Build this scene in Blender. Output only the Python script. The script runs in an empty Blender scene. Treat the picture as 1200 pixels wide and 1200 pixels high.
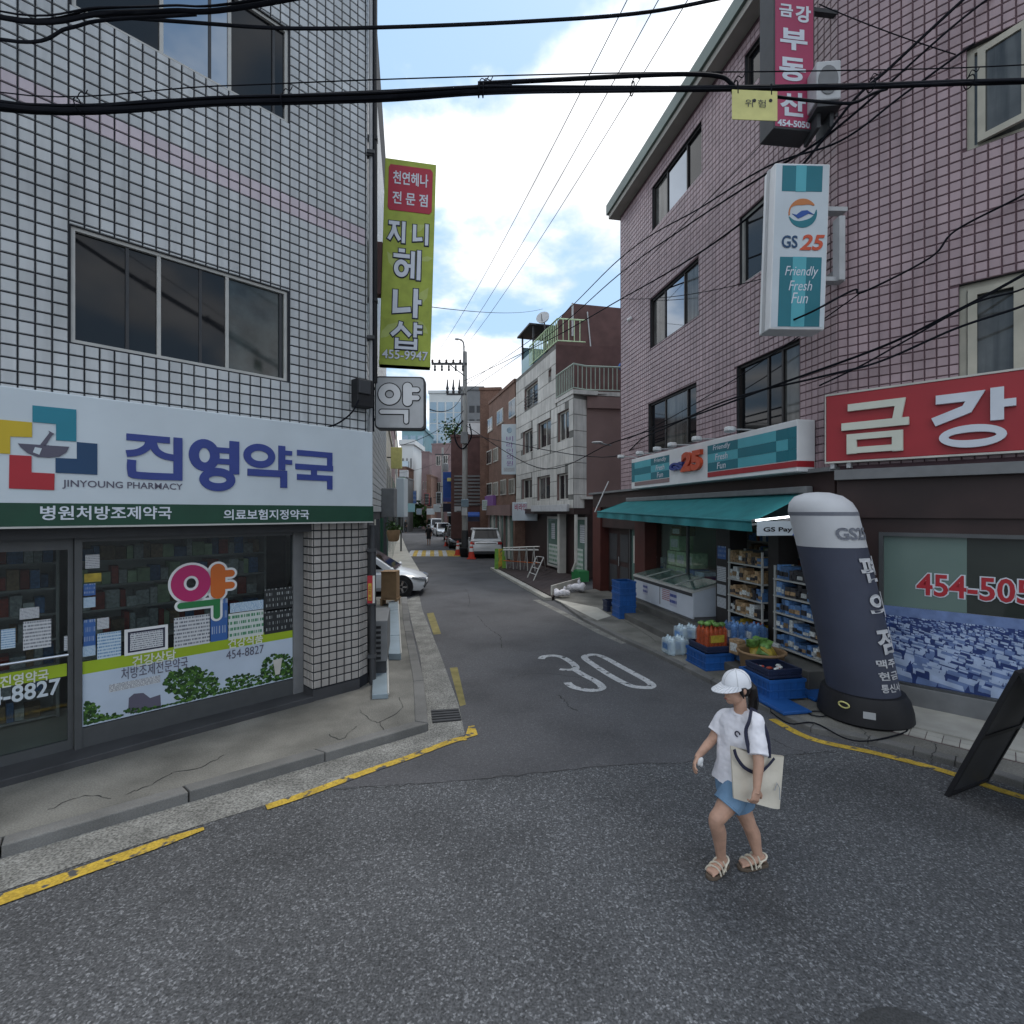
import bpy, bmesh, math, random
from mathutils import Vector, Matrix
R = math.radians
rnd = random.Random(11)
sc = bpy.context.scene
COL = sc.collection

# ------------------------------------------------------------------ camera, world, sun, exposure
CAMZ = 2.7
cd = bpy.data.cameras.new('camera'); cam = bpy.data.objects.new('camera', cd); COL.objects.link(cam)
cam.location = (0, 0, CAMZ); cam.rotation_euler = (R(90), 0, 0)
cd.sensor_width = 36; cd.lens = 18; cd.clip_start = .05; cd.clip_end = 3000
sc.camera = cam
SUN_EL, SUN_AZ = R(62), R(35)          # azimuth from +Y towards +X
w = bpy.data.worlds.new('World'); sc.world = w; w.use_nodes = True
nt = w.node_tree; nt.nodes.clear()
def N(t, **k):
    n = nt.nodes.new(t)
    for a, b in k.items(): setattr(n, a, b)
    return n
wo = N('ShaderNodeOutputWorld'); bg = N('ShaderNodeBackground')
sky = N('ShaderNodeTexSky', sky_type='NISHITA'); sky.sun_disc = False
sky.sun_elevation = SUN_EL; sky.sun_rotation = SUN_AZ; sky.dust_density = 1.5
tc = N('ShaderNodeTexCoord'); sep = N('ShaderNodeSeparateXYZ')
nt.links.new(tc.outputs['Generated'], sep.inputs[0])
zc = N('ShaderNodeMath', operation='MAXIMUM'); zc.inputs[1].default_value = 0.0
nt.links.new(sep.outputs[2], zc.inputs[0])
za = N('ShaderNodeMath', operation='ADD'); za.inputs[1].default_value = .22
nt.links.new(zc.outputs[0], za.inputs[0])
comb = N('ShaderNodeCombineXYZ')
for i in (0, 1):
    dv = N('ShaderNodeMath', operation='DIVIDE')
    nt.links.new(sep.outputs[i], dv.inputs[0]); nt.links.new(za.outputs[0], dv.inputs[1])
    nt.links.new(dv.outputs[0], comb.inputs[i])
mp = N('ShaderNodeMapping'); mp.inputs['Location'].default_value = (4.2547, 6.4694, 2.6364)
nt.links.new(comb.outputs[0], mp.inputs[0])
def wnoise(scale, detail, rough):
    n = N('ShaderNodeTexNoise'); n.inputs['Scale'].default_value = scale
    n.inputs['Detail'].default_value = detail; n.inputs['Roughness'].default_value = rough
    nt.links.new(mp.outputs[0], n.inputs['Vector']); return n
n1 = wnoise(1.55, 9, .56); n2 = wnoise(3.2, 6, .6)
r1 = N('ShaderNodeMapRange', interpolation_type='SMOOTHSTEP'); r1.inputs[1].default_value = .42; r1.inputs[2].default_value = .55
nt.links.new(n1.outputs['Fac'], r1.inputs[0])
r2 = N('ShaderNodeMapRange'); r2.inputs[1].default_value = .3; r2.inputs[2].default_value = .7
r2.inputs[3].default_value = 7.0; r2.inputs[4].default_value = 11.6
nt.links.new(n2.outputs['Fac'], r2.inputs[0])
cl = N('ShaderNodeVectorMath', operation='SCALE'); cl.inputs[0].default_value = (.985, 1.0, 1.03)
nt.links.new(r2.outputs[0], cl.inputs['Scale'])
hz = N('ShaderNodeMix', data_type='RGBA'); hz.inputs[0].default_value = .75   # thin veil over the blue
hz.inputs[7].default_value = (3.5, 5.3, 7.4, 1)
nt.links.new(sky.outputs[0], hz.inputs[6])
mx = N('ShaderNodeMix', data_type='RGBA')
nt.links.new(r1.outputs[0], mx.inputs[0]); nt.links.new(hz.outputs[2], mx.inputs[6]); nt.links.new(cl.outputs[0], mx.inputs[7])
nt.links.new(mx.outputs[2], bg.inputs[0]); bg.inputs[1].default_value = .1
nt.links.new(bg.outputs[0], wo.inputs[0])
sd = bpy.data.lights.new('sun', 'SUN'); sun = bpy.data.objects.new('sun', sd); COL.objects.link(sun)
sd.energy = 1.0; sd.angle = R(14); sd.color = (1, .96, .9)
sun.rotation_euler = (R(90) - SUN_EL, 0, math.pi - SUN_AZ)
vs = sc.view_settings
vs.view_transform = 'Standard'; vs.look = 'None'; vs.exposure = 0.64; vs.gamma = 1; vs.use_curve_mapping = False

# ------------------------------------------------------------------ helpers
def G(px, py, z=0.0):                 # point of the level plane z seen at a pixel of the photograph
    Y = (CAMZ - z) * 600 / (py - 600); return Vector(((px - 600) / 600 * Y, Y, z))
def PX(px, py, Y):
    return Vector(((px - 600) / 600 * Y, Y, CAMZ - (py - 600) / 600 * Y))
class Wall:                           # a vertical plane: u runs to the right along it, n out of it, z up
    def __init__(s, o, d):
        s.o = Vector((o[0], o[1])); s.d = Vector((d[0], d[1])).normalized(); s.nr = Vector((s.d.y, -s.d.x))
        s.ang = math.atan2(s.d.y, s.d.x)
    def __call__(s, u, n, z):
        p = s.o + s.d * u + s.nr * n; return Vector((p.x, p.y, z))
    def at(s, px, py, n=0.0):
        a = (px - 600) / 600; o = s.o + s.nr * n
        t = (a * o.y - o.x) / (s.d.x - a * s.d.y); Y = o.y + t * s.d.y
        return t, CAMZ - (py - 600) / 600 * Y
    def u(s, px, n=0.0): return s.at(px, 600, n)[0]
def ID(x, y, z): return Vector((x, y, z))

MATS = {}
def mat(name, col, rough=.75, var=.12, scale=2.5, bump=0, bscale=60, metal=0, spec=.35, streak=0, rand=0, speck=0, spscale=160, alpha=None, emit=0, dirt=0, chips=0, wear=0):
    m = bpy.data.materials.new(name); m.use_nodes = True; t = m.node_tree; P = t.nodes['Principled BSDF']
    P.inputs['Roughness'].default_value = rough; P.inputs['Metallic'].default_value = metal
    P.inputs['Specular IOR Level'].default_value = spec
    ge = t.nodes.new('ShaderNodeNewGeometry'); L = t.links.new
    last = None
    def mul(val, prev):
        v = t.nodes.new('ShaderNodeMath'); v.operation = 'MULTIPLY'
        L(val, v.inputs[0])
        if prev is None: v.inputs[1].default_value = 1
        else: L(prev, v.inputs[1])
        return v.outputs[0]
    def noise(sc_, det, lo, hi, a, b, stretch=None):
        n = t.nodes.new('ShaderNodeTexNoise'); n.inputs['Scale'].default_value = sc_; n.inputs['Detail'].default_value = det
        if stretch:
            mpn = t.nodes.new('ShaderNodeMapping'); mpn.inputs['Scale'].default_value = stretch
            L(ge.outputs['Position'], mpn.inputs[0]); L(mpn.outputs[0], n.inputs['Vector'])
        else: L(ge.outputs['Position'], n.inputs['Vector'])
        r = t.nodes.new('ShaderNodeMapRange'); r.inputs[1].default_value = lo; r.inputs[2].default_value = hi
        r.inputs[3].default_value = a; r.inputs[4].default_value = b
        L(n.outputs['Fac'], r.inputs[0]); return r.outputs[0]
    if var: last = mul(noise(scale, 5, .3, .7, 1 - var, 1 + var), last)
    if streak: last = mul(noise(1, 4, .42, .68, 1, 1 - streak, (7, 7, .55)), last)
    if dirt: last = mul(noise(.9, 8, .45, .7, 1, 1 - dirt), last)
    if speck: last = mul(noise(spscale, 2, .32, .68, 1 - speck, 1 + speck), last)
    if chips:
        vo = t.nodes.new('ShaderNodeTexVoronoi'); vo.inputs['Scale'].default_value = 75; L(ge.outputs['Position'], vo.inputs['Vector'])
        sc_c = t.nodes.new('ShaderNodeSeparateColor'); L(vo.outputs['Color'], sc_c.inputs[0])
        r = t.nodes.new('ShaderNodeMapRange'); r.inputs[1].default_value = .72; r.inputs[2].default_value = 1.0; r.inputs[3].default_value = 1; r.inputs[4].default_value = 1 + chips * 3
        L(sc_c.outputs[0], r.inputs[0]); last = mul(r.outputs[0], last)
        last = mul(noise(26, 3, .35, .65, 1 - chips * .4, 1 + chips * .4), last)
    if rand:
        oi = t.nodes.new('ShaderNodeObjectInfo'); ad = t.nodes.new('ShaderNodeMath'); ad.operation = 'ADD'
        L(oi.outputs['Random'], ad.inputs[0]); L(ge.outputs['Random Per Island'], ad.inputs[1])
        fr = t.nodes.new('ShaderNodeMath'); fr.operation = 'FRACT'; L(ad.outputs[0], fr.inputs[0])
        r = t.nodes.new('ShaderNodeMapRange'); r.inputs[3].default_value = 1 - rand; r.inputs[4].default_value = 1 + rand
        L(fr.outputs[0], r.inputs[0]); last = mul(r.outputs[0], last)
    if last is not None:
        vm = t.nodes.new('ShaderNodeVectorMath'); vm.operation = 'SCALE'; vm.inputs[0].default_value = col
        L(last, vm.inputs['Scale']); L(vm.outputs[0], P.inputs['Base Color'])
        if wear:
            a_ = noise(9, 8, wear - .04, wear + .03, 0, 1); mxw = t.nodes.new('ShaderNodeMix'); mxw.data_type = 'RGBA'; mxw.inputs[7].default_value = (.07, .072, .074, 1)
            L(a_, mxw.inputs[0]); L(vm.outputs[0], mxw.inputs[6]); L(mxw.outputs[2], P.inputs['Base Color'])
    else: P.inputs['Base Color'].default_value = (*col, 1)
    if bump:
        n = t.nodes.new('ShaderNodeTexNoise'); n.inputs['Scale'].default_value = bscale; n.inputs['Detail'].default_value = 4
        L(ge.outputs['Position'], n.inputs['Vector'])
        b = t.nodes.new('ShaderNodeBump'); b.inputs['Strength'].default_value = bump; b.inputs['Distance'].default_value = .01
        L(n.outputs['Fac'], b.inputs['Height']); L(b.outputs[0], P.inputs['Normal'])
    if emit:
        P.inputs['Emission Color'].default_value = (*col, 1); P.inputs['Emission Strength'].default_value = emit
    MATS[name] = m; return m
def glass(name, tint=(.75, .8, .8), through=.9, rough=.02):
    m = bpy.data.materials.new(name); m.use_nodes = True; t = m.node_tree; t.nodes.clear()
    o = t.nodes.new('ShaderNodeOutputMaterial'); a = t.nodes.new('ShaderNodeBsdfTransparent'); a.inputs[0].default_value = (*[c * through for c in tint], 1)
    g = t.nodes.new('ShaderNodeBsdfGlossy'); g.inputs['Roughness'].default_value = rough
    lw = t.nodes.new('ShaderNodeLayerWeight'); lw.inputs[0].default_value = .5
    pw = t.nodes.new('ShaderNodeMath'); pw.operation = 'POWER'; pw.inputs[1].default_value = 4; t.links.new(lw.outputs['Facing'], pw.inputs[0])
    f = t.nodes.new('ShaderNodeMath'); f.operation = 'MULTIPLY_ADD'; f.inputs[1].default_value = .7; f.inputs[2].default_value = .05; t.links.new(pw.outputs[0], f.inputs[0])
    x = t.nodes.new('ShaderNodeMixShader')
    t.links.new(f.outputs[0], x.inputs[0]); t.links.new(a.outputs[0], x.inputs[1]); t.links.new(g.outputs[0], x.inputs[2]); t.links.new(x.outputs[0], o.inputs[0])
    MATS[name] = m; return m

class MB:
    def __init__(s): s.v = []; s.f = []; s.m = []; s.uv = {}
    def add(s, vs, fs, mi=0):
        b = len(s.v); s.v += [Vector(x) for x in vs]
        for f in fs: s.f.append([b + i for i in f]); s.m.append(mi)
        return s
    def quad(s, a, b, c, d, mi=0, uv=False):
        s.add([a, b, c, d], [(0, 1, 2, 3)], mi)
        if uv: s.uv[len(s.f) - 1] = [(0, 0), (1, 0), (1, 1), (0, 1)]
        return s
    def box(s, x0, x1, y0, y1, z0, z1, mi=0, T=ID):
        return s.add([T(x, y, z) for z in (z0, z1) for y in (y0, y1) for x in (x0, x1)],
                     [(0, 1, 3, 2), (4, 6, 7, 5), (0, 4, 5, 1), (2, 3, 7, 6), (0, 2, 6, 4), (1, 5, 7, 3)], mi)
    def prism(s, poly, n0, n1, mi=0, T=ID):          # poly in (u, z), pushed along n
        k = len(poly); v = [T(u, n0, z) for u, z in poly] + [T(u, n1, z) for u, z in poly]
        return s.add(v, [list(range(k)), list(range(2 * k - 1, k - 1, -1))] + [(i, (i + 1) % k, k + (i + 1) % k, k + i) for i in range(k)], mi)
    def slab(s, poly, z0, z1, mi=0):                 # poly of (x, y)
        k = len(poly); v = [Vector((p[0], p[1], z0)) for p in poly] + [Vector((p[0], p[1], z1)) for p in poly]
        return s.add(v, [list(range(k - 1, -1, -1)), list(range(k, 2 * k))] + [(i, (i + 1) % k, k + (i + 1) % k, k + i) for i in range(k)], mi)
    def loft(s, rings, mi=0, caps=True, closed=True):
        k = len(rings[0]); v = [p for r in rings for p in r]; f = []
        for j in range(len(rings) - 1):
            for i in range(k if closed else k - 1):
                a, b = j * k + i, j * k + (i + 1) % k; f.append((a, b, b + k, a + k))
        if caps: f += [list(range(k - 1, -1, -1)), list(range((len(rings) - 1) * k, len(rings) * k))]
        return s.add(v, f, mi)
    def tube(s, pts, r, n=8, mi=0, caps=True, flat=1.0, side=None):
        pts = [Vector(p) for p in pts]; rs = r if isinstance(r, (list, tuple)) else [r] * len(pts); rings = []; up = None
        for i, p in enumerate(pts):
            t = (pts[min(i + 1, len(pts) - 1)] - pts[max(i - 1, 0)]).normalized()
            if up is None:
                up = Vector(side) if side else (Vector((0, 0, 1)) if abs(t.z) < .9 else Vector((1, 0, 0)))
            b = t.cross(up).normalized(); up2 = b.cross(t).normalized(); up = up2
            rings.append([p + b * math.cos(2 * math.pi * k / n) * rs[i] + up2 * math.sin(2 * math.pi * k / n) * rs[i] * flat for k in range(n)])
        return s.loft(rings, mi, caps)
    def lathe(s, prof, n=20, mi=0, T=ID, axis=None, caps=True):
        ax = axis or (lambda z: (0, 0))
        return s.loft([[T(ax(z)[0] + r * math.cos(2 * math.pi * k / n), ax(z)[1] + r * math.sin(2 * math.pi * k / n), z) for k in range(n)] for r, z in prof], mi, caps)
    def ell(s, c, rx, ry, rz, nu=14, nv=8, mi=0, rot=None):
        c = Vector(c); rings = []
        for j in range(nv + 1):
            a = -math.pi / 2 + math.pi * j / nv; q = max(.02, math.cos(a)); ring = []
            for i in range(nu):
                b = 2 * math.pi * i / nu; p = Vector((rx * q * math.cos(b), ry * q * math.sin(b), rz * math.sin(a)))
                ring.append(c + (rot @ p if rot else p))
            rings.append(ring)
        return s.loft(rings, mi)
def wpos(o):
    p = Vector((0, 0, 0))
    while o is not None: p += o.location; o = o.parent
    return p
def tag(o, label=None, cat=None, group=None, kind=None):
    if label: o['label'] = label
    if cat: o['category'] = cat
    if group: o['group'] = group
    if kind: o['kind'] = kind
    return o
def obj(name, mb, mats, parent=None, smooth=0, bevel=0, loc=None, recalc=True):
    me = bpy.data.meshes.new(name)
    off = wpos(parent) if parent is not None else (Vector(loc) if loc is not None else Vector((0, 0, 0)))
    if parent is None and loc is None and mb.v:
        xs = [v.x for v in mb.v]; ys = [v.y for v in mb.v]; off = Vector(((min(xs) + max(xs)) / 2, (min(ys) + max(ys)) / 2, min(v.z for v in mb.v)))
    me.from_pydata([v - off for v in mb.v], [], mb.f)
    mats = mats if isinstance(mats, (list, tuple)) else [mats]
    for m in mats: me.materials.append(MATS[m] if isinstance(m, str) else m)
    me.polygons.foreach_set('material_index', mb.m)
    if mb.uv:
        ul = me.uv_layers.new(name='UVMap')
        for fi, c in mb.uv.items():
            for k, li in enumerate(me.polygons[fi].loop_indices): ul.data[li].uv = c[k]
    if recalc and not mb.uv:
        bm = bmesh.new(); bm.from_mesh(me); bmesh.ops.recalc_face_normals(bm, faces=bm.faces); bm.to_mesh(me); bm.free()
    if smooth:
        me.polygons.foreach_set('use_smooth', [True] * len(me.polygons)); me.set_sharp_from_angle(angle=R(smooth))
    me.update()
    o = bpy.data.objects.new(name, me); COL.objects.link(o)
    if parent is not None: o.parent = parent
    else: o.location = off
    if bevel:
        b = o.modifiers.new('soft_edge', 'BEVEL'); b.width = bevel; b.segments = 2; b.limit_method = 'ANGLE'; b.angle_limit = R(40)
    return o
def thing(name, label, cat, loc=(0, 0, 0), group=None, kind=None):
    o = bpy.data.objects.new(name, None); COL.objects.link(o); o.location = loc; o.empty_display_size = .1
    return tag(o, label, cat, group, kind)
def copy_tree(o, parent=None):
    c = o.copy(); COL.objects.link(c)
    if parent is not None: c.parent = parent
    for ch in list(o.children): copy_tree(ch, c)
    return c
TXT = {}
def glyphs(s, off=0.0):
    k = (s, off)
    if k not in TXT:
        c = bpy.data.curves.new('lettering', 'FONT'); c.body = s; c.offset = off; c.resolution_u = 4 if len(s) < 3 else 3; c.align_x = 'LEFT'
        o = bpy.data.objects.new('lettering', c); m = bpy.data.meshes.new_from_object(o)
        bm = bmesh.new(); bm.from_mesh(m); bmesh.ops.remove_doubles(bm, verts=bm.verts, dist=.0015)
        bm.verts.index_update()
        v = [x.co.copy() for x in bm.verts]; f = [[q.index for q in p.verts] for p in bm.faces]; bm.free()
        x0 = min(q.x for q in v); x1 = max(q.x for q in v); y0 = min(q.y for q in v); y1 = max(q.y for q in v)
        TXT[k] = ([((q.x - x0) / (x1 - x0), (q.y - y0) / (y1 - y0)) for q in v], f, x0, x1, y0, y1)
        bpy.data.objects.remove(o); bpy.data.curves.remove(c); bpy.data.meshes.remove(m)
    return TXT[k]
def text(s, T, u0, u1, z0, z1, n, m, parent, off=.0, depth=.004, name='lettering', grow=0.0, slant=0.0, zr=None):
    """flat letters on a wall frame; grow adds an outline of that many em. zr lets z0,z1 differ at the right end"""
    v, f, *b = glyphs(s, off); mb = MB()
    if grow:
        v2, f2, *b2 = glyphs(s, off + grow)
        su = (u1 - u0) / (b[1] - b[0]); szz = (z1 - z0) / (b[3] - b[2])
        u0, u1 = u0 + (b2[0] - b[0]) * su, u1 + (b2[1] - b[1]) * su
        z0, z1 = z0 + (b2[2] - b[2]) * szz, z1 + (b2[3] - b[3]) * szz; v, f = v2, f2
    def P(x, y, nn): return T(u0 + x * (u1 - u0) + slant * y * (z1 - z0), nn, z0 + y * (z1 - z0))
    if depth < .008:
        mb.add([P(x, y, n + depth) for x, y in v], f)
    else:
        k = len(v); cnt = {}
        for q in f:
            for i in range(len(q)):
                a, c = q[i], q[(i + 1) % len(q)]; cnt[(a, c)] = 1
        side = [(a, c, c + k, a + k) for (a, c) in cnt if (c, a) not in cnt]
        mb.add([P(x, y, n) for x, y in v] + [P(x, y, n + depth) for x, y in v], [[i + k for i in q] for q in f] + side)
    return obj(name, mb, m, parent, recalc=False)
def stroke(pts, w, z):                # flat ribbon on the ground through pts
    mb = MB(); L_, R_ = [], []
    for i, p in enumerate(pts):
        a, b = pts[max(i - 1, 0)], pts[min(i + 1, len(pts) - 1)]; t = (Vector(b) - Vector(a)); t.z = 0; t.normalize(); s = Vector((-t.y, t.x, 0))
        ww = w[i] if isinstance(w, (list, tuple)) else w
        L_.append(Vector((p[0], p[1], z)) + s * ww / 2); R_.append(Vector((p[0], p[1], z)) - s * ww / 2)
    for i in range(len(pts) - 1): mb.quad(R_[i], R_[i + 1], L_[i + 1], L_[i])
    return mb
def smooth_pts(pts, n=6, closed=False):
    P = [Vector(p) for p in pts]; k = len(P); out = []
    for i in range(k if closed else k - 1):
        q = [P[(i + j) % k] if closed else P[min(max(i + j, 0), k - 1)] for j in (-1, 0, 1, 2)]
        for s in range(n):
            t = s / n
            out.append(.5 * ((2 * q[1]) + (q[2] - q[0]) * t + (2 * q[0] - 5 * q[1] + 4 * q[2] - q[3]) * t * t + (3 * q[1] - q[0] - 3 * q[2] + q[3]) * t ** 3))
    out.append(P[0] if closed else P[-1]); return out

# hand drawn block letters: polylines (points, width) and rings in a unit box
JAMO = {
 '진': [([(.0, .92), (.76, .92)], .15), ([(.40, .93), (.36, .74), (.2, .6), (.0, .55)], .15), ([(.44, .9), (.5, .68), (.64, .56), (.84, .52)], .15), ([(.91, 1.0), (.91, .0)], .18), ([(.09, .42), (.09, .16), (.2, .08), (.95, .08)], .16)],
 '영': [(.3, .68, .3, .31, .17), ([(.5, .8), (.86, .8)], .11), ([(.5, .58), (.86, .58)], .11), ([(.9, 1.0), (.9, .34)], .18), (.56, .22, .36, .23, .16)],
 '약': [(.32, .72, .32, .28, .16), ([(.78, 1.0), (.78, .42)], .16), ([(.78, .84), (1.0, .84)], .11), ([(.78, .62), (1.0, .62)], .11), ([(.08, .33), (.82, .33), (.82, .0)], .16)],
 '국': [([(.04, .93), (.91, .93), (.91, .58)], .15), ([(.0, .57), (1.0, .57)], .15), ([(.48, .57), (.48, .3)], .16), ([(.04, .3), (.91, .3), (.91, .0)], .15)],
 '금': [([(.1, .94), (.88, .94), (.82, .55)], .14), ([(.0, .56), (1.0, .56)], .15), ([(.16, .4), (.16, .0)], .17), ([(.84, .4), (.84, .0)], .17), ([(.1, .34), (.9, .34)], .12), ([(.1, .07), (.9, .07)], .12)],
 '강': [([(.06, .9), (.54, .9), (.44, .68), (.03, .5)], .16), ([(.79, 1.0), (.79, .44)], .17), ([(.79, .72), (1.0, .72)], .13), (.5, .2, .4, .2, .13)],
 '부': [([(.15, 1), (.15, .52)], .16), ([(.85, 1), (.85, .52)], .16), ([(.15, .8), (.85, .8)], .1), ([(.15, .58), (.85, .58)], .11), ([(0, .4), (1, .4)], .13), ([(.5, .4), (.5, 0)], .17)],
 '동': [([(.88, .95), (.13, .95), (.13, .68), (.9, .68)], .12), ([(.5, .68), (.5, .5)], .15), ([(0, .49), (1, .49)], .12), (.5, .19, .36, .19, .13)],
 '산': [([(.34, 1), (.26, .7), (.03, .44)], .15), ([(.34, .8), (.6, .46)], .15), ([(.8, 1), (.8, .3)], .16), ([(.8, .65), (1, .65)], .12), ([(.15, .34), (.15, .07), (.95, .07)], .14)],
 '지': [([(.0, .9), (.64, .9)], .17), ([(.33, .9), (.28, .55), (.02, .12)], .17), ([(.34, .7), (.46, .4), (.68, .12)], .17), ([(.9, 1), (.9, 0)], .17)],
 '니': [([(.1, .92), (.1, .22), (.62, .28)], .17), ([(.9, 1), (.9, 0)], .17)],
 '헤': [([(.2, .95), (.42, .95)], .12), ([(.02, .77), (.6, .77)], .13), (.31, .35, .26, .29, .15), ([(.52, .45), (.7, .45)], .12), ([(.71, .95), (.71, .04)], .14), ([(.93, 1), (.93, 0)], .14)],
 '나': [([(.1, .92), (.1, .2), (.64, .28)], .17), ([(.8, 1), (.8, 0)], .17), ([(.8, .55), (1, .55)], .15)],
 '샵': [([(.32, 1), (.26, .76), (.03, .5)], .15), ([(.34, .82), (.62, .5)], .15), ([(.78, 1), (.78, .46)], .14), ([(.78, .86), (1, .86)], .11), ([(.78, .65), (1, .65)], .11), ([(.2, .4), (.2, 0)], .14), ([(.8, .4), (.8, 0)], .14), ([(.2, .24), (.8, .24)], .1), ([(.2, .05), (.8, .05)], .1)],
 'ㅇ': [(.5, .5, .5, .5, .3)], 'ㅑ': [([(.22, .84), (.22, .16)], .42), ([(.3, .72), (.86, .72)], .22), ([(.3, .34), (.86, .34)], .22)], 'ㄱ': [([(.1, .78), (.85, .78), (.85, .14)], .28)],
}
def block_letter(ch, T, u0, u1, z0, z1, n, m, parent, depth=.004, grow=0.0, rnd_=False, name='letter', wx=1.0):
    mb = MB(); W_, H_ = u1 - u0, z1 - z0
    def P(x, z, nn): return T(u0 + x, nn, z0 + z)
    for i, s in enumerate(JAMO[ch]):
        d1 = n + depth + .0008 * i
        if len(s) == 5:
            cx, cz, rx, rz_, w_ = s; w_ *= H_; cx *= W_; cz *= H_; rx *= W_; rz_ *= H_; K = 32; g2 = grow
            ri = [(rx - w_ - g2, rz_ - w_ - g2) if min(rx, rz_) - w_ - g2 > .004 else (max(.002, rx - w_), max(.002, rz_ * .2))][0]
            o_ = [(cx + (rx + g2) * math.cos(2 * math.pi * k / K), cz + (rz_ + g2) * math.sin(2 * math.pi * k / K)) for k in range(K)]
            i_ = [(cx + ri[0] * math.cos(2 * math.pi * k / K), cz + ri[1] * math.sin(2 * math.pi * k / K)) for k in range(K)]
            mb.loft([[P(*q, n) for q in o_], [P(*q, d1) for q in o_], [P(*q, d1) for q in i_], [P(*q, n) for q in i_]], caps=False)
        else:
            pts = [Vector((x * W_, z * H_)) for x, z in s[0]]; w_ = s[1] * H_ * wx + 2 * grow; a = (pts[0] - pts[1]).normalized(); b_ = (pts[-1] - pts[-2]).normalized()
            if not rnd_ and grow: pts[0] = pts[0] + a * grow; pts[-1] = pts[-1] + b_ * grow
            if len(pts) > 2 and s[0][0] != s[0][-1] and ch not in ('금', '강', '국', '약', 'ㄱ', '동', '니', '나'): pts = [v.xy for v in smooth_pts([(q.x, q.y, 0) for q in pts], 4)]
            Lp, Rp = [], []
            for k, q in enumerate(pts):
                t1 = (q - pts[k - 1]).normalized() if k else None; t2 = (pts[k + 1] - q).normalized() if k < len(pts) - 1 else None
                n1_ = Vector((-(t1 or t2).y, (t1 or t2).x)); n2_ = Vector((-(t2 or t1).y, (t2 or t1).x)); mm = (n1_ + n2_).normalized(); f = w_ / 2 / max(.35, mm.dot(n1_)); Lp.append(q + mm * f); Rp.append(q - mm * f)
            if rnd_:
                aa = math.atan2(b_.y, b_.x); ce = [pts[-1] + Vector((math.cos(aa + R(90 - 18 * k)), math.sin(aa + R(90 - 18 * k)))) * w_ / 2 for k in range(1, 10)]
                ab_ = math.atan2(a.y, a.x); cs_ = [pts[0] + Vector((math.cos(ab_ + R(90 - 18 * k)), math.sin(ab_ + R(90 - 18 * k)))) * w_ / 2 for k in range(1, 10)]
                poly = Lp + ce + Rp[::-1] + cs_
            else: poly = Lp + Rp[::-1]
            mb.prism([(q.x, q.y) for q in poly], n, d1, 0, lambda u, nn, z: P(u, z, nn))
    return obj(name, mb, m, parent)

# ------------------------------------------------------------------ materials
mat('asphalt', (.079, .081, .085), .88, .17, .35, .8, 70, speck=.42, spscale=70, dirt=.3, spec=.25, chips=.48)
mat('asphalt_lane', (.083, .083, .088), .85, .14, .4, .4, 90, speck=.3, spscale=110, dirt=.26, spec=.3, chips=.14)
mat('earth', (.08, .08, .075), .9)
mat('concrete', (.17, .165, .148), .9, .25, 1.6, .4, 60, speck=.2, spscale=70, dirt=.5)
mat('kerb', (.15, .148, .142), .88, .2, 2.2, .3, 80, speck=.15, spscale=120, dirt=.3, rand=.12)
mat('gutter', (.185, .183, .17), .9, .3, 3, .9, 45, speck=.5, spscale=55)
mat('yellow_paint', (.46, .31, .04), .75, .2, 6, .3, 80, dirt=.3, speck=.25, spscale=60, wear=.6)
mat('white_paint', (.44, .45, .46), .75, .15, 8, .3, 80, dirt=.25, speck=.25, spscale=60, wear=.62)
mat('faded_yellow', (.2, .17, .06), .8, .25, 6, dirt=.3)
mat('crack', (.035, .035, .034), .95, .4, 12)
mat('iron', (.05, .05, .052), .6, .2, 9, metal=.4)
mat('tile_white', (.46, .48, .49), .32, .06, 1.2, rand=.09, streak=.2, dirt=.12, spec=.5)
mat('tile_rose', (.5, .43, .47), .32, .05, 5, rand=.07, streak=.1, spec=.5)
mat('tile_beige', (.34, .32, .3), .4, .06, 5, rand=.09, streak=.12, spec=.5)
mat('tile_pink', (.355, .26, .278), .45, .08, 1.2, rand=.1, dirt=.12, streak=.18, spec=.45)
mat('joint_dark', (.02, .022, .027), .9, .2, 6)
mat('joint_pink', (.1, .06, .07), .9, .2, 6)
mat('alu', (.085, .09, .094), .4, .08, 6, metal=.4)
mat('alu_light', (.42, .42, .4), .5, .08, 6)
mat('rail_green', (.3, .36, .31), .5, .1, 4)
mat('frame_beige', (.42, .4, .33), .55, .1, 5, dirt=.25)
mat('frame_dark', (.025, .022, .022), .5, .1, 6)
mat('win_dark', (.01, .011, .013), .05, 0, spec=.3)
mat('win_curtain', (.085, .088, .085), .1, .3, 3, spec=.4, streak=.75)
mat('win_sky', (.2, .235, .28), .03, 0, metal=1, spec=1)
mat('black', (.012, .012, .014), .6, .1, 6)
mat('dark_grey', (.04, .042, .046), .6, .12, 6)
mat('grey', (.16, .165, .17), .6, .1, 6, dirt=.15)
mat('light_grey', (.42, .43, .44), .6, .08, 6, dirt=.15)
mat('white', (.66, .67, .68), .5, .05, 4, dirt=.08)
mat('off_white', (.5, .49, .45), .6, .1, 4, dirt=.15)
mat('sign_white', (.5, .56, .6), .4, .05, 1.5, dirt=.1)
mat('green_dark', (.008, .05, .028), .5, .1, 4)
mat('blue_deep', (.03, .05, .22), .5, .06, 5)
mat('blue_royal', (.02, .075, .3), .5, .08, 5, rand=.15)
mat('navy', (.02, .022, .045), .7, .1, 5)
mat('teal_logo', (.015, .19, .26), .5, .05)
mat('navy_logo', (.012, .05, .12), .5, .05)
mat('yellow_logo', (.5, .36, .02), .5, .05)
mat('red_logo', (.36, .02, .03), .5, .05)
mat('plum', (.09, .085, .12), .5, .05)
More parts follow.
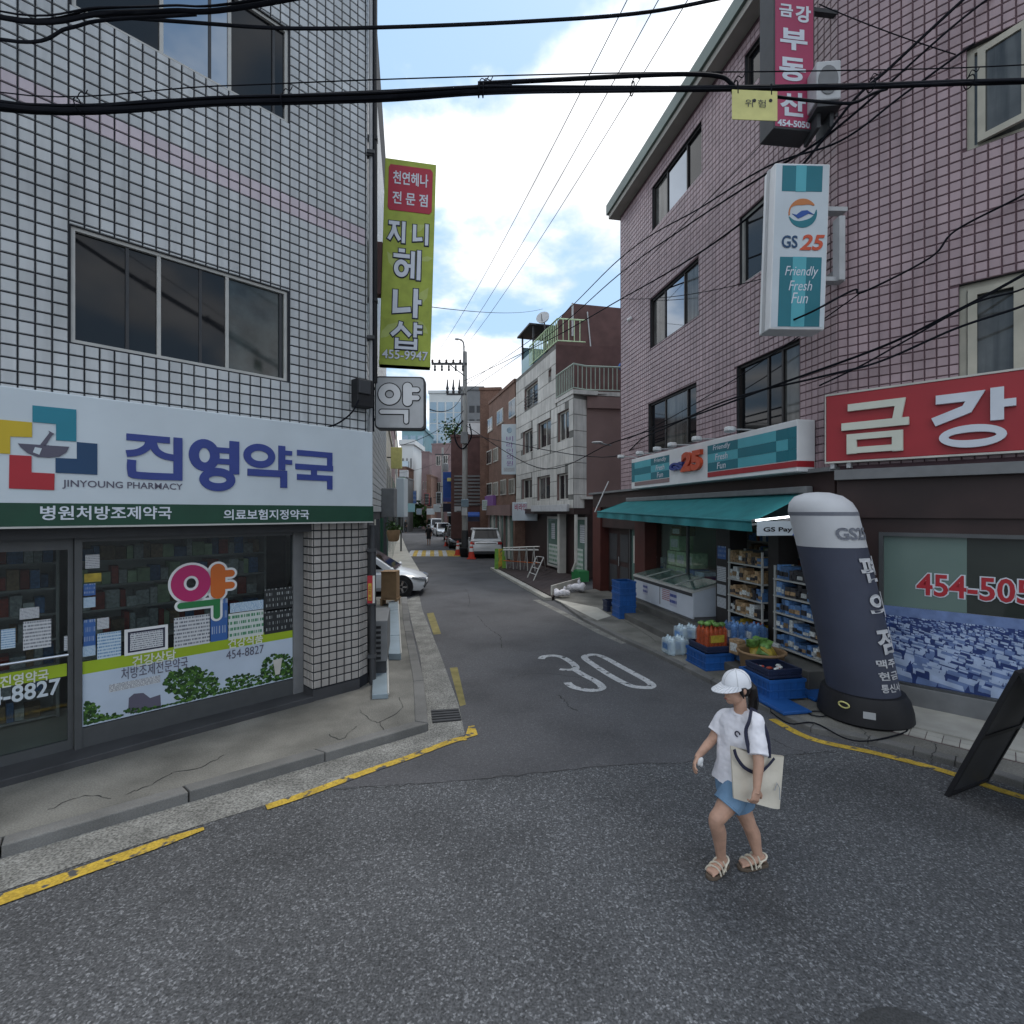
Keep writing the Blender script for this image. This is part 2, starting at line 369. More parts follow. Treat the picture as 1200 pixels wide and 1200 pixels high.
mat('magenta', (.4, .02, .12), .5, .05)
mat('orange', (.5, .12, .02), .5, .05)
mat('green_mid', (.02, .16, .05), .5, .05)
mat('lime', (.26, .36, .015), .5, .08)
mat('banner_green', (.31, .37, .055), .6, .15, 5)
mat('banner_leaf', (.37, .43, .13), .6, .15, 5)
mat('banner_red', (.36, .025, .05), .6, .05)
mat('sign_red', (.32, .02, .028), .45, .06, 2)
mat('sign_crimson', (.33, .04, .1), .5, .06, 2)
mat('letter_cream', (.56, .58, .5), .5, .05, 3)
mat('letter_pale', (.56, .6, .66), .5, .05, 3)
mat('teal_dark', (.006, .14, .18), .45, .05, 3)
mat('teal_light', (.07, .34, .4), .45, .05, 3)
mat('awning', (.03, .23, .25), .75, .12, 3, .15, 30, streak=.2)
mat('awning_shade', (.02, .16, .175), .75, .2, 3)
mat('brown_clad', (.036, .02, .019), .5, .2, 2, dirt=.3)
mat('brown_red', (.075, .02, .016), .5, .15, 3)
mat('eave', (.13, .17, .15), .5, .12, 2, dirt=.25)
mat('soffit', (.3, .29, .26), .7, .08)
mat('skin', (.44, .265, .19), .52, .14, 14, .15, 120, spec=.35)
mat('lip', (.32, .12, .1), .5, 0)
mat('cotton_white', (.7, .69, .73), .85, .05, 9, .5, 14)
mat('cotton_cap', (.66, .67, .7), .85, .05, 9, .1, 40)
mat('denim', (.14, .24, .36), .85, .12, 14, .5, 25)
mat('canvas', (.6, .55, .46), .85, .06, 9, .6, 12)
mat('hair', (.012, .01, .01), .45, .1, 30)
mat('strap_cream', (.6, .55, .45), .7, .08)
mat('sole', (.1, .075, .055), .8, .1)
mat('stone_grey', (.53, .52, .49), .7, .08, 3, rand=.06, streak=.25, dirt=.2)
mat('stone_joint', (.14, .14, .13), .9)
mat('brown_wall', (.21, .14, .13), .85, .07, 1.2, dirt=.12)
mat('roof_brown', (.095, .05, .047), .8, .2, 2)
mat('deck', (.045, .032, .032), .8, .2, 3)
mat('cream', (.5, .47, .4), .8, .1, 1, dirt=.2)
mat('pinkish', (.24, .17, .17), .8, .1, 1, dirt=.2)
mat('far_white', (.55, .57, .57), .6, .08, .2)
mat('far_teal', (.2, .36, .4), .3, .08, .2)
mat('far_glass', (.24, .32, .38), .12, .1, .2, metal=.4)
mat('pole_concrete', (.26, .26, .25), .8, .1, 3)
mat('cable', (.009, .01, .014), .85, .1, 10, spec=.1)
mat('car_white', (.68, .7, .72), .18, 0, spec=.6)
mat('car_silver', (.36, .38, .4), .25, 0, metal=.4, spec=.6)
mat('car_dark', (.02, .022, .025), .2, 0, spec=.6)
mat('tyre', (.018, .018, .018), .85)
mat('chrome', (.5, .5, .52), .2, 0, metal=.9)
mat('lamp_clear', (.2, .22, .24), .08, 0, spec=.8)
mat('lamp_red', (.3, .012, .012), .2, 0, spec=.6)
mat('cone_red', (.5, .05, .03), .6, .08)
mat('crate_blue', (.012, .075, .26), .5, .12, 5, rand=.12)
mat('crate_navy', (.014, .022, .055), .5, .12, 5)
mat('water_pack', (.45, .56, .63), .15, .3, 14, spec=.7)
mat('pack_orange', (.36, .06, .015), .35, .4, 25)
mat('snack_green', (.1, .2, .05), .35, .6, 18, rand=.4)
mat('snack_yellow', (.4, .3, .04), .35, .25, 20, rand=.3)
mat('cardboard', (.22, .14, .075), .85, .12, 6)
mat('pack_white', (.55, .57, .56), .4, .35, 30, rand=.25)
mat('pack_blue', (.09, .19, .38), .4, .35, 30, rand=.4)
mat('pack_brown', (.3, .2, .11), .5, .4, 30, rand=.4)
mat('pack_green', (.45, .58, .36), .5, .25, 12, rand=.15)
mat('pack_dark', (.035, .035, .04), .4, .4, 30, rand=.4)
mat('pack_red', (.34, .05, .03), .4, .3, 20, rand=.3)
mat('freezer_white', (.5, .54, .6), .35, .05, 3, dirt=.12)
mat('inflatable_navy', (.05, .057, .085), .6, .12, 2, .4, 6)
mat('inflatable_white', (.5, .51, .53), .6, .07, 2, .35, 6)
mat('inflatable_band', (.16, .17, .2), .6)
mat('step_grey', (.1, .098, .092), .85, .2, 2, dirt=.3)
mat('plinth_dark', (.045, .046, .05), .5, .2, 3)
mat('paver_white', (.4, .39, .35), .7, .1, 4, rand=.1, dirt=.25)
mat('blue_sheet', (.26, .32, .36), .35, .12, 3, metal=.3)
mat('tube_light', (.9, .95, 1), .5, 0, emit=3.0)
mat('leaf', (.035, .085, .02), .7, .3, 5)
mat('tag_yellow', (.55, .52, .2), .6, .1, 8)
mat('barrier_green', (.16, .33, .05), .6, .2, 6)
mat('purple', (.2, .09, .28), .6, .05)
mat('interior', (.6, .58, .52), .8, .15, 1)
mat('teal_glass', (.1, .16, .14), .1, .1, 2, spec=.6)
def fabric(name, src, col, f):
    m = MATS[src].copy(); m.name = name; t = m.node_tree; P = t.nodes['Principled BSDF']; o = t.nodes['Material Output']
    tr = t.nodes.new('ShaderNodeBsdfTranslucent'); tr.inputs[0].default_value = (*col, 1); x = t.nodes.new('ShaderNodeMixShader'); x.inputs[0].default_value = f
    t.links.new(P.outputs[0], x.inputs[1]); t.links.new(tr.outputs[0], x.inputs[2]); t.links.new(x.outputs[0], o.inputs[0]); MATS[name] = m
fabric('awning_cloth', 'awning', (.1, .5, .5), .3)
mat('print_green', (.03, .085, .015), .35, .3, 60); mat('print_leaf', (.075, .16, .03), .35, .3, 60); mat('print_dark', (.012, .035, .01), .35, .3, 60); mat('print_sky', (.4, .47, .56), .35, .06, 3)
mat('city_light', (.33, .41, .57), .3, .15, 9); mat('city_mid', (.13, .19, .36), .3, .2, 9); mat('city_dark', (.025, .045, .15), .3, .2, 9)
def film(name, col, f):
    m = bpy.data.materials.new(name); m.use_nodes = True; t = m.node_tree; P = t.nodes['Principled BSDF']; P.inputs['Base Color'].default_value = (*col, 1); P.inputs['Roughness'].default_value = .12
    a = t.nodes.new('ShaderNodeBsdfTransparent'); x = t.nodes.new('ShaderNodeMixShader'); x.inputs[0].default_value = f; o = t.nodes['Material Output']
    t.links.new(a.outputs[0], x.inputs[1]); t.links.new(P.outputs[0], x.inputs[2]); t.links.new(x.outputs[0], o.inputs[0]); MATS[name] = m
film('wrap_clear', (.55, .66, .72), .4); film('wrap_blue', (.1, .2, .42), .5); film('wrap_red', (.4, .1, .05), .35)
mat('cover_iron', (.05, .051, .052), .75, .2, 9, .5, 60, speck=.3, spscale=90)
glass('shop_glass')
glass('clear_glass', (.9, .95, .95), .92)
# ------------------------------------------------------------------ ground, road, pavements
g = MB(); g.quad((-1500, -1500, -.03), (1500, -1500, -.03), (1500, 1500, -.03), (-1500, 1500, -.03))
tag(obj('ground', g, 'earth'), 'flat bare ground reaching to the horizon around the street', kind='structure')
g = MB(); g.quad((-60, -40, 0), (60, -40, 0), (60, 200, 0), (-60, 200, 0))
tag(obj('road', g, 'asphalt'), 'worn grey asphalt of the street and the narrow lane', kind='structure')

lp_ = [G(60, 1010), G(300, 948), G(390, 925), G(540, 915), G(740, 896), G(900, 888), G(1010, 868)]
g = MB(); g.add([Vector((q.x + rnd.gauss(0, .004), q.y + rnd.gauss(0, .006), .002)) for q in smooth_pts(lp_, 8)] + [Vector((9, 7, .002)), Vector((9, 190, .002)), Vector((-59, 190, .002)), Vector((-59, 9, .002))], [tuple(range(len(lp_) * 8 - 8 + 1 + 4))])
tag(obj('lane', g, 'asphalt_lane', recalc=False), 'smoother grey asphalt of the narrow lane beyond the seam', kind='structure')
def offset_path(P, d):
    out = []
    for i, p in enumerate(P):
        a = Vector(P[max(i - 1, 0)]); b = Vector(P[min(i + 1, len(P) - 1)]); p = Vector(p)
        t1 = (p - a) if i else (b - p); t2 = (b - p) if i < len(P) - 1 else (p - a)
        n_1 = Vector((-t1.y, t1.x)).normalized(); n_2 = Vector((-t2.y, t2.x)).normalized()
        m = (n_1 + n_2).normalized(); out.append(p + m * d / max(.5, m.dot(n_1)))
    return out
def kerb_line(parent, P, w, h, step, m='kerb', name='kerb_stone'):
    Q = offset_path(P, w)
    for i in range(len(P) - 1):
        a, b = Vector(P[i]), Vector(P[i + 1]); a2, b2 = Q[i], Q[i + 1]
        k = max(1, round((b - a).length / step))
        for j in range(k):
            s, e = j / k, (j + 1) / k; ge = .006 / max(.1, (b - a).length); s += ge; e -= ge
            jit = rnd.uniform(-.004, .004)
            mb = MB().slab([a.lerp(b, s), a.lerp(b, e), a2.lerp(b2, e), a2.lerp(b2, s)], -.02, h + jit)
            obj(name, mb, m, parent, bevel=.012)
    return Q
KL = [(-7.0, 1.63), (-3.98, 3.98), (-1.03, 6.30), (-1.36, 7.9), (-2.45, 12.27), (-3.22, 15.7)]
def ragged0(pts, amp=.012, n=5):
    P = smooth_pts(pts, n); return [q + Vector((rnd.gauss(0, amp), rnd.gauss(0, amp), 0)) for q in P]
pav_l = thing('pavement', 'cracked concrete pavement in front of the pharmacy', None, (-3, 7, 0), kind='structure')
QL = kerb_line(pav_l, KL, .16, .105, 1.15)
obj('pavement_slab', MB().slab([(p.x, p.y) for p in QL] + [(-9, 15.7), (-9, 3)], -.02, .1), 'concrete', pav_l)
for pts in ([G(150, 930, .1), G(180, 918, .1), G(205, 905, .1), G(235, 900, .1), G(262, 885, .1)], [G(385, 860, .1), G(400, 866, .1), G(418, 851, .1)],
            [G(421, 832, .1), G(432, 842, .1), G(445, 846, .1), G(470, 832, .1), G(468, 818, .1)], [G(445, 846, .1), G(452, 858, .1)],
            [G(60, 948, .1), G(100, 932, .1), G(130, 936, .1)]):
    pr_ = ragged0(pts); obj('crack', stroke(pr_, [rnd.uniform(.003, .012) for _ in pr_], .104), 'crack', pav_l, recalc=False)
GO = [Vector((-6.6, 1.25)), G(0, 1046).xy, G(120, 1004).xy, G(240, 966).xy, G(310, 944).xy, G(430, 905).xy, G(545, 861).xy, G(537, 825).xy, G(516, 767).xy, G(495, 715).xy, G(490.8, 696).xy]
gm = MB(); gi = [KL[0], KL[1], (-3.2, 4.6), (-2.4, 5.22), (-1.95, 5.58), (-1.4, 6.0), KL[2], KL[3], (-1.75, 9.7), (-2.6, 13.1), KL[5]]
for i in range(len(GO) - 1):
    gm.quad(*[Vector((p[0], p[1], .005)) for p in (GO[i], GO[i + 1], gi[i + 1], gi[i])])
tag(obj('gutter', gm, 'gutter', recalc=False), 'rough pebbly concrete gutter strip along the left kerb', kind='structure')
def ragged(pts, amp=.012, n=5):
    P = smooth_pts(pts, n); return [q + Vector((rnd.gauss(0, amp), rnd.gauss(0, amp), 0)) for q in P]
# painted lines
yl = stroke([(-6.2, 1.35, 0), G(0, 1056), G(60, 1035), G(130, 1010), G(195, 987), G(239, 972)], [.14, .14, .13, .13, .12, .05], .010)
y2 = stroke(smooth_pts([G(312, 947), G(360, 931), G(430, 905), G(480, 888), G(530, 869), G(547, 866)], 4), .1, .010)
y2.quad(*[Vector((p.x, p.y, .0105)) for p in (G(544, 867), G(560, 862), G(556, 851), G(549, 852))])
yl.v += y2.v; b0 = len(yl.v) - len(y2.v); yl.f += [[i + b0 for i in f] for f in y2.f]; yl.m += y2.m
tag(obj('yellow_line', yl, 'yellow_paint', recalc=False), 'yellow edge lines painted beside the left gutter', kind='structure')
fy = MB()
for q in ([(500, 719), (508, 718), (517, 743), (508, 744)], [(527, 783), (536, 782), (546, 826), (539, 828)]):
    fy.quad(*[Vector((G(*p).x, G(*p).y, .0045)) for p in q])
tag(obj('faded_line', fy, 'faded_yellow', recalc=False), 'worn yellow dashes at the left edge of the lane', kind='structure')
RY = smooth_pts([G(905, 843), G(950, 866), G(1017, 881), G(1070, 894), G(1119, 908), G(1200, 935), Vector((5.6, 4.2, 0)), Vector((7.5, 2.4, 0))], 4)
tag(obj('yellow_line', stroke(RY, .11, .006), 'yellow_paint', recalc=False), 'yellow edge line curving along the right pavement', kind='structure')
def z30(pts): return [G(600 + x / 6, 740 + y / 6) for x, y in pts]
p3 = smooth_pts(z30([(205, 195), (225, 178), (290, 172), (350, 182), (400, 208), (440, 238), (448, 262), (425, 268)]), 4) 
p3b = smooth_pts(z30([(335, 268), (380, 272), (430, 270)]), 3)
p3c = smooth_pts(z30([(440, 270), (510, 312), (575, 345), (625, 380), (630, 402), (585, 416), (520, 415), (450, 400), (415, 385), (388, 362)]), 4)
p0 = smooth_pts(z30([(512, 178), (540, 168), (585, 165), (650, 185), (760, 245), (880, 310), (955, 352), (985, 380), (965, 396), (920, 396), (850, 388), (780, 360), (680, 305), (580, 240), (520, 198)]), 4, True)
mk = MB()
for p, ww, dz in ((p3, .13, 0), (p3b, .1, .001), (p3c, .13, .002), (p0, .13, 0)):
    s = stroke(p, ww, .006 + dz); b0 = len(mk.v); mk.v += s.v; mk.f += [[i + b0 for i in f] for f in s.f]; mk.m += s.m
tag(obj('speed_marking', mk, 'white_paint', recalc=False), 'white figure 30 painted on the lane', kind='structure')
cr = MB()
for pts, ww in (([(390, 925), (460, 921), (540, 915), (640, 905), (740, 896), (820, 893), (900, 888), (980, 880)], .013), ([(655, 815), (662, 822), (668, 829), (676, 833)], .03),
                ([(600, 794), (620, 790), (650, 790), (700, 797)], .02), ([(560, 722), (566, 730), (575, 738), (586, 746), (588, 760)], .03), ([(905, 866), (925, 876), (950, 884)], .02),
                ([(545, 690), (550, 700), (549, 712)], .03), ([(130, 1085), (190, 1060), (240, 1030), (300, 1000)], .006)):
    rp = ragged([G(x, y) for x, y in pts], .014, 9); s = stroke(rp, [ww * rnd.uniform(.15, .8) for _ in rp], .0035)
    b0 = len(cr.v); cr.v += s.v; cr.f += [[i + b0 for i in f] for f in s.f]; cr.m += s.m
tag(obj('crack', cr, 'crack', recalc=False), 'dark cracks and a sealed seam in the asphalt', kind='structure')
# striped speed hump
SH = [G(478, 652), G(540, 652), G(531, 645), G(478, 645)]
hump = thing('speed_hump', 'low hump painted in white and yellow diagonal stripes across the lane', None, ((SH[0].x + SH[1].x) / 2, 33, 0), kind='structure')
ns = 12
for k in range(ns):
    a0, a1 = k / ns, (k + 1) / ns
    lo, lo2, hi, hi2 = SH[0].lerp(SH[1], a0), SH[0].lerp(SH[1], a1), SH[3].lerp(SH[2], min(1, a0 + .08)), SH[3].lerp(SH[2], min(1, a1 + .08))
    mb = MB(); rows = 7
    for j in range(rows):
        t0, t1 = j / rows, (j + 1) / rows; h0, h1 = .004 + .07 * math.sin(math.pi * t0), .004 + .07 * math.sin(math.pi * t1)
        mb.quad(lo.lerp(hi, t0) + Vector((0, 0, h0)), lo2.lerp(hi2, t0) + Vector((0, 0, h0)), lo2.lerp(hi2, t1) + Vector((0, 0, h1)), lo.lerp(hi, t1) + Vector((0, 0, h1)))
    obj('stripe', mb, 'yellow_paint' if k % 2 or k > 9 else 'white_paint', hump, recalc=False)
mh = thing('manhole_cover', 'round dark iron manhole cover in the road at the bottom edge', 'manhole cover', (2.03, 2.46, 0)); mc = Vector((2.03, 2.46, 0))
obj('frame', MB().lathe([(.33, -.01), (.33, .006), (.29, .007)], 28, 0, lambda x, y, z: mc + Vector((x, y, z))), 'cover_iron', mh); obj('lid', MB().lathe([(.285, -.01), (.285, .009), (.01, .01)], 28, 0, lambda x, y, z: mc + Vector((x, y, z))), 'cover_iron', mh)
# drain grate
gr = thing('drain_grate', 'dark iron drain grate in the left gutter', 'drain grate', (G(522, 840).x, G(522, 840).y, 0))
qa, qb, qc, qd = G(507, 848), G(541, 845), G(537, 831), G(505, 833)
obj('frame', MB().slab([qa.xy, qb.xy, qc.xy, qd.xy], -.01, .008), 'black', gr)
for k in range(5):
    t0, t1 = k / 5 + .03, (k + 1) / 5 - .05
    obj('bar', MB().slab([qa.lerp(qd, t0).xy, qb.lerp(qc, t0).xy, qb.lerp(qc, t1).xy, qa.lerp(qd, t1).xy], .008, .02), 'iron', gr)

# ------------------------------------------------------------------ wall builders
def wall_sheet(mb, W, u0, u1, z0, z1, holes=(), n=0.0, mi=0):
    us = sorted({u0, u1} | {min(max(x, u0), u1) for h in holes for x in h[:2]}); zs = sorted({z0, z1} | {min(max(x, z0), z1) for h in holes for x in h[2:4]})
    for i in range(len(us) - 1):
        for j in range(len(zs) - 1):
            a, b, c, d = us[i], us[i + 1], zs[j], zs[j + 1]
            if b - a < 1e-4 or d - c < 1e-4: continue
            cu, cz = (a + b) / 2, (c + d) / 2
            if any(h[0] < cu < h[1] and h[2] < cz < h[3] for h in holes): continue
            mb.quad(W(a, n, c), W(b, n, c), W(b, n, d), W(a, n, d), mi)
def tile_rects(u0, u1, z0, z1, mu, mz, holes):
    out = []
    for i in range(int((u1 - u0) / mu + .01)):
        for j in range(int((z1 - z0) / mz + .01)):
            a, c = u0 + i * mu, z0 + j * mz; b, d = a + mu, c + mz; ok = True
            for h in holes:
                ou, oz = min(b, h[1]) - max(a, h[0]), min(d, h[3]) - max(c, h[2])
                if ou > 0 and oz > 0:
                    if ou > mu * .75 and oz > mz * .75: ok = False; break
                    if ou / mu < oz / mz:
                        if a < h[0]: b = h[0]
                        else: a = h[1]
                    else:
                        if c < h[2]: d = h[2]
                        else: c = h[3]
            if ok and b - a > .02 and d - c > .02: out.append((a, b, c, d))
    return out
def tile_geo(mb, T, r, joint, th, n0, mi=0):
    a, b, c, d = r[0] + joint / 2, r[1] - joint / 2, r[2] + joint / 2, r[3] - joint / 2; e = min(.006, (b - a) * .1)
    v = [T(a, n0, c), T(b, n0, c), T(b, n0, d), T(a, n0, d), T(a + e, n0 + th, c + e), T(b - e, n0 + th, c + e), T(b - e, n0 + th, d - e), T(a + e, n0 + th, d - e)]
    mb.add(v, [(4, 5, 6, 7), (0, 1, 5, 4), (1, 2, 6, 5), (2, 3, 7, 6), (3, 0, 4, 7)], mi)
def lay_tiles(parent, W, rects, joint, th, m, budget, name='tile', n0=0.002, pick=None, rose=None):
    """nearest tiles in view become objects of their own, the rest one joined mesh"""
    def size(r):
        p = W((r[0] + r[1]) / 2, 0, (r[2] + r[3]) / 2)
        if p.y < .3: return 0
        x, z = p.x / p.y, (p.z - CAMZ) / p.y
        if abs(x) > 1.0 or abs(z) > 1.0: return 0
        v = Vector((p.x, p.y, p.z - CAMZ)); facing = abs(v.normalized().x * W.nr.x + v.normalized().y * W.nr.y)
        return (r[1] - r[0]) * (r[3] - r[2]) * facing / p.y ** 2 * (1 if pick is None or pick(r) else 0)
    order = sorted(range(len(rects)), key=lambda i: -size(rects[i]))
    ind = set(i for i in order[:budget] if size(rects[i]) > 0); pw = wpos(parent); cache = {}
    rest = MB()
    for i, r in enumerate(rects):
        mi = 1 if rose and rose(r) else 0
        if i in ind:
            k = (round(r[1] - r[0], 3), round(r[3] - r[2], 3), mi)
            if k not in cache:
                mb = MB(); tile_geo(mb, lambda x, y, z: Vector((x, -y, z)), (-k[0] / 2, k[0] / 2, -k[1] / 2, k[1] / 2), joint, th, 0)
                o = obj(name, mb, m[mi] if isinstance(m, (list, tuple)) else m, parent, recalc=False, loc=None); cache[k] = o.data
                o.data.transform(Matrix.Translation(pw))
            else:
                o = bpy.data.objects.new(name, cache[k]); COL.objects.link(o); o.parent = parent
            o.location = W((r[0] + r[1]) / 2, n0, (r[2] + r[3]) / 2) - pw; o.rotation_euler = (0, 0, W.ang)
        else: tile_geo(rest, W, r, joint, th, n0, mi)
    return rest
def window(root, W, u0, u1, z0, z1, depth=.1, div=(), fm='alu', panes=('win_dark',), fw=.045, sub=(), reveal='dark_grey', sill=None, name='window', label=None):
    f = MB(); n0, n1 = -depth, -depth + .05
    for a, b, c, d in ((u0, u1, z0, z0 + fw), (u0, u1, z1 - fw, z1), (u0, u0 + fw, z0 + fw, z1 - fw), (u1 - fw, u1, z0 + fw, z1 - fw)): f.box(a, b, n0, n1, c, d, 0, W)
    us = [u0 + fw] + list(div) + [u1 - fw]
    for x in div: f.box(x - fw * .5, x + fw * .5, n0, n1 - .005, z0 + fw, z1 - fw, 0, W)
    for a, b, c, d in ((u0, u1, z0, z0), (u0, u1, z1, z1), (u0, u0, z0, z1), (u1, u1, z0, z1)):
        f.quad(W(a, 0, c), W(b, 0, c) if a != b else W(a, 0, d), W(b, n0, d), W(a, n0, c) if a != b else W(a, n0, c), 1)
    wo_ = obj(name, f, [fm, reveal], root, recalc=False)
    if label: wo_['label'] = label
    for i in range(len(us) - 1):
        a, b = us[i], us[i + 1]
        obj('pane', MB().box(a, b, n0 + .004 + .012 * (i % 2), n0 + .01 + .012 * (i % 2), z0 + fw * .8, z1 - fw * .8, 0, W), panes[i % len(panes)], wo_)
    for x in sub: obj('sash_bar', MB().box(x - .015, x + .015, n0 + .012, n0 + .035, z0 + fw, z1 - fw, 0, W), 'dark_grey', wo_)
    if sill: obj('sill', MB().box(u0 - .05, u1 + .05, -.02, .06, z0 - .06, z0 - .003, 0, W), sill, wo_)
    return wo_

# ------------------------------------------------------------------ pharmacy building
mat('win_curtain_dim', (.035, .045, .045), .06, .6, 4, spec=.4)
L = Wall((-4.84, 4.84), (.692, .722)); LE = 3.85
L2 = Wall(tuple(L(LE, 0, 0).xy), (-.2, 1)); L2E = 6.6
ph = thing('pharmacy_building', 'white tiled corner building with the pharmacy shopfront on its ground floor', 'building', (*L(1.5, -2, 0).xy, .1))
(wa, wb) = (L.u(83), L.u(337)); wz = (4.43, 5.62)
(wc, wd) = (L.u(84), L.u(338)); wz2 = (7.86, 9.1)
holes = [(wa, wb, *wz), (wc, wd, *wz2)]
SH0, SH1, SHZ = -2.6, L.u(367), (.17, 2.56)          # shopfront opening
m = MB(); wall_sheet(m, L, -3.5, LE, 2.56, 12.4, holes); wall_sheet(m, L2, 0, L2E, 2.56, 12.4); wall_sheet(m, L2, 0.25, 1.9, .1, 2.56); m.quad(L2(0, 0, 2.56), L2(L2E, 0, 2.56), L2(L2E, -5, 2.56), L2(0, -5, 2.56)); m.quad(L2(1.9, 0, .1), L2(1.9, -6, .1), L2(1.9, -6, 2.56), L2(1.9, 0, 2.56))
m.quad(L(-3.5, 0, .1), L(SH0, 0, .1), L(SH0, 0, 2.56), L(-3.5, 0, 2.56))
bk = [L(-3.5, 0, 0), L(-3.5, -8, 0), L2(L2E, -5, 0), L2(L2E, 0, 0), L(LE, 0, 0)]
for a, b in zip(bk[:3], bk[1:4]): m.quad(Vector((a.x, a.y, .1 if a is bk[0] else 2.56)), Vector((b.x, b.y, .1 if a is bk[0] else 2.56)), Vector((b.x, b.y, 12.4)), Vector((a.x, a.y, 12.4)))
m.add([Vector((p.x, p.y, 12.4)) for p in bk], [(0, 1, 2, 3, 4)])
obj('wall', m, 'joint_dark', ph, recalc=False)
MOD = .124
rects = tile_rects(-1.12, LE - .005, 3.80, 10.75, MOD, MOD, holes)
rest = lay_tiles(ph, L, rects, .0125, .012, ('tile_white', 'tile_rose'), 255, rose=lambda r: 6.65 < (r[2] + r[3]) / 2 < 6.9)
r2 = tile_rects(0.02, L2E, 2.7, 10.8, MOD, MOD, [])
for r in r2: tile_geo(rest, L2, r, .0125, .012, .002, 0)
tag(obj('wall_tiles', rest, ['tile_white', 'tile_rose'], ph, recalc=False), kind='stuff')
window(ph, L, wa, wb, *wz, depth=.07, div=(L.u(187), L.u(267)), sub=(L.u(150), L.u(236), L.u(330)), panes=('win_dark', 'win_dark', 'win_curtain_dim'), fm='alu_light', fw=.036)
window(ph, L, wc, wd, *wz2, depth=.07, div=(L.u(190), L.u(270)), sub=(L.u(247), L.u(322)), panes=('win_dark', 'win_sky', 'win_dark'), fm='alu_light', fw=.036)
# pillar at the corner
pl0, pl1 = L.u(367), L.u(420)
pil = obj('pillar', MB().box(pl0, pl1, -.34, 0, .1, 2.56, 0, L), 'joint_dark', ph)
rr = tile_rects(pl0, pl1 - .001, .26, 2.56, (pl1 - pl0) / 6, .115, [])
pr = lay_tiles(pil, L, rr, .016, .012, 'tile_beige', 120)
PS = Wall(tuple(L(pl0, -.34, 0).xy), (L.nr.x, L.nr.y))       # left flank of the pillar
for r in tile_rects(0, .345, .26, 2.56, .115, .115, []): tile_geo(pr, PS, r, .016, .012, .002)
PF = Wall(tuple(L(pl1, 0, 0).xy), (.076, .27))
for r in tile_rects(0, .28, .26, 2.56, .115, .115, []): tile_geo(pr, PF, r, .016, .012, .002)
obj('flank', MB().quad(PF(0, 0, .1), PF(.28, 0, .1), PF(.28, 0, 2.56), PF(0, 0, 2.56)), 'joint_dark', pil, recalc=False)
tag(obj('side_tiles', pr, 'tile_beige', pil, recalc=False), kind='stuff')
obj('plinth', MB().box(pl0 - .012, pl1 + .012, -.35, .016, .09, .25, 0, L), 'plinth_dark', pil)
obj('jamb', MB().box(pl0 - .16, pl0 - .02, -.36, -.26, .17, 2.56, 0, L), 'grey', ph)
# step, header, shopfront
obj('step', MB().box(-3.5, pl0 - .002, -.45, .03, .05, .17, 0, L), 'plinth_dark', ph, bevel=.006)
obj('header', MB().box(-3.5, pl1, -.45, -.02, 2.43, 2.60, 0, L), 'dark_grey', ph)
SN = -.30
fr = MB()
mu0, mu1 = L.u(87, SN), L.u(96, SN); mr = L.u(347, SN)
fr.box(mu0, mu1, SN - .05, SN + .03, .17, 2.43, 0, L); fr.box(mu1, mr, SN - .04, SN + .02, .17, .38, 0, L); fr.box(mu1, mr, SN - .04, SN + .02, 2.38, 2.43, 0, L); fr.box(mr - .03, mr + .01, SN - .04, SN + .02, .38, 2.38, 0, L)
sw = obj('shop_window', fr, 'alu', ph)
obj('pane', MB().box(mu1, mr - .03, SN - .012, SN - .006, .38, 2.38, 0, L), 'shop_glass', sw)
dm = MB(); d0 = -1.6
dm.box(d0, mu0 - .004, SN - .08, SN - .03, .17, .27, 0, L); dm.box(d0, mu0 - .004, SN - .08, SN - .03, 2.3, 2.43, 0, L); dm.box(d0, d0 + .06, SN - .08, SN - .03, .27, 2.3, 0, L); dm.box(mu0 - .05, mu0 - .004, SN - .08, SN - .03, .27, 2.3, 0, L)
dm.box(-2.6, d0 - .004, SN - .05, SN + .03, .17, 2.43, 0, L)
dr = obj('shop_door', dm, 'alu', ph)
obj('pane', MB().box(d0 + .06, mu0 - .05, SN - .06, SN - .054, .27, 2.3, 0, L), 'shop_glass', dr)
obj('push_bar', MB().tube([L(L.u(0, SN), SN + .01, 1.19), L(L.u(80, SN), SN + .01, 1.19)], .016), 'chrome', dr)
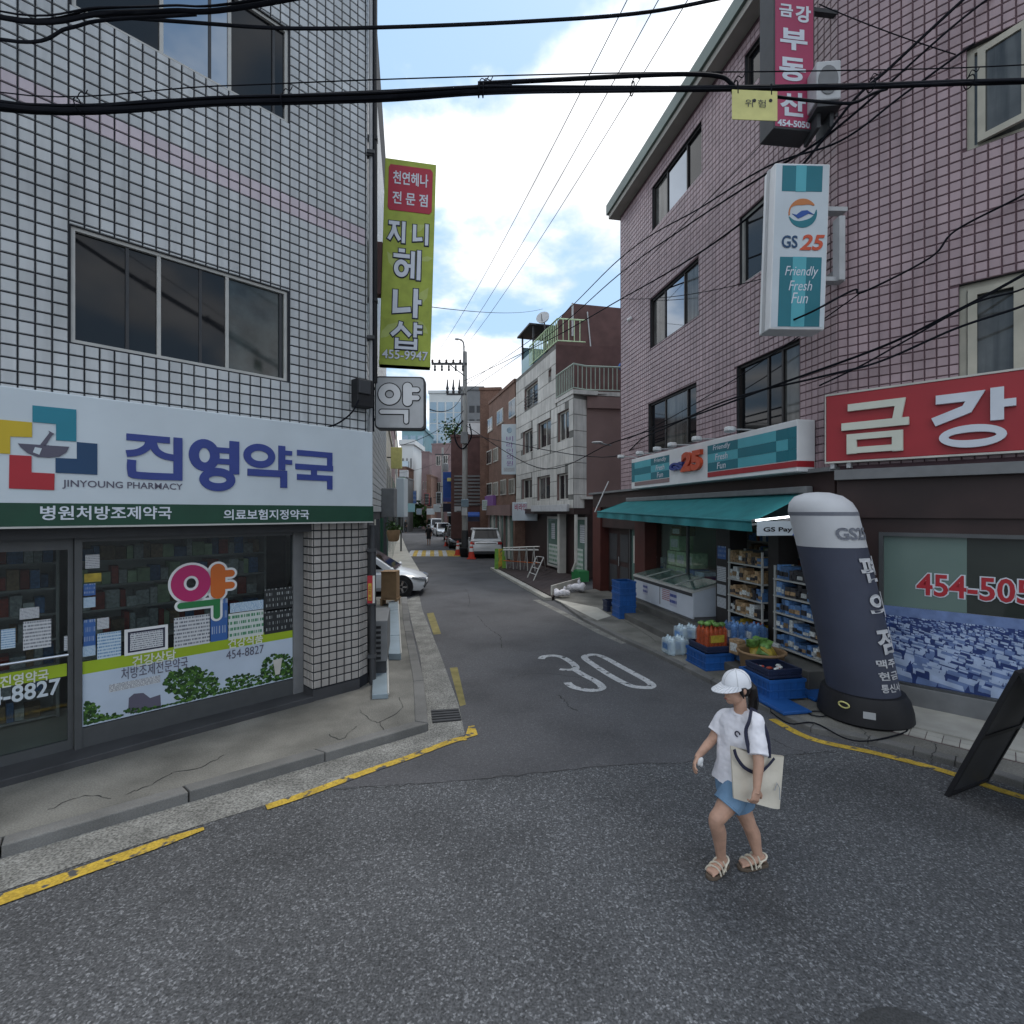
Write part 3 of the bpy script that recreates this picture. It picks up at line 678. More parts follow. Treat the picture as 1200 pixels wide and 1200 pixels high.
# posters and window lettering
def node_mat(name, build, rough=.35):
    m = bpy.data.materials.new(name); m.use_nodes = True; t = m.node_tree; P = t.nodes['Principled BSDF']; P.inputs['Roughness'].default_value = rough
    t.links.new(build(t), P.inputs['Base Color']); MATS[name] = m
def tree_poster(t):
    uv = t.nodes.new('ShaderNodeUVMap'); sx = t.nodes.new('ShaderNodeSeparateXYZ'); t.links.new(uv.outputs[0], sx.inputs[0])
    n = t.nodes.new('ShaderNodeTexNoise'); n.inputs['Scale'].default_value = 1; n.inputs['Detail'].default_value = 7; n.inputs['Roughness'].default_value = .62
    mp_ = t.nodes.new('ShaderNodeMapping'); mp_.inputs['Scale'].default_value = (3.6, .9, 1); t.links.new(uv.outputs[0], mp_.inputs[0]); t.links.new(mp_.outputs[0], n.inputs['Vector'])
    a = t.nodes.new('ShaderNodeMath'); a.operation = 'MULTIPLY_ADD'; a.inputs[1].default_value = 3.4; a.inputs[2].default_value = -1.22; t.links.new(n.outputs['Fac'], a.inputs[0])
    s = t.nodes.new('ShaderNodeMath'); s.operation = 'SUBTRACT'; t.links.new(a.outputs[0], s.inputs[0]); t.links.new(sx.outputs[1], s.inputs[1])
    r = t.nodes.new('ShaderNodeValToRGB'); e = r.color_ramp.elements
    e[0].position = 0.0; e[0].color = (.42, .5, .6, 1); e[1].position = 1; e[1].color = (.01, .03, .008, 1)
    for p, c in ((.015, (.36, .43, .5, 1)), (.03, (.07, .13, .03, 1)), (.2, (.035, .08, .015, 1)), (.32, (.06, .12, .02, 1)), (.5, (.02, .05, .012, 1))):
        x = e.new(p); x.color = c
    t.links.new(s.outputs[0], r.inputs[0]); return r.outputs[0]
node_mat('tree_print', tree_poster)
def scribble_poster(base, ink, sx_=14, sy_=26, thr=.56):
    def f(t):
        uv = t.nodes.new('ShaderNodeUVMap'); mp_ = t.nodes.new('ShaderNodeMapping'); mp_.inputs['Scale'].default_value = (sx_, 1.0, 1); t.links.new(uv.outputs[0], mp_.inputs[0])
        sx = t.nodes.new('ShaderNodeSeparateXYZ'); t.links.new(uv.outputs[0], sx.inputs[0])
        n = t.nodes.new('ShaderNodeTexNoise'); n.inputs['Scale'].default_value = 2; n.inputs['Detail'].default_value = 3
        cb = t.nodes.new('ShaderNodeCombineXYZ'); mu = t.nodes.new('ShaderNodeMath'); mu.operation = 'MULTIPLY'; mu.inputs[1].default_value = sy_ / 3.2; t.links.new(sx.outputs[1], mu.inputs[0])
        fl = t.nodes.new('ShaderNodeMath'); fl.operation = 'FLOOR'; t.links.new(mu.outputs[0], fl.inputs[0]); fc = t.nodes.new('ShaderNodeMath'); fc.operation = 'FRACT'; t.links.new(mu.outputs[0], fc.inputs[0])
        mx_ = t.nodes.new('ShaderNodeMath'); mx_.operation = 'MULTIPLY'; mx_.inputs[1].default_value = sx_; t.links.new(sx.outputs[0], mx_.inputs[0])
        t.links.new(mx_.outputs[0], cb.inputs[0]); t.links.new(fl.outputs[0], cb.inputs[1]); t.links.new(cb.outputs[0], n.inputs['Vector'])
        g1 = t.nodes.new('ShaderNodeMath'); g1.operation = 'GREATER_THAN'; g1.inputs[1].default_value = thr - .08; t.links.new(n.outputs['Fac'], g1.inputs[0])
        g2 = t.nodes.new('ShaderNodeMath'); g2.operation = 'GREATER_THAN'; g2.inputs[1].default_value = .5; t.links.new(fc.outputs[0], g2.inputs[0])
        mm = t.nodes.new('ShaderNodeMath'); mm.operation = 'MULTIPLY'; t.links.new(g1.outputs[0], mm.inputs[0]); t.links.new(g2.outputs[0], mm.inputs[1])
        x = t.nodes.new('ShaderNodeMix'); x.data_type = 'RGBA'; x.inputs[6].default_value = (*base, 1); x.inputs[7].default_value = (*ink, 1); t.links.new(mm.outputs[0], x.inputs[0]); return x.outputs[2]
    return f
node_mat('notice_white', scribble_poster((.5, .52, .54), (.12, .13, .16)))
node_mat('notice_blue', scribble_poster((.45, .55, .62), (.1, .22, .4)))
node_mat('notice_green', scribble_poster((.5, .54, .52), (.05, .2, .1), 10, 14))
node_mat('notice_dark', scribble_poster((.015, .018, .02), (.3, .32, .32), 10, 12, .62))
node_mat('sticker_blue', scribble_poster((.03, .1, .3), (.4, .45, .5), 8, 9, .62))
PN = SN + .024
def uvq(W, u0, u1, z0, z1, n): return MB().quad(W(u0, n, z0), W(u1, n, z0), W(u1, n, z1), W(u0, n, z1), 0, True)
def print_trees():                    # the printed trees of the window film, flat dabs of three greens
    mb = MB(); k = 0
    def dab(px, py, s):
        nonlocal k
        u, z = L.at(px, py, PN - .01); z = max(.42, min(.93, z)); a0 = rnd.uniform(0, 6.3); poly = [(max(mu1 + .01, min(mr - .045, u + s * rnd.uniform(.6, 1.1) * math.cos(a0 + i * 1.2566))), max(.395, z + s * rnd.uniform(.5, 1.0) * math.sin(a0 + i * 1.2566))) for i in range(5)]
        mb.add([L(x, PN - .0115 + k * 2e-6, y) for x, y in poly], [(0, 1, 2, 3, 4)], rnd.choice((0, 0, 1, 2, 2))); k += 1
    for cx, cy, rx, ry, n_, s in ((106, 838, 14, 16, 130, .022), (130, 842, 16, 6, 60, .02), (165, 828, 15, 8, 0, .02), (224, 802, 32, 20, 420, .026), (262, 812, 22, 7, 80, .02), (290, 800, 26, 10, 170, .022), (328, 784, 22, 18, 300, .026), (185, 833, 40, 5, 110, .018)):
        for i in range(n_):
            a, q = rnd.uniform(0, 6.3), rnd.random() ** .55; dab(cx + rx * q * math.cos(a), cy + ry * q * math.sin(a), s * rnd.uniform(.6, 1.3))
    tag(obj('printed_trees', mb, ['print_green', 'print_leaf', 'print_dark'], sw, recalc=False), kind='stuff')
    hs = [(150, 836), (151, 818), (157, 813), (168, 812), (176, 818), (188, 814), (189, 830)]
    obj('printed_house', MB().add([L(*(lambda q: (q[0], PN - .0118, q[1]))(L.at(x, y, PN - .01))) for x, y in hs], [tuple(range(7))]), 'plum', sw, recalc=False)
obj('tree_poster', uvq(L, mu1 + .003, mr - .035, .39, .955, PN - .012), 'print_sky', sw)
print_trees()
obj('lime_band', uvq(L, mu1 + .003, mr - .035, .955, 1.09, PN - .012), 'lime', sw)
obj('lime_band', uvq(L, d0 + .07, mu0 - .055, .955, 1.09, SN - .05), 'lime', dr)
def pbox(px0, py0, px1, py1, n): 
    c = (px0 + px1) / 2; return L.u(px0, n), L.u(px1, n), L.at(c, py1, n)[1], L.at(c, py0, n)[1]
for q, mname in (((114, 741, 142, 771), 'notice_blue'), ((204, 722, 246, 757), 'notice_white'), ((268, 717, 309, 747), 'notice_green'),
                 ((310, 689, 346, 713), 'notice_dark'), ((310, 715, 346, 741), 'notice_dark'), ((247, 702, 267, 751), 'sticker_blue'), ((98, 684, 112, 698), 'sticker_blue'), ((98, 700, 112, 712), 'notice_blue'),
                 ((98, 726, 112, 757), 'sticker_blue'), ((97, 757, 112, 769), 'notice_blue'), ((114, 724, 128, 737), 'notice_white'), ((99, 672, 119, 682), 'snack_yellow'), ((100, 650, 117, 666), 'notice_white'), ((270, 705, 309, 716), 'notice_blue')):
    obj('poster', uvq(L, *pbox(*q, PN), PN - .01), mname, sw)
q = pbox(146, 735, 197, 765, PN)
obj('poster', MB().box(q[0], q[1], PN - .012, PN - .006, q[2], q[3], 0, L), 'white', sw)
obj('poster', MB().box(q[0] + .03, q[1] - .03, PN - .005, PN - .003, q[2] + .03, q[3] - .03, 0, L), 'navy', sw)
obj('poster', uvq(L, q[0] + .05, q[1] - .05, q[2] + .05, q[3] - .05, PN), 'notice_white', sw)
DN = SN - .045
for q, mname in (((1, 737, 18, 760), 'notice_blue'), ((27, 727, 60, 760), 'notice_white'), ((23, 712, 46, 725), 'notice_white'), ((75, 745, 83, 762), 'notice_white')):
    obj('poster', uvq(L, *pbox(*q, DN), DN), mname, dr)
def ltext(s, px0, py0, px1, py1, m_, par, n, **k):
    text(s, L, *pbox(px0, py0, px1, py1, n), n, m_, par, **k)
ltext('건강상담', 155, 765, 206, 778, 'letter_cream', sw, PN - .008, off=.02)
ltext('건강식품', 267, 745, 308, 757, 'letter_cream', sw, PN - .008, off=.02)
ltext('처방조제전문약국', 142, 776, 220, 790, 'plum', sw, PN - .008, off=.004)
ltext('454-8827', 265, 759, 309, 769, 'plum', sw, PN - .008)
obj('print', uvq(L, *pbox(128, 797, 188, 806, PN), PN - .0085), 'notice_white', sw)
ltext('진영약국', 0, 788, 57, 802, 'letter_cream', dr, DN + .004, off=.02)
ltext('454-8827', -45, 804, 71, 824, 'sign_white', dr, DN + .004, off=.02)
for s, q, mn in (('ㅇ', (200, 662, 247, 705), 'magenta'), ('ㅑ', (250, 662, 274, 699), 'orange'), ('ㄱ', (206, 702, 262, 728), 'green_mid')):
    block_letter(s, L, *pbox(*q, PN), PN - .004, 'white', sw, depth=.002, grow=.028, rnd_=True); block_letter(s, L, *pbox(*q, PN), PN + .001, mn, sw, depth=.002, rnd_=True)
cup = [(320, 774), (331, 771), (328, 790), (323, 791)]
obj('poster', MB().prism([L.at(x, y, PN) for x, y in cup], PN - .008, PN - .004, 0, L), 'off_white', sw)
# interior of the pharmacy
it = MB()
it.quad(L(-3.4, -3.6, .17), L(pl1, -3.6, .17), L(pl1, -3.6, 2.6), L(-3.4, -3.6, 2.6)); it.quad(L(-3.4, -.4, .172), L(pl1, -.4, .172), L(pl1, -3.6, .172), L(-3.4, -3.6, .172))
it.quad(L(-3.4, -.4, 2.61), L(pl1, -.4, 2.61), L(pl1, -3.6, 2.61), L(-3.4, -3.6, 2.61)); it.quad(L(pl1 - .05, -.36, .17), L(pl1 - .05, -3.6, .17), L(pl1 - .05, -3.6, 2.6), L(pl1 - .05, -.36, 2.6)); it.quad(L(-3.4, -.36, .17), L(-3.4, -3.6, .17), L(-3.4, -3.6, 2.6), L(-3.4, -.36, 2.6))
obj('interior', it, 'interior', ph, recalc=False)
def goods_shelf(name, label, W, u0, u1, n0, n1, z0, z1, rows, mats_, frame='alu_light', fill=.8):
    t = thing(name, label, 'shelf', (*W((u0 + u1) / 2, (n0 + n1) / 2, 0).xy, z0))
    f = MB()
    for a in (u0, u1 - .03): f.box(a, a + .03, n0, n1, z0, z1, 0, W)
    f.box(u0, u1, n0, n0 + .02, z0, z1, 0, W); obj('frame', f, frame, t)
    h = (z1 - z0) / rows
    for j in range(rows): obj('shelf_board', MB().box(u0 + .03, u1 - .03, n0 + .02, n1, z0 + j * h + .02, z0 + j * h + .045, 0, W), frame, t)
    gm = MB(); 
    for j in range(rows):
        u = u0 + .05
        while u < u1 - .12:
            ww = rnd.uniform(.06, .16); hh = h * rnd.uniform(.4, fill); 
            if u + ww > u1 - .04: break
            gm.box(u, u + ww - .008, n0 + .06, n1 - rnd.uniform(.02, .08), z0 + j * h + .046, z0 + j * h + .046 + hh, rnd.randrange(len(mats_)), W); u += ww
    tag(obj('goods', gm, mats_, t), kind='stuff')
    return t
goods_shelf('shelf', 'tall shelf of medicine boxes deep inside behind the pharmacy window', L, .7, 2.95, -1.75, -1.4, .18, 2.35, 7, ['pack_white', 'pack_white', 'pack_blue', 'pack_brown', 'pack_green', 'pack_red'])
goods_shelf('shelf', 'shelf of medicine boxes behind the glass pharmacy door', L, -1.6, .55, -1.9, -1.55, .18, 2.35, 7, ['pack_white', 'pack_brown', 'pack_white', 'pack_blue', 'pack_red'])
cnt = thing('counter', 'dark pharmacy counter standing behind the window posters', 'counter', (*L(1.6, -1.3, 0).xy, .17))
obj('body', MB().box(.9, 2.6, -1.2, -.8, .18, 1.15, 0, L), 'dark_grey', cnt); obj('top', MB().box(.85, 2.65, -1.25, -.75, 1.15, 1.2, 0, L), 'alu_light', cnt)

# ------------------------------------------------------------------ pharmacy sign board
ps = thing('shop_sign', 'long white sign board with blue letters and a green strip above the pharmacy', 'sign', (*L(1.5, .1, 0).xy, 2.56))
se = L.u(437, .22)
obj('board', MB().box(-2.2, se, .02, .22, 2.56, 3.86, 0, L), 'sign_white', ps, bevel=.012)
obj('green_strip', MB().box(-2.2, se + .004, .2, .226, 2.565, 2.785, 0, L), 'green_dark', ps)
obj('edge_trim', MB().box(-2.2, se + .004, .2, .228, 2.545, 2.563, 0, L), 'alu_light', ps)
BN = .222
for pts, mn in (([(190, 225), (447, 250), (447, 437), (328, 430), (328, 335), (190, 322)], 'teal_logo'), ([(450, 440), (570, 450), (570, 632), (325, 620), (325, 533), (450, 538)], 'navy_logo'),
                ([(-60, 303), (188, 325), (188, 412), (60, 408), (60, 510), (-60, 503)], 'yellow_logo'), ([(55, 515), (185, 522), (185, 618), (320, 625), (318, 722), (52, 712)], 'red_logo'),
                ([(105, 448), (405, 468), (390, 500), (350, 525), (290, 532), (220, 528), (160, 505), (120, 470)], 'plum'), ([(235, 456), (290, 385), (284, 374), (318, 392), (304, 402), (265, 464)], 'plum')):
    obj('logo_shape', MB().prism([L.at(x / 5, 430 + y / 5, BN) for x, y in pts], BN - .004, BN + (.006 if mn != 'plum' else .008), 0, L), mn, ps)
obj('logo_shape', MB().prism([L.at(x / 5, 430 + y / 5, BN) for x, y in [(205, 470), (245, 478), (230, 515), (192, 500)]], BN, BN + .011, 0, L), 'sign_white', ps)
for ch, q in (('진', (148, 510.5, 214, 562)), ('영', (221, 515, 280, 575)), ('약', (285, 521, 342, 571)), ('국', (346, 529, 390, 573))):
    block_letter(ch, L, *pbox(*q, BN), BN, 'blue_deep', ps, depth=.01)
ltext('JINYOUNG PHARMACY', 73, 564.5, 214, 574.5, 'plum', ps, BN, off=.012)
ltext('병원처방조제약국', 47, 593, 201, 609, 'letter_pale', ps, .226, off=.018)
ltext('의료보험지정약국', 262, 597, 362, 609, 'letter_pale', ps, .226, off=.018)
# ------------------------------------------------------------------ signs on the lane side of the pharmacy building
B = Wall((-2.22, 8.55), (.9, .19))
def BT(u, n, z): p = B(u * .91, n, z); p.x += (z - 5.2) * .03; return p
gb = thing('blade_sign', 'tall green and red hair salon banner sign hanging beside the white tiled corner', 'sign', (-1.8, 8.6, 5.15))
obj('box', MB().box(0, .93, -.22, 0, 5.17, 8.62, 0, BT), 'banner_green', gb, bevel=.01)
obj('base_strip', MB().box(-.004, .934, -.2, .004, 5.17, 5.24, 0, BT), 'banner_green', gb)
obj('red_panel', MB().prism([(x, z) for x, z in ((.07, 7.81), (.1, 7.76), (.83, 7.76), (.87, 7.81), (.87, 8.47), (.83, 8.52), (.1, 8.52), (.07, 8.47))], 0, .008, 0, BT), 'banner_red', gb)
text('천연헤나', BT, .15, .79, 8.2, 8.42, .008, 'letter_pale', gb, off=.02); text('전 문 점', BT, .15, .79, 7.87, 8.08, .008, 'letter_pale', gb, off=.02)
for s, q in (('지', (.1, .4, 7.22, 7.58)), ('니', (.54, .82, 7.22, 7.58)), ('헤', (.19, .7, 6.62, 7.12)), ('나', (.2, .73, 5.98, 6.47)), ('샵', (.19, .76, 5.44, 5.9))):
    block_letter(s, BT, *q, .002, 'navy', gb, depth=.002, grow=.018); block_letter(s, BT, *q, .0125, 'letter_pale', gb, depth=.002)
text('455-9947', BT, .05, .88, 5.27, 5.42, .003, 'plum', gb, off=.02, grow=.015); text('455-9947', BT, .05, .88, 5.27, 5.42, .006, 'letter_pale', gb, off=.01, depth=.006)
obj('bracket', MB().box(-.28, -.004, -.2, -.02, 6.35, 7.22, 0, BT), 'roof_brown', gb)
for cx, cz, s, a in ((.62, 7.5, .16, .5), (.2, 6.9, .2, 2.2), (.75, 6.35, .2, 1.0), (.16, 5.75, .22, .7), (.74, 5.85, .18, 2.4), (.55, 6.75, .12, 1.8), (.8, 7.0, .12, .2), (.45, 5.5, .15, 2.9)):
    pl_ = [(cx + s * math.cos(a) * t - s * .42 * math.sin(a) * w_, cz + s * math.sin(a) * t + s * .42 * math.cos(a) * w_) for t, w_ in ((-1, 0), (-.5, .7), (.2, .9), (1, 0), (.2, -.9), (-.5, -.7))]; obj('leaf_print', MB().prism([(min(.92, max(.01, x)), z) for x, z in pl_], 0, .0015, 0, BT), 'banner_leaf', gb)
yk = thing('light_box_sign', 'square white light box sign reading 약 below the green banner', 'sign', (-1.8, 8.3, 4.0))
Y_ = Wall((-2.2, 8.2), (.99, .06))
def rrect(a, b, c, d, r, k=4):
    out = []
    for cx, cz, s in ((b - r, c + r, -90), (b - r, d - r, 0), (a + r, d - r, 90), (a + r, c + r, 180)):
        out += [(cx + r * math.cos(R(s + 90 * i / k)), cz + r * math.sin(R(s + 90 * i / k))) for i in range(k + 1)]
    return out
obj('rim', MB().prism(rrect(0, .8, 4.03, 4.88, .07), -.2, -.012, 0, Y_), 'dark_grey', yk, smooth=40)
obj('face', MB().prism(rrect(.02, .775, 4.055, 4.855, .06), -.012, 0, 0, Y_), 'light_grey', yk)
for s, q in (('ㅇ', (.06, .41, 4.42, 4.76)), ('ㅑ', (.47, .71, 4.42, 4.76)), ('ㄱ', (.06, .58, 4.12, 4.36))):
    block_letter(s, Y_, *q, .001, 'black', yk, depth=.002, grow=.017, rnd_=True); block_letter(s, Y_, *q, .004, 'white', yk, depth=.008, rnd_=True)
obj('bracket', MB().tube([Y_(-.2, -.1, 4.7), Y_(.02, -.1, 4.7)], .025).tube([Y_(-.2, -.1, 4.2), Y_(.02, -.1, 4.2)], .025), 'dark_grey', yk)
jb = thing('junction_box', 'black electric box with cables on the tiled corner above the sign board', 'electric box', tuple(L(3.72, .1, 4.3)))
obj('case', MB().box(3.6, 3.86, .02, .2, 4.22, 4.62, 0, L), 'black', jb, bevel=.01)
obj('cover', MB().box(3.61, 3.8, .2, .23, 4.4, 4.6, 0, L), 'dark_grey', jb, bevel=.01)
obj('cable', MB().tube(smooth_pts([L(3.62, .2, 4.3), L(3.5, .22, 4.1), L(3.35, .15, 3.95), L(3.2, .1, 3.87)], 5), .012), 'cable', jb)
for i, (u, n, r_, z0, z1, m_, lab) in enumerate(((.3, .1, .05, 4.7, 12.2, 'black', 'thick black downpipe up the corner of the white tiled building'), (.1, .07, .035, 3.9, 12.2, 'light_grey', 'pale grey conduit beside the black downpipe'), (.0, .11, .014, 3.9, 12.2, 'cable', 'thin dark cable running up the tiled corner'), (.12, .09, .05, .1, 2.5, 'dark_grey', 'dark pipe standing beside the tiled pillar'))):
    t = thing('drain_pipe', lab, 'pipe', tuple(L2(u, n, z0)))
    obj('tube', MB().tube([L2(u, n, z0), L2(u, n, z1)], r_, 10), m_, t, smooth=40)
    for k in range(3):
        z = z0 + (z1 - z0) * (k + .5) / 3; obj('clamp', MB().box(u - r_ * 1.15, u + r_ * 1.15, .015, n + r_ * 1.1, z, z + .05, 0, L2), 'dark_grey', t)
# ------------------------------------------------------------------ right: pavement, steps, paving
CX, CY = 4.777, 7.504
R1 = Wall((2.87, 17.7), (1.907, -10.196)); R1E = 10.373
R2 = Wall((CX, CY), (.7185, -.6955))
pav_r = thing('pavement', 'narrow concrete pavement in front of the convenience store and estate agent', None, (4, 9, 0), kind='structure')
ER = [G(646.7, 701).xy, G(682.7, 727.5).xy, G(732, 753).xy, G(766, 768).xy, G(800, 785).xy, G(833, 802).xy, G(903, 837).xy, G(950, 859).xy, G(1017, 873).xy, G(1070, 886).xy, G(1119, 899).xy, G(1200, 926).xy, Vector((7.2, 2.9))]
ERr = [(p.x, p.y) for p in reversed(ER)]
QR = kerb_line(pav_r, ERr, -.0, .07, 1.2) if False else None
inn = [(p[0] + .1, p[1] + .1) for p in ERr]
for i in range(len(ERr) - 1):
    a, b, a2, b2 = Vector(ERr[i]), Vector(ERr[i + 1]), Vector(inn[i]), Vector(inn[i + 1])
    obj('kerb_stone', MB().slab([a.lerp(b, .004), b.lerp(a, .004), b2.lerp(a2, .004), a2.lerp(b2, .004)], -.02, .072), 'kerb', pav_r, bevel=.012)
obj('pavement_slab', MB().slab(inn + [(2.9, 17.6), (4.4, 17.6), (9, 8), (9, 2.9)], -.02, .068), 'concrete', pav_r)
for pts in ([(1092, 868), (1098, 877), (1091, 888), (1094, 897)], [(1008, 848), (1012, 858), (1024, 868)], [(720, 720), (745, 735), (770, 752)]):
    pr_ = ragged([G(x, y, .07) for x, y in pts]); obj('crack', stroke(pr_, [rnd.uniform(.003, .013) for _ in pr_], .0725), 'crack', pav_r, recalc=False)
obj('smooth_slab', MB().box(.1, 4.2, .03, .86, .05, .1, 0, R2), 'paver_white', pav_r)
for i in range(16):
    for j in range(2):
        obj('paving_tile', MB().box(.35 + i * .15 + .004, .35 + (i + 1) * .15 - .004, .875 + j * .14, .875 + (j + 1) * .14 - .008, .05, .083 + rnd.uniform(0, .003), 0, R2), 'paver_white', pav_r)
obj('paving_bed', MB().box(.35, 2.75, .872, 1.152, .05, .074, 0, R2), 'joint_pink', pav_r)
obj('pale_patch', MB().slab([G(650, 702, .07).xy, G(700, 712, .07).xy, G(716, 722, .07).xy, G(700, 727, .07).xy], .05, .075), 'paver_white', pav_r)
gs_ = stroke([G(628, 703), G(655, 716), G(682, 730), G(705, 742), G(733, 754)], .2, .004)
tag(obj('gutter', gs_, 'gutter', recalc=False), 'thin concrete gutter along the right edge of the lane', kind='structure')

# ------------------------------------------------------------------ pink tiled corner building
rb = thing('corner_building', 'pink tiled four storey corner building with the convenience store and estate agent', 'building', (*R1(6, -3, 0).xy, 0))
UA = R1.u(727)
def rz(W, px, yt, yb): return W.at(px, yb)[1], W.at(px, yt)[1]
H1 = []
def hole(W, pl, pr, ytl, ybl, lst):
    z0, z1 = rz(W, pl, ytl, ybl); lst.append((W.u(pl), W.u(pr), z0, z1)); return lst[-1]
w31 = hole(R1, 764.5, 822.5, 220, 271, H1); w32 = hole(R1, 873, 905, 66, 112, H1)
w21 = hole(R1, 762, 819, 352, 409, H1); w22 = hole(R1, 867, 905, 256, 335, H1)
w11 = hole(R1, 760, 816, 474, 532, H1); w12 = hole(R1, 863.5, 937, 430, 520, H1)
H2 = []
w2a = (R2.u(1133), R2.u(1133) + 1.7, *rz(R2, 1133, 56, 177)); w1a = (R2.u(1124), R2.u(1124) + 1.7, R2.at(1124, 334)[1] - 1.35, R2.at(1124, 334)[1]); H2 += [w2a, w1a]
ZT = 11.66
m = MB(); wall_sheet(m, R1, UA, R1E, 3.3, ZT, H1); wall_sheet(m, R2, 0, 5.5, 3.3, ZT, H2)
bk = [R1(UA, 0, 0), R1(UA, -7, 0), R2(5.5, -6, 0), R2(5.5, 0, 0), R1(R1E, 0, 0)]
for a, b in zip(bk[:3], bk[1:4]): m.quad(*[Vector((p.x, p.y, z)) for p, z in ((a, 3.3), (b, 3.3), (b, ZT), (a, ZT))])
m.add([Vector((p.x, p.y, ZT + .3)) for p in bk], [(0, 1, 2, 3, 4)]); m.add([Vector((p.x, p.y, 3.3)) for p in bk], [(0, 1, 2, 3, 4)])
obj('wall', m, 'joint_pink', rb, recalc=False)
MP = .124
rest = lay_tiles(rb, R2, tile_rects(.0, 5.4, 3.36, ZT, MP, MP, H2), .013, .01, 'tile_pink', 290, pick=lambda r: r[2] > 4.35)
for r in tile_rects(R1E - MP * int((R1E - UA) / MP), R1E + .001, 3.36, ZT, MP, MP, H1): tile_geo(rest, R1, r, .013, .01, .002)
tag(obj('wall_tiles', rest, 'tile_pink', rb, recalc=False), kind='stuff')
def third(h, a=.27, b=.7): return (h[0] + (h[1] - h[0]) * a, h[0] + (h[1] - h[0]) * b)
window(rb, R1, *w31, depth=.1, div=third(w31, .3, .7), fm='frame_dark', panes=('win_curtain', 'win_sky', 'win_dark'))
window(rb, R1, *w21, depth=.1, div=third(w21, .3, .7), fm='frame_dark', panes=('win_curtain', 'win_sky', 'win_curtain'))
window(rb, R1, *w11, depth=.1, div=third(w11, .35, .8), fm='frame_dark', panes=('win_dark', 'win_curtain', 'win_dark'))
window(rb, R1, *w32, depth=.1, div=(), fm='frame_dark', panes=('win_dark',)); window(rb, R1, *w22, depth=.1, div=(), fm='alu_light', panes=('win_dark',))
window(rb, R1, *w12, depth=.1, div=third(w12, .5, .72), fm='frame_dark', panes=('win_dark', 'win_dark', 'win_curtain'))
for h in (w2a, w1a):
    wn = window(rb, R2, *h, depth=.12, div=(h[0] + .62,), fm='frame_beige', panes=('win_curtain', 'win_dark'), fw=.07)
# tilted casement leaf of the upper window
lf = MB(); a0, z0, z1 = w2a[0] + .1, w2a[2] + .06, w2a[3] - .08
def LT(u, n, z): return R2(a0 + u * .93, -.02 + u * .32 + n, z)
for q in ((0, .5, z0, z0 + .08), (0, .5, z1 - .08, z1), (0, .08, z0 + .08, z1 - .08), (.42, .5, z0 + .08, z1 - .08)): lf.box(q[0], q[1], -.03, .02, q[2], q[3], 0, LT)
lo = obj('casement', lf, 'frame_beige', rb); obj('pane', MB().box(.08, .42, -.012, -.004, z0 + .08, z1 - .08, 0, LT), 'win_curtain', lo)
for h in (w1a,):
    lf = MB()
    for q in ((.08, .62, h[2] + .05, h[2] + .13), (.08, .62, h[3] - .16, h[3] - .08), (.08, .17, h[2] + .13, h[3] - .16), (.5, .62, h[2] + .13, h[3] - .16)): lf.box(h[0] + q[0], h[0] + q[1], -.07, -.03, q[2], q[3], 0, R2)
    obj('casement', lf, 'frame_beige', rb)
# eaves
ev = MB(); 
ev.box(UA - .25, R1E + .3, -.3, .36, ZT + .12, ZT + .42, 0, R1); ev.box(-.3, 5.6, -.3, .357, ZT + .121, ZT + .418, 0, R2)
e2 = MB(); e2.box(UA - .2, R1E + .2, -.2, .3, ZT - .02, ZT + .118, 0, R1); e2.box(-.2, 5.5, -.2, .298, ZT - .018, ZT + .117, 0, R2)
obj('eave', ev, 'eave', rb); obj('soffit', e2, 'soffit', rb)
# ground floor cladding
def U1(px, n=0): return R1.u(px, n)
cl = MB()
cl.box(-.05, R1E, -.5, .06, 2.86, 3.3, 0, R1); cl.box(0, 5.5, -.5, .062, 2.62, 3.16, 0, R2)
obj('fascia', cl, 'brown_clad', rb); obj('ledge', MB().box(-.2, R1E + .02, -.3, .16, 3.3, 3.36, 0, R1).box(0, 5.5, -.3, .22, 3.16, 3.3, 0, R2), 'grey', rb)
ud0, ud1, ud2, uw0 = U1(705), U1(730), U1(745), U1(757)
obj('column', MB().box(-.1, ud0, -.5, .05, .03, 2.86, 0, R1), 'brown_red', rb, bevel=.01); obj('column', MB().box(ud2, uw0, -.5, .04, .03, 2.86, 0, R1), 'brown_red', rb, bevel=.01)
obj('door_header', MB().box(ud0, ud2, -.45, -.02, 2.2, 2.86, 0, R1), 'brown_clad', rb)
for a, b in ((ud0 + .02, (ud0 + ud1) / 2 - .01), ((ud0 + ud1) / 2 + .01, ud1 - .02)):
    d = obj('door', MB().box(a, b, -.3, -.24, .06, 2.2, 0, R1), 'brown_clad', rb, bevel=.01)
    obj('door_panel', MB().box(a + .12, b - .12, -.24, -.23, .25, 1.0, 0, R1).box(a + .12, b - .12, -.24, -.23, 1.15, 2.0, 0, R1), 'dark_grey', d, bevel=.01)
obj('handle', MB().tube([R1((ud0 + ud1) / 2 + .1, -.2, 1.0), R1((ud0 + ud1) / 2 + .1, -.2, 1.3)], .02), 'chrome', rb)
gp = obj('side_light', MB().box(ud1, ud1 + .06, -.3, -.2, .06, 2.2, 0, R1).box(ud2 - .06, ud2 - .003, -.3, -.2, .06, 2.2, 0, R1), 'alu', rb)
obj('pane', MB().box(ud1 + .06, ud2 - .06, -.26, -.25, .06, 2.2, 0, R1), 'teal_glass', gp)
obj('meter_box', MB().box(ud1 + .3, ud2 - .25, -.24, -.2, 1.2, 2.0, 0, R1), 'off_white', gp)
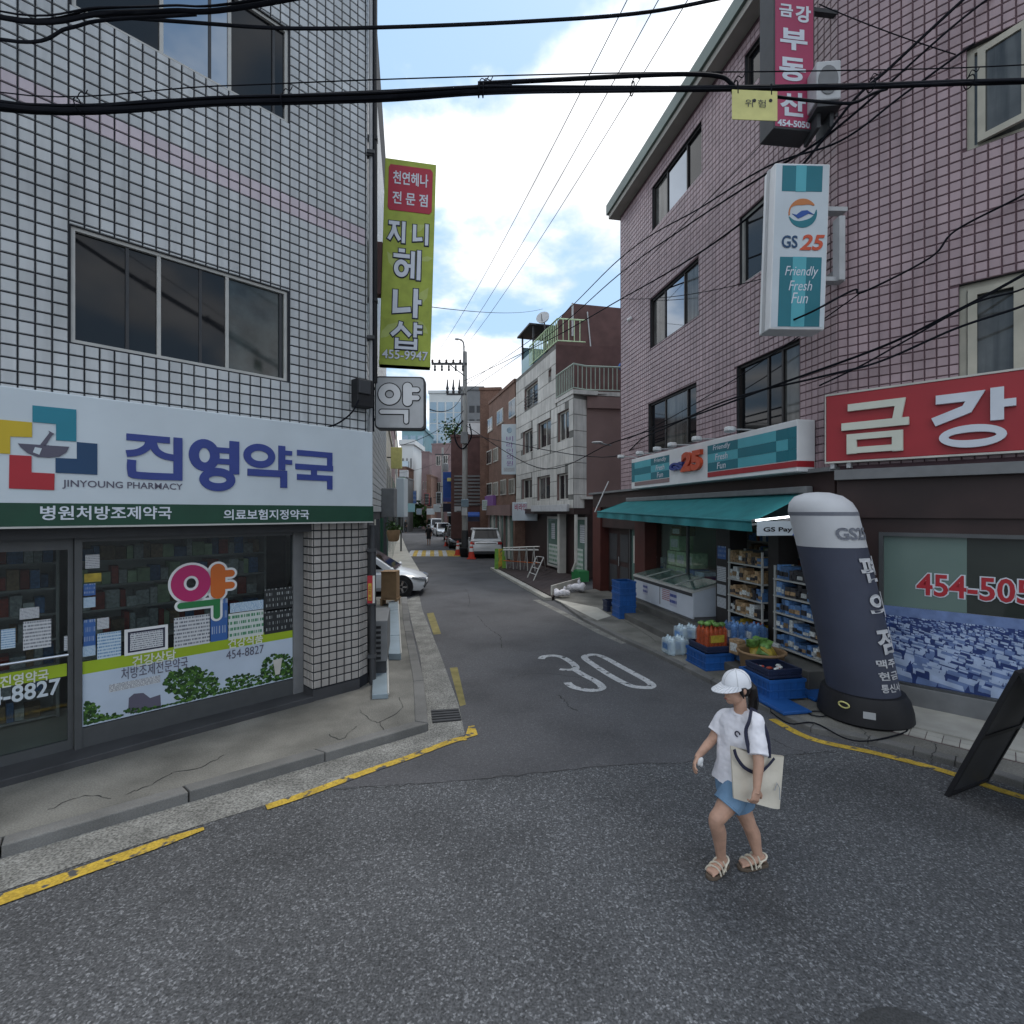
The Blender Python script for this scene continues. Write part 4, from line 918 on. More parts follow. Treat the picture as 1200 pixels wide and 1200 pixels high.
# store opening, posts, interior
SF = .38
up0, up1, uj0, uj1 = U1(838), U1(854), U1(899), U1(911)
ps_ = MB().box(uw0, R1E - .02, -.35, .02, 2.62, 2.86, 0, R1); obj('door_header', ps_, 'dark_grey', rb)
obj('post', MB().box(up0, up1, -.4, -.02, SF, 2.62, 0, R1), 'frame_dark', rb); obj('post', MB().box(uj0, uj1, -.4, -.02, SF, 2.62, 0, R1), 'frame_dark', rb)
obj('post', MB().box(R1E - .25, R1E - .01, -.4, -.01, .05, 2.86, 0, R1), 'brown_clad', rb)
swn = obj('shop_window', MB().box(uw0, up0, -.34, -.28, .95, 1.0, 0, R1).box(uw0, up0, -.34, -.28, 2.56, 2.62, 0, R1).box((uw0 + up0) / 2 - .03, (uw0 + up0) / 2 + .03, -.34, -.28, 1.0, 2.56, 0, R1).box(uw0, up0, -.36, -.26, SF, .95, 0, R1), 'alu', rb)
obj('pane', MB().box(uw0, (uw0 + up0) / 2 - .03, -.315, -.305, 1.0, 2.56, 0, R1), 'clear_glass', swn); obj('pane', MB().box((uw0 + up0) / 2 + .03, up0, -.315, -.305, 1.0, 2.56, 0, R1), 'clear_glass', swn)
it = MB()
for q in (((uw0, -3.2), (R1E - .3, -3.2)), ((uw0, -.45), (uw0, -3.2)), ((R1E - .26, -.45), (R1E - .26, -3.2))):
    it.quad(R1(*q[0], SF), R1(*q[1], SF), R1(*q[1], 2.8), R1(*q[0], 2.8))
for z in (SF, 2.8): it.quad(R1(uw0, -.02, z), R1(R1E - .26, -.02, z), R1(R1E - .26, -3.2, z), R1(uw0, -3.2, z))
obj('interior', it, 'interior', rb, recalc=False)
for i, (y0, y1) in enumerate(((664, 681), (685, 697), (700, 712))):
    q = (U1(839.5), U1(850)); zz = (R1.at(845, y1)[1], R1.at(845, y0)[1])
    obj('notice', uvq(R1, q[0], q[1], *zz, -.015), 'notice_white', rb)
obj('notice', uvq(R1, U1(840), U1(850), R1.at(845, 655)[1], R1.at(845, 640)[1], -.015), 'sticker_blue', rb)
# estate agent front on the other face
u0w, u1w = R2.u(1036, -.06), R2.u(1036, -.06) + 2.9
obj('wall_panel', MB().box(.0, u0w - .05, -.3, 0, .06, 2.62, 0, R2), 'brown_clad', rb); obj('wall_panel', MB().box(u0w - .05, 5.5, -.3, .001, 2.42, 2.62, 0, R2), 'brown_clad', rb)
obj('sill', MB().box(u0w - .05, u1w + .05, -.3, .03, .06, .35, 0, R2), 'grey', rb, bevel=.008); obj('wall_panel', MB().box(u1w + .05, 5.5, -.3, .0, .06, 2.42, 0, R2), 'brown_clad', rb)
ew = MB()
for a, b, c, d in ((u0w - .05, u0w, .35, 2.42), (u1w, u1w + .05, .35, 2.42), (u0w, u1w, 2.37, 2.42), (u0w, u1w, .35, .38)): ew.box(a, b, -.1, .012, c, d, 0, R2)
ewo = obj('shop_window', ew, 'alu', rb)
obj('pane', MB().box(u0w, R2.u(1133, -.06), -.07, -.06, 1.4, 2.37, 0, R2), 'film_glass' if 'film_glass' in MATS else mat('film_glass', (.13, .19, .17), .15, .1, 1, spec=.5), ewo)
obj('pane', MB().box(R2.u(1133, -.06), u1w, -.08, -.07, 1.4, 2.37, 0, R2), mat('smoke_glass', (.035, .042, .038), .06, .2, 1, spec=.6), ewo)
obj('city_poster', uvq(R2, u0w, u1w, .38, 1.4, -.052), 'city_dark', ewo)
cm = MB(); kk = 0                      # the printed aerial view: flat roofs, lit and shaded sides of small apartment slabs
for row in range(34):
    v = 1 - row / 33; zb_ = .385 + .9 * v ** 1.15; s = .16 * (1 - v) ** 1.2 + .022; u = u0w - rnd.uniform(0, s)
    while u < u1w:
        w_ = s * rnd.uniform(.5, 1.5); h_ = s * rnd.uniform(.25, .8); d_ = s * rnd.uniform(.15, .4); sk = rnd.choice((-.25, .3)) * d_; zc_ = zb_ + rnd.uniform(-.3, .3) * s * .5
        if rnd.random() < .8:
            e = kk * 3e-6; cl_ = lambda x: max(u0w + .002, min(u1w - .002, x)); cz_ = lambda z: max(.384, min(1.38, z)); q = lambda x, z: R2(cl_(x), -.0515 + e, cz_(z))
            cm.add([q(u, zc_), q(u + w_, zc_ - w_ * .2), q(u + w_, zc_ + h_ - w_ * .2), q(u, zc_ + h_)], [(0, 1, 2, 3)], rnd.choice((1, 1, 0, 2)))
            cm.add([q(u, zc_ + h_), q(u + w_, zc_ + h_ - w_ * .2), q(u + w_ + sk, zc_ + h_ + d_ - w_ * .2), q(u + sk, zc_ + h_ + d_)], [(0, 1, 2, 3)], rnd.choice((0, 0, 0, 1))); cm.add([q(u + w_, zc_ - w_ * .2), q(u + w_ * 1.22, zc_ - w_ * .08), q(u + w_ * 1.22 + sk, zc_ + h_ + d_ - w_ * .1), q(u + w_, zc_ + h_ - w_ * .2)], [(0, 1, 2, 3)], 2); kk += 1
        u += w_ * rnd.uniform(.9, 1.7)
tag(obj('printed_city', cm, ['city_light', 'city_mid', 'city_dark'], ewo, recalc=False), kind='stuff')
obj('printed_sky', uvq(R2, u0w + .001, u1w - .001, 1.27, 1.399, -.0512), 'city_mid', ewo)

ua_, ub_ = R2.u(1074, -.06), R2.u(1193, -.06); ub_ = ua_ + (ub_ - ua_) * 8 / 6.05
zz = R2.at(1087, 698, -.06)[1], R2.at(1087, 672, -.06)[1]
text('454-5050', R2, ua_, ub_, *zz, -.058, 'letter_pale', ewo, off=.03, grow=.035); text('454-5050', R2, ua_, ub_, *zz, -.052, 'red_logo', ewo, off=.02)
# small dome camera
dc = thing('security_camera', 'small white camera on the pink tiled wall', 'camera', tuple(R1(R1.u(740.5), .02, R1.at(740.5, 375)[1])))
p = R1(R1.u(740.5), .09, R1.at(740.5, 375)[1]); obj('head', MB().ell(p, .06, .06, .06, 10, 6), 'white', dc, smooth=60); obj('mount', MB().box(R1.u(740.5) - .04, R1.u(740.5) + .04, .015, .06, p.z + .0, p.z + .09, 0, R1), 'white', dc)

# ------------------------------------------------------------------ store steps
st = thing('store_step', 'two low grey concrete steps in front of the convenience store', 'step', tuple(R1(6.5, .5, .06)))
ulo = R1.u(717, 1.0)
obj('lower_step', MB().box(ulo, R1E - .9, .0, 1.04, .05, .21, 0, R1), 'step_grey', st, bevel=.012); obj('upper_step', MB().box(ulo + .05, R1E - .02, -.4, .48, .05, SF, 0, R1), 'step_grey', st, bevel=.012)
# ------------------------------------------------------------------ awning
UL, UR = R1.u(737, .1), R1.u(883, 1.02)
aw = thing('awning', 'long teal fabric awning over the convenience store front', 'awning', tuple(R1((UL + UR) / 2, .5, 2.5)))
am = MB(); k = 26
def AZ(t): return 2.70 + (2.55 - 2.70) * t
for i in range(k):
    t0, t1 = i / k, (i + 1) / k; a, b = UL + (UR - UL) * t0, UL + (UR - UL) * t1
    for j in range(5):
        s0, s1 = j / 5, (j + 1) / 5
        def P(u, t, s): return R1(u, .1 + s * .95, 3.03 - .05 * t + (AZ(t) - 3.03 + .05 * t) * s - .03 * math.sin(math.pi * s) * (.6 + .4 * math.sin(t * 37)))
        am.quad(P(a, t0, s0), P(b, t1, s0), P(b, t1, s1), P(a, t0, s1))
am.quad(R1(UL, .1, 3.03), R1(UL, 1.05, 2.7), R1(UL, 1.05, 2.62), R1(UL, .1, 2.95))
obj('canopy', am, 'awning_cloth', aw, smooth=30, recalc=False)
vm_ = MB()
for i in range(60):
    t0, t1 = i / 60, (i + 1) / 60; a, b = UL + (UR - UL) * t0, UL + (UR - UL) * t1
    w0, w1 = .02 * math.sin(t0 * 55), .02 * math.sin(t1 * 55)
    vm_.quad(R1(a, 1.052, AZ(t0)), R1(b, 1.052, AZ(t1)), R1(b, 1.06 + w1, AZ(t1) - .15), R1(a, 1.06 + w0, AZ(t0) - .15))
obj('valance', vm_, 'awning_shade', aw, recalc=False, smooth=60)
obj('front_bar', MB().tube([R1(UL, 1.05, AZ(0) + .01), R1(UR, 1.05, AZ(1) + .01)], .022), 'awning_shade', aw)
obj('cassette', MB().box(UL, UR + .1, .065, .2, 2.99, 3.1, 0, R1), 'grey', aw, bevel=.02)
obj('arm', MB().tube([R1(UL + .1, .1, 2.75), R1(UL + .1, 1.0, 2.62)], .02), 'grey', aw); obj('arm', MB().tube([R1(UR - .1, .1, 2.6), R1(UR - .1, 1.0, 2.5)], .02), 'grey', aw)
obj('crank_rod', MB().tube([R1(UL - .55, .5, 3.6), R1(UL - .2, 1.05, 2.7)], .018), 'light_grey', aw)
tl = thing('tube_lamp', 'lit white fluorescent tube at the right end of the awning', 'lamp', tuple(R1(UR, .6, 2.6)))
obj('tube', MB().tube([R1(UR + .04, 1.03, 2.57), R1(UR + .04, .1, 2.66)], .016), 'tube_light', tl)
obj('cap', MB().tube([R1(UR + .04, .1, 2.66), R1(UR + .04, .04, 2.665)], .026).tube([R1(UR + .04, 1.07, 2.566), R1(UR + .04, 1.03, 2.57)], .024), 'grey', tl)
pb = thing('banner', 'small white and blue payment banner hanging under the right end of the awning', 'banner', tuple(R1(UR + .05, .6, 2.3)))
PBW = Wall(tuple(R1(UR + .06, 1.0, 0).xy), (-R1.nr.x, -R1.nr.y))
obj('sheet', MB().box(0, .95, -.012, 0, 2.34, 2.56, 0, PBW), 'sign_white', pb); obj('blue_corner', MB().prism([(.6, 2.34), (.95, 2.34), (.95, 2.56), (.75, 2.56)], .0, .004, 0, PBW), 'blue_royal', pb)
text('GS Pay', PBW, .1, .6, 2.38, 2.47, .001, 'black', pb, off=.03)

# ------------------------------------------------------------------ convenience store fascia sign
FS = .35; f0, f1 = R1.u(740, FS), R1.u(934, FS)
fs = thing('shop_sign', 'long teal and white checked sign board of the convenience store', 'sign', tuple(R1((f0 + f1) / 2, .2, 3.3)))
obj('board', MB().box(f0, f1, .03, FS, 3.32, 4.12, 0, R1), 'white', fs, bevel=.012)
FZ = (3.5, 3.673, 3.846, 4.02)
def fcell(pa, pb_, row, m_): obj('panel', MB().box(R1.u(pa, FS), R1.u(pb_, FS) - .004, FS - .01, FS + .006 + .001 * row, FZ[row], FZ[row + 1] - .002, 0, R1), m_, fs)
for pa, pb_, cols in ((740.5, 744, 'ddd'), (744, 763, 'ldl'), (763, 784.5, 'dld'), (829.5, 865, 'dld'), (865, 910, 'ldl'), (910, 924, 'dld'), (924, 933.8, 'ddd')):
    for row, c in enumerate(cols): fcell(pa, pb_, row, 'teal_dark' if c == 'd' else 'teal_light')
obj('red_strip', MB().box(R1.u(829.5, FS), f1 + .003, FS - .02, FS + .008, 3.39, 3.485, 0, R1), 'sign_red', fs); obj('red_strip', MB().box(R1.u(744, FS), R1.u(784.5, FS), FS - .02, FS + .008, 3.39, 3.485, 0, R1), 'pinkish', fs)
obj('red_strip', MB().box(f1 - .002, f1 + .006, .05, FS - .022, 3.39, 3.485, 0, R1), 'sign_red', fs)
for pa, pb_ in ((767, 781), (836, 856)):
    for row, s in ((2, 'Friendly'), (1, 'Fresh'), (0, 'Fun')):
        a, b = R1.u(pa, FS), R1.u(pb_, FS); wdt = (b - a) * {'Friendly': 1, 'Fresh': .72, 'Fun': .5}[s]; a = (a + b) / 2 - wdt / 2
        text(s, R1, a, a + wdt, FZ[row] + .03, FZ[row + 1] - .02, FS + .009, 'letter_pale', fs, off=.01, slant=.15)
for s, q, mn, zz in (('GS', (785.5, 801), 'blue_deep', (3.63, 3.8)), ('25', (799, 822), 'orange', (3.56, 3.98))):
    text(s, R1, R1.u(q[0], FS + .03), R1.u(q[1], FS + .03), *zz, FS, mn if mn != 'orange' else mat('letter_red', (.5, .07, .025), .45), fs, off=.06, depth=.07, slant=.12, name='letter')
for i, (px, py) in enumerate(((728, 535), (750, 531), (770.5, 526), (788, 521), (817, 514), (856, 503))):
    u, z = R1.at(px, py, .62); lp = thing('floodlight', ('leftmost white floodlight, on the pink wall beyond the end of the teal sign', 'second white floodlight from the left above the teal convenience store sign', 'third white floodlight from the left above the teal convenience store sign', 'fourth white floodlight from the left above the teal convenience store sign', 'fifth white floodlight, above the orange 25 of the teal convenience store sign', 'rightmost and largest looking white floodlight above the teal convenience store sign')[i], 'lamp', tuple(R1(u, .3, z)), group='floodlights over the convenience store sign')
    hd = MB(); hd.loft([[R1(u + x * w, .62 + y, z + dz) for x, dz in ((-1, -.04), (1, -.04), (.8, .045), (-.8, .045))] for y, w in ((-.08, .05), (-.02, .08), (.07, .085), (.09, .07))]); obj('head', hd, 'white', lp, bevel=.02)
    obj('glass', MB().box(u - .07, u + .07, .56, .69, z - .053, z - .042, 0, R1), 'lamp_clear', lp)
    obj('arm', MB().tube([R1(u, .1, 4.16), R1(u + .02, .3, z - .0), R1(u, .52, z)], .014), 'light_grey', lp)
# ------------------------------------------------------------------ red sign board of the estate agent
rs = thing('shop_sign', 'long red sign board with big cream raised letters above the estate agent', 'sign', tuple(R2(1.6, .1, 3.4)))
q0 = R2.u(968, .16)
obj('board', MB().box(q0, 5.0, .02, .16, 3.43, 4.385, 0, R2), 'sign_red', rs, bevel=.01)
obj('frame', MB().box(q0 - .015, 5.0, .02, .168, 3.405, 3.43, 0, R2).box(q0 - .015, 5.0, .02, .168, 4.385, 4.41, 0, R2).box(q0 - .015, q0, .02, .168, 3.43, 4.385, 0, R2), 'off_white', rs)
def rtext(s, pa, pb_, yt, yb, mn):
    a, b = R2.u(pa, .22), R2.u(pb_, .22); c = (pa + pb_) / 2; block_letter(s, R2, a, b, R2.at(c, yb, .22)[1], R2.at(c, yt, .22)[1], .16, mn, rs, depth=.06); return a, b
rtext('금', 986, 1065, 470.5, 530, 'letter_cream'); a, b = rtext('강', 1091, 1191, 457, 524, 'letter_pale')
stp = a - R2.u(986, .22); zA = 3.56
for k, s in enumerate('부동산'): block_letter(s, R2, a + stp * (k + 1), b + stp * (k + 1), zA, 4.27, .16, 'letter_pale', rs, depth=.06)
for a in (.05, .25): obj('bracket', MB().box(q0 + a, q0 + a + .05, .0, .14, 3.33, 3.41, 0, R2), 'light_grey', rs)
# ------------------------------------------------------------------ blade signs on the corner
BL = Wall((3.70, 7.2), (1, .03))
def BLT(u, n, z): p = BL(u, n, z); p.x += (z - 5.3) * .035; return p
g5 = thing('blade_sign', 'tall white and teal convenience store blade sign on the corner', 'sign', (4.1, 7.3, 5.28))
def bl(px, py): 
    u, z = BL.at(px, py); return u - (z - 5.3) * .035, z
ZB0, ZB1 = bl(930, 386)[1], bl(930, 191)[1]; ub0, ub1 = bl(905, 290)[0], bl(970, 290)[0]
obj('box', MB().box(ub0, ub1, -.3, -.004, ZB0, ZB1, 0, BLT), 'white', g5, bevel=.02); obj('face', MB().box(ub0 + .02, ub1 - .02, -.004, 0, ZB0 + .03, ZB1 - .02, 0, BLT), 'sign_white', g5)
obj('side_rail', MB().box(ub0 - .012, ub0, -.2, -.14, ZB0, ZB1, 0, BLT), 'light_grey', g5)
def blq(pa, pb_, ya, yb, mn, d=.004):
    u0_, z1_ = bl(pa, ya); u1_, z0_ = bl(pb_, yb); obj('panel', MB().box(u0_, u1_, 0, d, z0_, z1_, 0, BLT), mn, g5)
XO = 6
blq(917, 963, 194, 225, 'teal_dark'); blq(933, 944, 194, 225, 'teal_light', .006); blq(914, 960, 301, 383, 'teal_dark'); blq(929, 942, 301, 383, 'teal_light', .006)
lc, lr = bl(940.5, 250), .205
def arc(a0, a1, r0, r1, k=14):
    o = [(lc[0] + r1 * math.cos(R(a0 + (a1 - a0) * i / k)), lc[1] + r1 * math.sin(R(a0 + (a1 - a0) * i / k))) for i in range(k + 1)]
    return o + [(lc[0] + r0(i / k) * math.cos(R(a1 + (a0 - a1) * i / k)), lc[1] + r0(i / k) * math.sin(R(a1 + (a0 - a1) * i / k))) for i in range(k + 1)]
obj('logo_shape', MB().prism(arc(35, 190, lambda t: lr * (.9 - .35 * math.sin(math.pi * min(1, (1 - t) * 1.3))), lr), 0, .005, 0, BLT), mat('logo_orange', (.45, .16, .05), .5), g5)
obj('logo_shape', MB().prism(arc(195, 375, lambda t: lr * (.95 - .45 * math.sin(math.pi * t)), lr), 0, .005, 0, BLT), 'teal_dark', g5)
obj('logo_shape', MB().prism([(lc[0] + x * lr, lc[1] + y * lr) for x, y in ((-.75, -.05), (-.45, -.12), (-.1, .16), (.3, .2), (.8, -.1), (.4, -.02), (.05, -.22), (-.3, -.38))], 0, .007, 0, BLT), 'blue_royal', g5)
def bltext(s, pa, pb_, ya, yb, mn, **k):
    u0_, z1_ = bl(pa, ya); u1_, z0_ = bl(pb_, yb); text(s, BLT, u0_, u1_, z0_, z1_, .005, mn, g5, **k)
bltext('GS', 916, 934, 276, 291, 'navy_logo', off=.02); bltext('25', 937, 962, 275, 294, 'letter_red', off=.03, slant=.25)
bltext('Friendly', 919, 956, 312, 327, 'letter_pale', slant=.2); bltext('Fresh', 924, 950, 329, 341, 'letter_pale', slant=.2); bltext('Fun', 927, 945, 343, 356, 'letter_pale', slant=.2)
for z in (6.0, 7.0): obj('bracket', MB().box(ub1, ub1 + .32, -.22, -.08, z, z + .06, 0, BLT), 'light_grey', g5)
ba = thing('meter_box', 'narrow white box on the corner wall right of the tall teal sign', 'box', (4.72, 7.35, 6)); z0_, z1_ = PX(976, 330, 7.3).z, PX(976, 255, 7.3).z
obj('case', MB().box(4.63, 4.72, 7.24, 7.4, z0_, z1_), 'light_grey', ba, bevel=.012); obj('bracket', MB().box(4.64, 4.72, 7.4, 7.6, z0_ + .1, z0_ + .2), 'grey', ba)
KB = Wall((3.66, 7.25), (1, .12))
kb = thing('blade_sign', 'narrow crimson estate agent blade sign high on the corner', 'sign', (3.95, 7.3, 8.1))
def kbp(px, py): return KB.at(px, py)
kz0 = kbp(930, 152)[1]; ka, kb1 = kbp(907, 120)[0], kbp(955, 120)[0]
obj('box', MB().box(ka, kb1, -.34, -.004, kz0, 10.9, 0, KB), 'dark_grey', kb, bevel=.01); obj('face', MB().box(ka + .02, kb1 - .025, -.004, 0, kz0 + .03, 10.85, 0, KB), 'sign_crimson', kb)
def ktext(s, pa, pb_, ya, yb, **k): u0_, z1_ = kbp(pa, ya); u1_, z0_ = kbp(pb_, yb); text(s, KB, u0_, u1_, z0_, z1_, .001, 'letter_pale', kb, off=.035, **k)
ktext('금', 913, 929, 4, 21); ktext('강', 932, 950, 6, 28); ktext('부', 914, 946, 32, 61); ktext('동', 913, 944, 66, 97); ktext('산', 914, 944, 107, 138); ktext('454-5050', 911, 949, 139.5, 151)
for z in (8.5, 10): obj('bracket', MB().box(kb1, kb1 + .5, -.2, -.12, z, z + .06, 0, KB), 'dark_grey', kb)
# outdoor unit of an air conditioner
AC = Wall((4.16, 7.05), (1, -.1))
ac = thing('air_conditioner', 'white outdoor air conditioner unit beside the crimson sign on the corner', 'air conditioner', (4.5, 7.2, 8.3))
az0, az1 = PX(975, 118, 7.05).z, PX(975, 72, 7.05).z; ax0, ax1 = AC.u(957), AC.u(986)
obj('case', MB().box(ax0, ax1, -.3, 0, az0, az1, 0, AC), 'light_grey', ac, bevel=.02)
obj('grille', MB().prism([(ax0 + .15 + .13 * math.cos(R(i * 20)), (az0 + az1) / 2 + .2 * math.sin(R(i * 20))) for i in range(18)], .001, .012, 0, AC), 'grey', ac)
obj('bracket', MB().box(ax0, ax1, -.34, .02, az0 - .1, az0 - .05, 0, AC).box(ax0 + .05, ax0 + .1, -.5, -.1, az0 - .3, az0 - .1, 0, AC).box(ax1 - .1, ax1 - .05, -.5, -.1, az0 - .3, az0 - .1, 0, AC), 'dark_grey', ac)
# ------------------------------------------------------------------ goods in front of the store
def R1a(px, py, z): p = G(px, py, z); return p
fz = thing('chest_freezer', 'long white chest freezer with sliding lids and printed stickers in front of the store window', 'freezer', tuple(R1(6, 0, SF)))
fa, fb = R1.u(743, .34), R1.u(812, .34)
def FT(u, n, z): return R1(u, n - (u - fa) * .0, z)
obj('feet', MB().box(fa + .05, fb - .05, -.3, .3, SF, SF + .1, 0, R1), 'grey', fz)
bd = obj('body', MB().prism([(-.36, .47), (.34, .47), (.34, 1.0), (-.36, 1.16)], fa, fb, 0, lambda u, n, z: R1(n, u, z)), 'freezer_white', fz, bevel=.015)
obj('base_strip', MB().box(fa + .01, fb - .01, .3, .345, SF + .06, SF + .1, 0, R1), 'freezer_white', fz)
obj('top_rim', MB().prism([(-.38, 1.15), (.36, .985), (.36, 1.03), (-.38, 1.2)], fa - .01, fb + .01, 0, lambda u, n, z: R1(n, u, z)), 'alu_light', fz)
def lid(u0, u1, n0, n1, dz, m_):
    f = lambda n: 1.03 + (.36 - n) / .74 * .17 + dz
    return MB().add([R1(u0, n0, f(n0)), R1(u1, n0, f(n0)), R1(u1, n1, f(n1)), R1(u0, n1, f(n1)), R1(u0, n0, f(n0) + .012), R1(u1, n0, f(n0) + .012), R1(u1, n1, f(n1) + .012), R1(u0, n1, f(n1) + .012)], [(0, 1, 2, 3), (4, 5, 6, 7), (0, 1, 5, 4), (1, 2, 6, 5), (2, 3, 7, 6), (3, 0, 4, 7)])
wd_ = (fb - fa) / 4
for i in range(4): obj('lid', lid(fa + wd_ * i + .05, fa + wd_ * (i + 1) - .02, -.31, .3, .006 + .01 * (i % 2), 0), 'teal_glass', fz)
for i in range(1, 4): obj('lid_rail', lid(fa + wd_ * i - .025, fa + wd_ * i + .045, -.35, .34, .026, 0), 'alu_light', fz)
obj('dark_trim', MB().box(fa + .02, fb - .02, .34, .348, .91, .985, 0, R1), 'dark_grey', fz)
obj('seam', MB().box((fa + fb) / 2 - .012, (fa + fb) / 2 + .012, .34, .347, .5, .905, 0, R1), 'grey', fz)
node_mat('ice_print', scribble_poster((.4, .42, .5), (.06, .08, .25), 4, 8, .5)); node_mat('text_print', scribble_poster((.47, .5, .55), (.3, .1, .12), 12, 20, .5))
obj('sticker', uvq(R1, fa + .55, fa + .82, .6, .88, .3425), 'ice_print', fz); obj('sticker', uvq(R1, fb - 1.0, fb - .68, .56, .9, .3425), 'ice_print', fz); obj('sticker', uvq(R1, (fa + fb) / 2 + .1, (fa + fb) / 2 + .6, .62, .9, .3422), 'text_print', fz)

def crate(label, c, w_, d_, h, rot, m_='crate_blue', group=None, solid=False, name='plastic_crate'):
    t = thing(name, label, 'crate', c, group); t.rotation_euler.z = 0
    cs, sn = math.cos(rot), math.sin(rot)
    def T(x, y, z): return Vector((c[0] + x * cs - y * sn, c[1] + x * sn + y * cs, c[2] + z))
    a, b = w_ / 2, d_ / 2; th = .02; m_b = MB()
    m_b.box(-a, a, -b, b, 0, .02, 0, T); obj('base', m_b, m_, t)
    for q in ((-a, a, -b, -b + th), (-a, a, b - th, b), (-a, -a + th, -b + th, b - th), (a - th, a, -b + th, b - th)):
        obj('side', MB().box(*q, .02, h, 0, T), m_, t, bevel=.005)
    rim = MB()
    for q in ((-a - .012, a + .012, -b - .012, -b + th), (-a - .012, a + .012, b - th, b + .012), (-a - .012, -a + th, -b + th, b - th), (a - th, a + .012, -b + th, b - th)):
        rim.box(*q, h - .045, h + .003, 0, T); rim.box(*q, h * .42, h * .42 + .02, 0, T); rim.box(*q, .0, .03, 0, T)
    obj('rim', rim, m_, t, bevel=.004)
    rib = MB(); k = max(3, int(w_ / .09))
    for i in range(k):
        x = -a + w_ * (i + .5) / k; rib.box(x - .008, x + .008, -b - .008, -b, .02, h - .045, 0, T); rib.box(x - .008, x + .008, b, b + .008, .02, h - .045, 0, T)
    k = max(3, int(d_ / .09))
    for i in range(k):
        y = -b + d_ * (i + .5) / k; rib.box(-a - .008, -a, y - .008, y + .008, .02, h - .045, 0, T); rib.box(a, a + .008, y - .008, y + .008, .02, h - .045, 0, T)
    obj('ribs', rib, m_, t)
    return t, T
ang = R1.ang
cp = R1(R1.u(731, .95), .95, .07)
for k, lab in enumerate(('blue plastic crate at the bottom of the stack by the brown door', 'blue plastic crate in the middle of the stack by the brown door', 'blue plastic crate on top of the stack by the brown door')):
    crate(lab, (cp.x, cp.y, .07 + k * .305), .5, .42, .3, ang + rnd.uniform(-.04, .04))
pd = R1(R1.u(716.5, .95), .98, .07); crate('dark navy crate on the ground left of the blue crate stack', (pd.x, pd.y, .07), .3, .3, .28, ang, 'crate_navy')
def pack(name, label, cat, c, w_, d_, h, rot, m_, wrap=False, group=None, nb=None):
    """a wrapped pack of bottles (nb = count along x, y) or a printed box"""
    t = thing(name, label, cat, c, group); cs, sn = math.cos(rot), math.sin(rot)
    def T(x, y, z): return Vector((c[0] + x * cs - y * sn, c[1] + x * sn + y * cs, c[2] + z))
    if nb:
        for i in range(nb[0]):
            for j in range(nb[1]):
                x, y = -w_ / 2 + w_ * (i + .5) / nb[0], -d_ / 2 + d_ * (j + .5) / nb[1]; r_ = min(w_ / nb[0], d_ / nb[1]) * .48
                p = [(r_ * .9, 0), (r_, .015), (r_, h * .35), (r_ * .93, h * .4), (r_, h * .45), (r_, h * .8), (r_ * .75, h * .88), (r_ * .36, h * .94), (r_ * .36, h)]
                obj('bottle', MB().lathe(p, 10, 0, lambda a, b, z: T(a + x, b + y, z)), m_, t, smooth=50)
        obj('film_wrap', MB().box(-w_ / 2 - .006, w_ / 2 + .006, -d_ / 2 - .006, d_ / 2 + .006, .002, h * .86, 0, T), {'water_pack': 'wrap_clear', 'pack_blue': 'wrap_blue'}.get(m_, 'wrap_red'), t, bevel=.03)
        obj('label', MB().box(-w_ * .3, w_ * .3, -d_ / 2 - .009, d_ / 2 + .009, h * .3, h * .62, 0, T), {'water_pack': 'pack_blue', 'pack_blue': 'pack_white'}.get(m_, 'snack_yellow'), t)
    else:
        obj('box', MB().box(-w_ / 2, w_ / 2, -d_ / 2, d_ / 2, 0, h, 0, T), m_, t, bevel=.008)
        obj('print', MB().box(-w_ * .36, w_ * .36, -d_ / 2 - .003, d_ / 2 + .003, h * .22, h * .78, 0, T), 'pack_white' if m_ != 'pack_white' else 'pack_blue', t)
    return t, T
# water and drinks by the steps
wp = G(790, 770, .07); wp2 = G(804, 768, .07)
pack('water_pack', 'clear wrapped pack of water bottles nearest the street, left of the blue crate', 'bottle pack', (wp.x + .1, wp.y + .25, .07), .3, .4, .33, ang, 'water_pack', nb=(3, 2))
pack('water_pack', 'clear wrapped pack of water bottles between the freezer end and the orange packs', 'bottle pack', (wp.x + .42, wp.y + .55, .215), .3, .4, .33, ang, 'water_pack', nb=(3, 2))
c1 = G(838, 785, .07); _, T1 = crate('blue crate full of packs under the orange drinks', (c1.x + .02, c1.y + .28, .07), .52, .62, .27, ang + math.pi / 2)
crate('dark navy tray on the blue crate under the orange drinks', (c1.x + .06, c1.y + .32, .345), .5, .56, .1, ang + math.pi / 2, 'crate_navy')
pack('drink_pack', 'pack of orange and red bottles standing in the navy tray', 'bottle pack', (c1.x + .06, c1.y + .3, .37), .44, .3, .38, ang + math.pi / 2 + .1, 'pack_orange', nb=(5, 3))
bg_ = thing('vegetable_bag', 'green leafy goods on top of the orange drinks pack', 'bag', (c1.x + .1, c1.y + .32, .75)); gm = MB()
for i in range(9): gm.ell((c1.x + .06 + rnd.uniform(-.17, .17), c1.y + .32 + rnd.uniform(-.14, .14), .785), .07, .06, .04, 7, 5)
obj('leaves', gm, 'snack_green', bg_, smooth=60)
for k, (dx, dy, z, lab) in enumerate(((.55, .55, .4, 'blue wrapped bottle pack on the upper step behind the orange drinks'), (.5, .12, .215, 'blue wrapped bottle pack on the lower step right of the orange drinks'), (.86, .42, .4, 'blue wrapped bottle pack leaning against the shelf rack'))):
    pack('water_pack', lab, 'bottle pack', (c1.x + dx, c1.y + dy, z), .34, .28, .36, ang, 'pack_blue', nb=(3, 2))
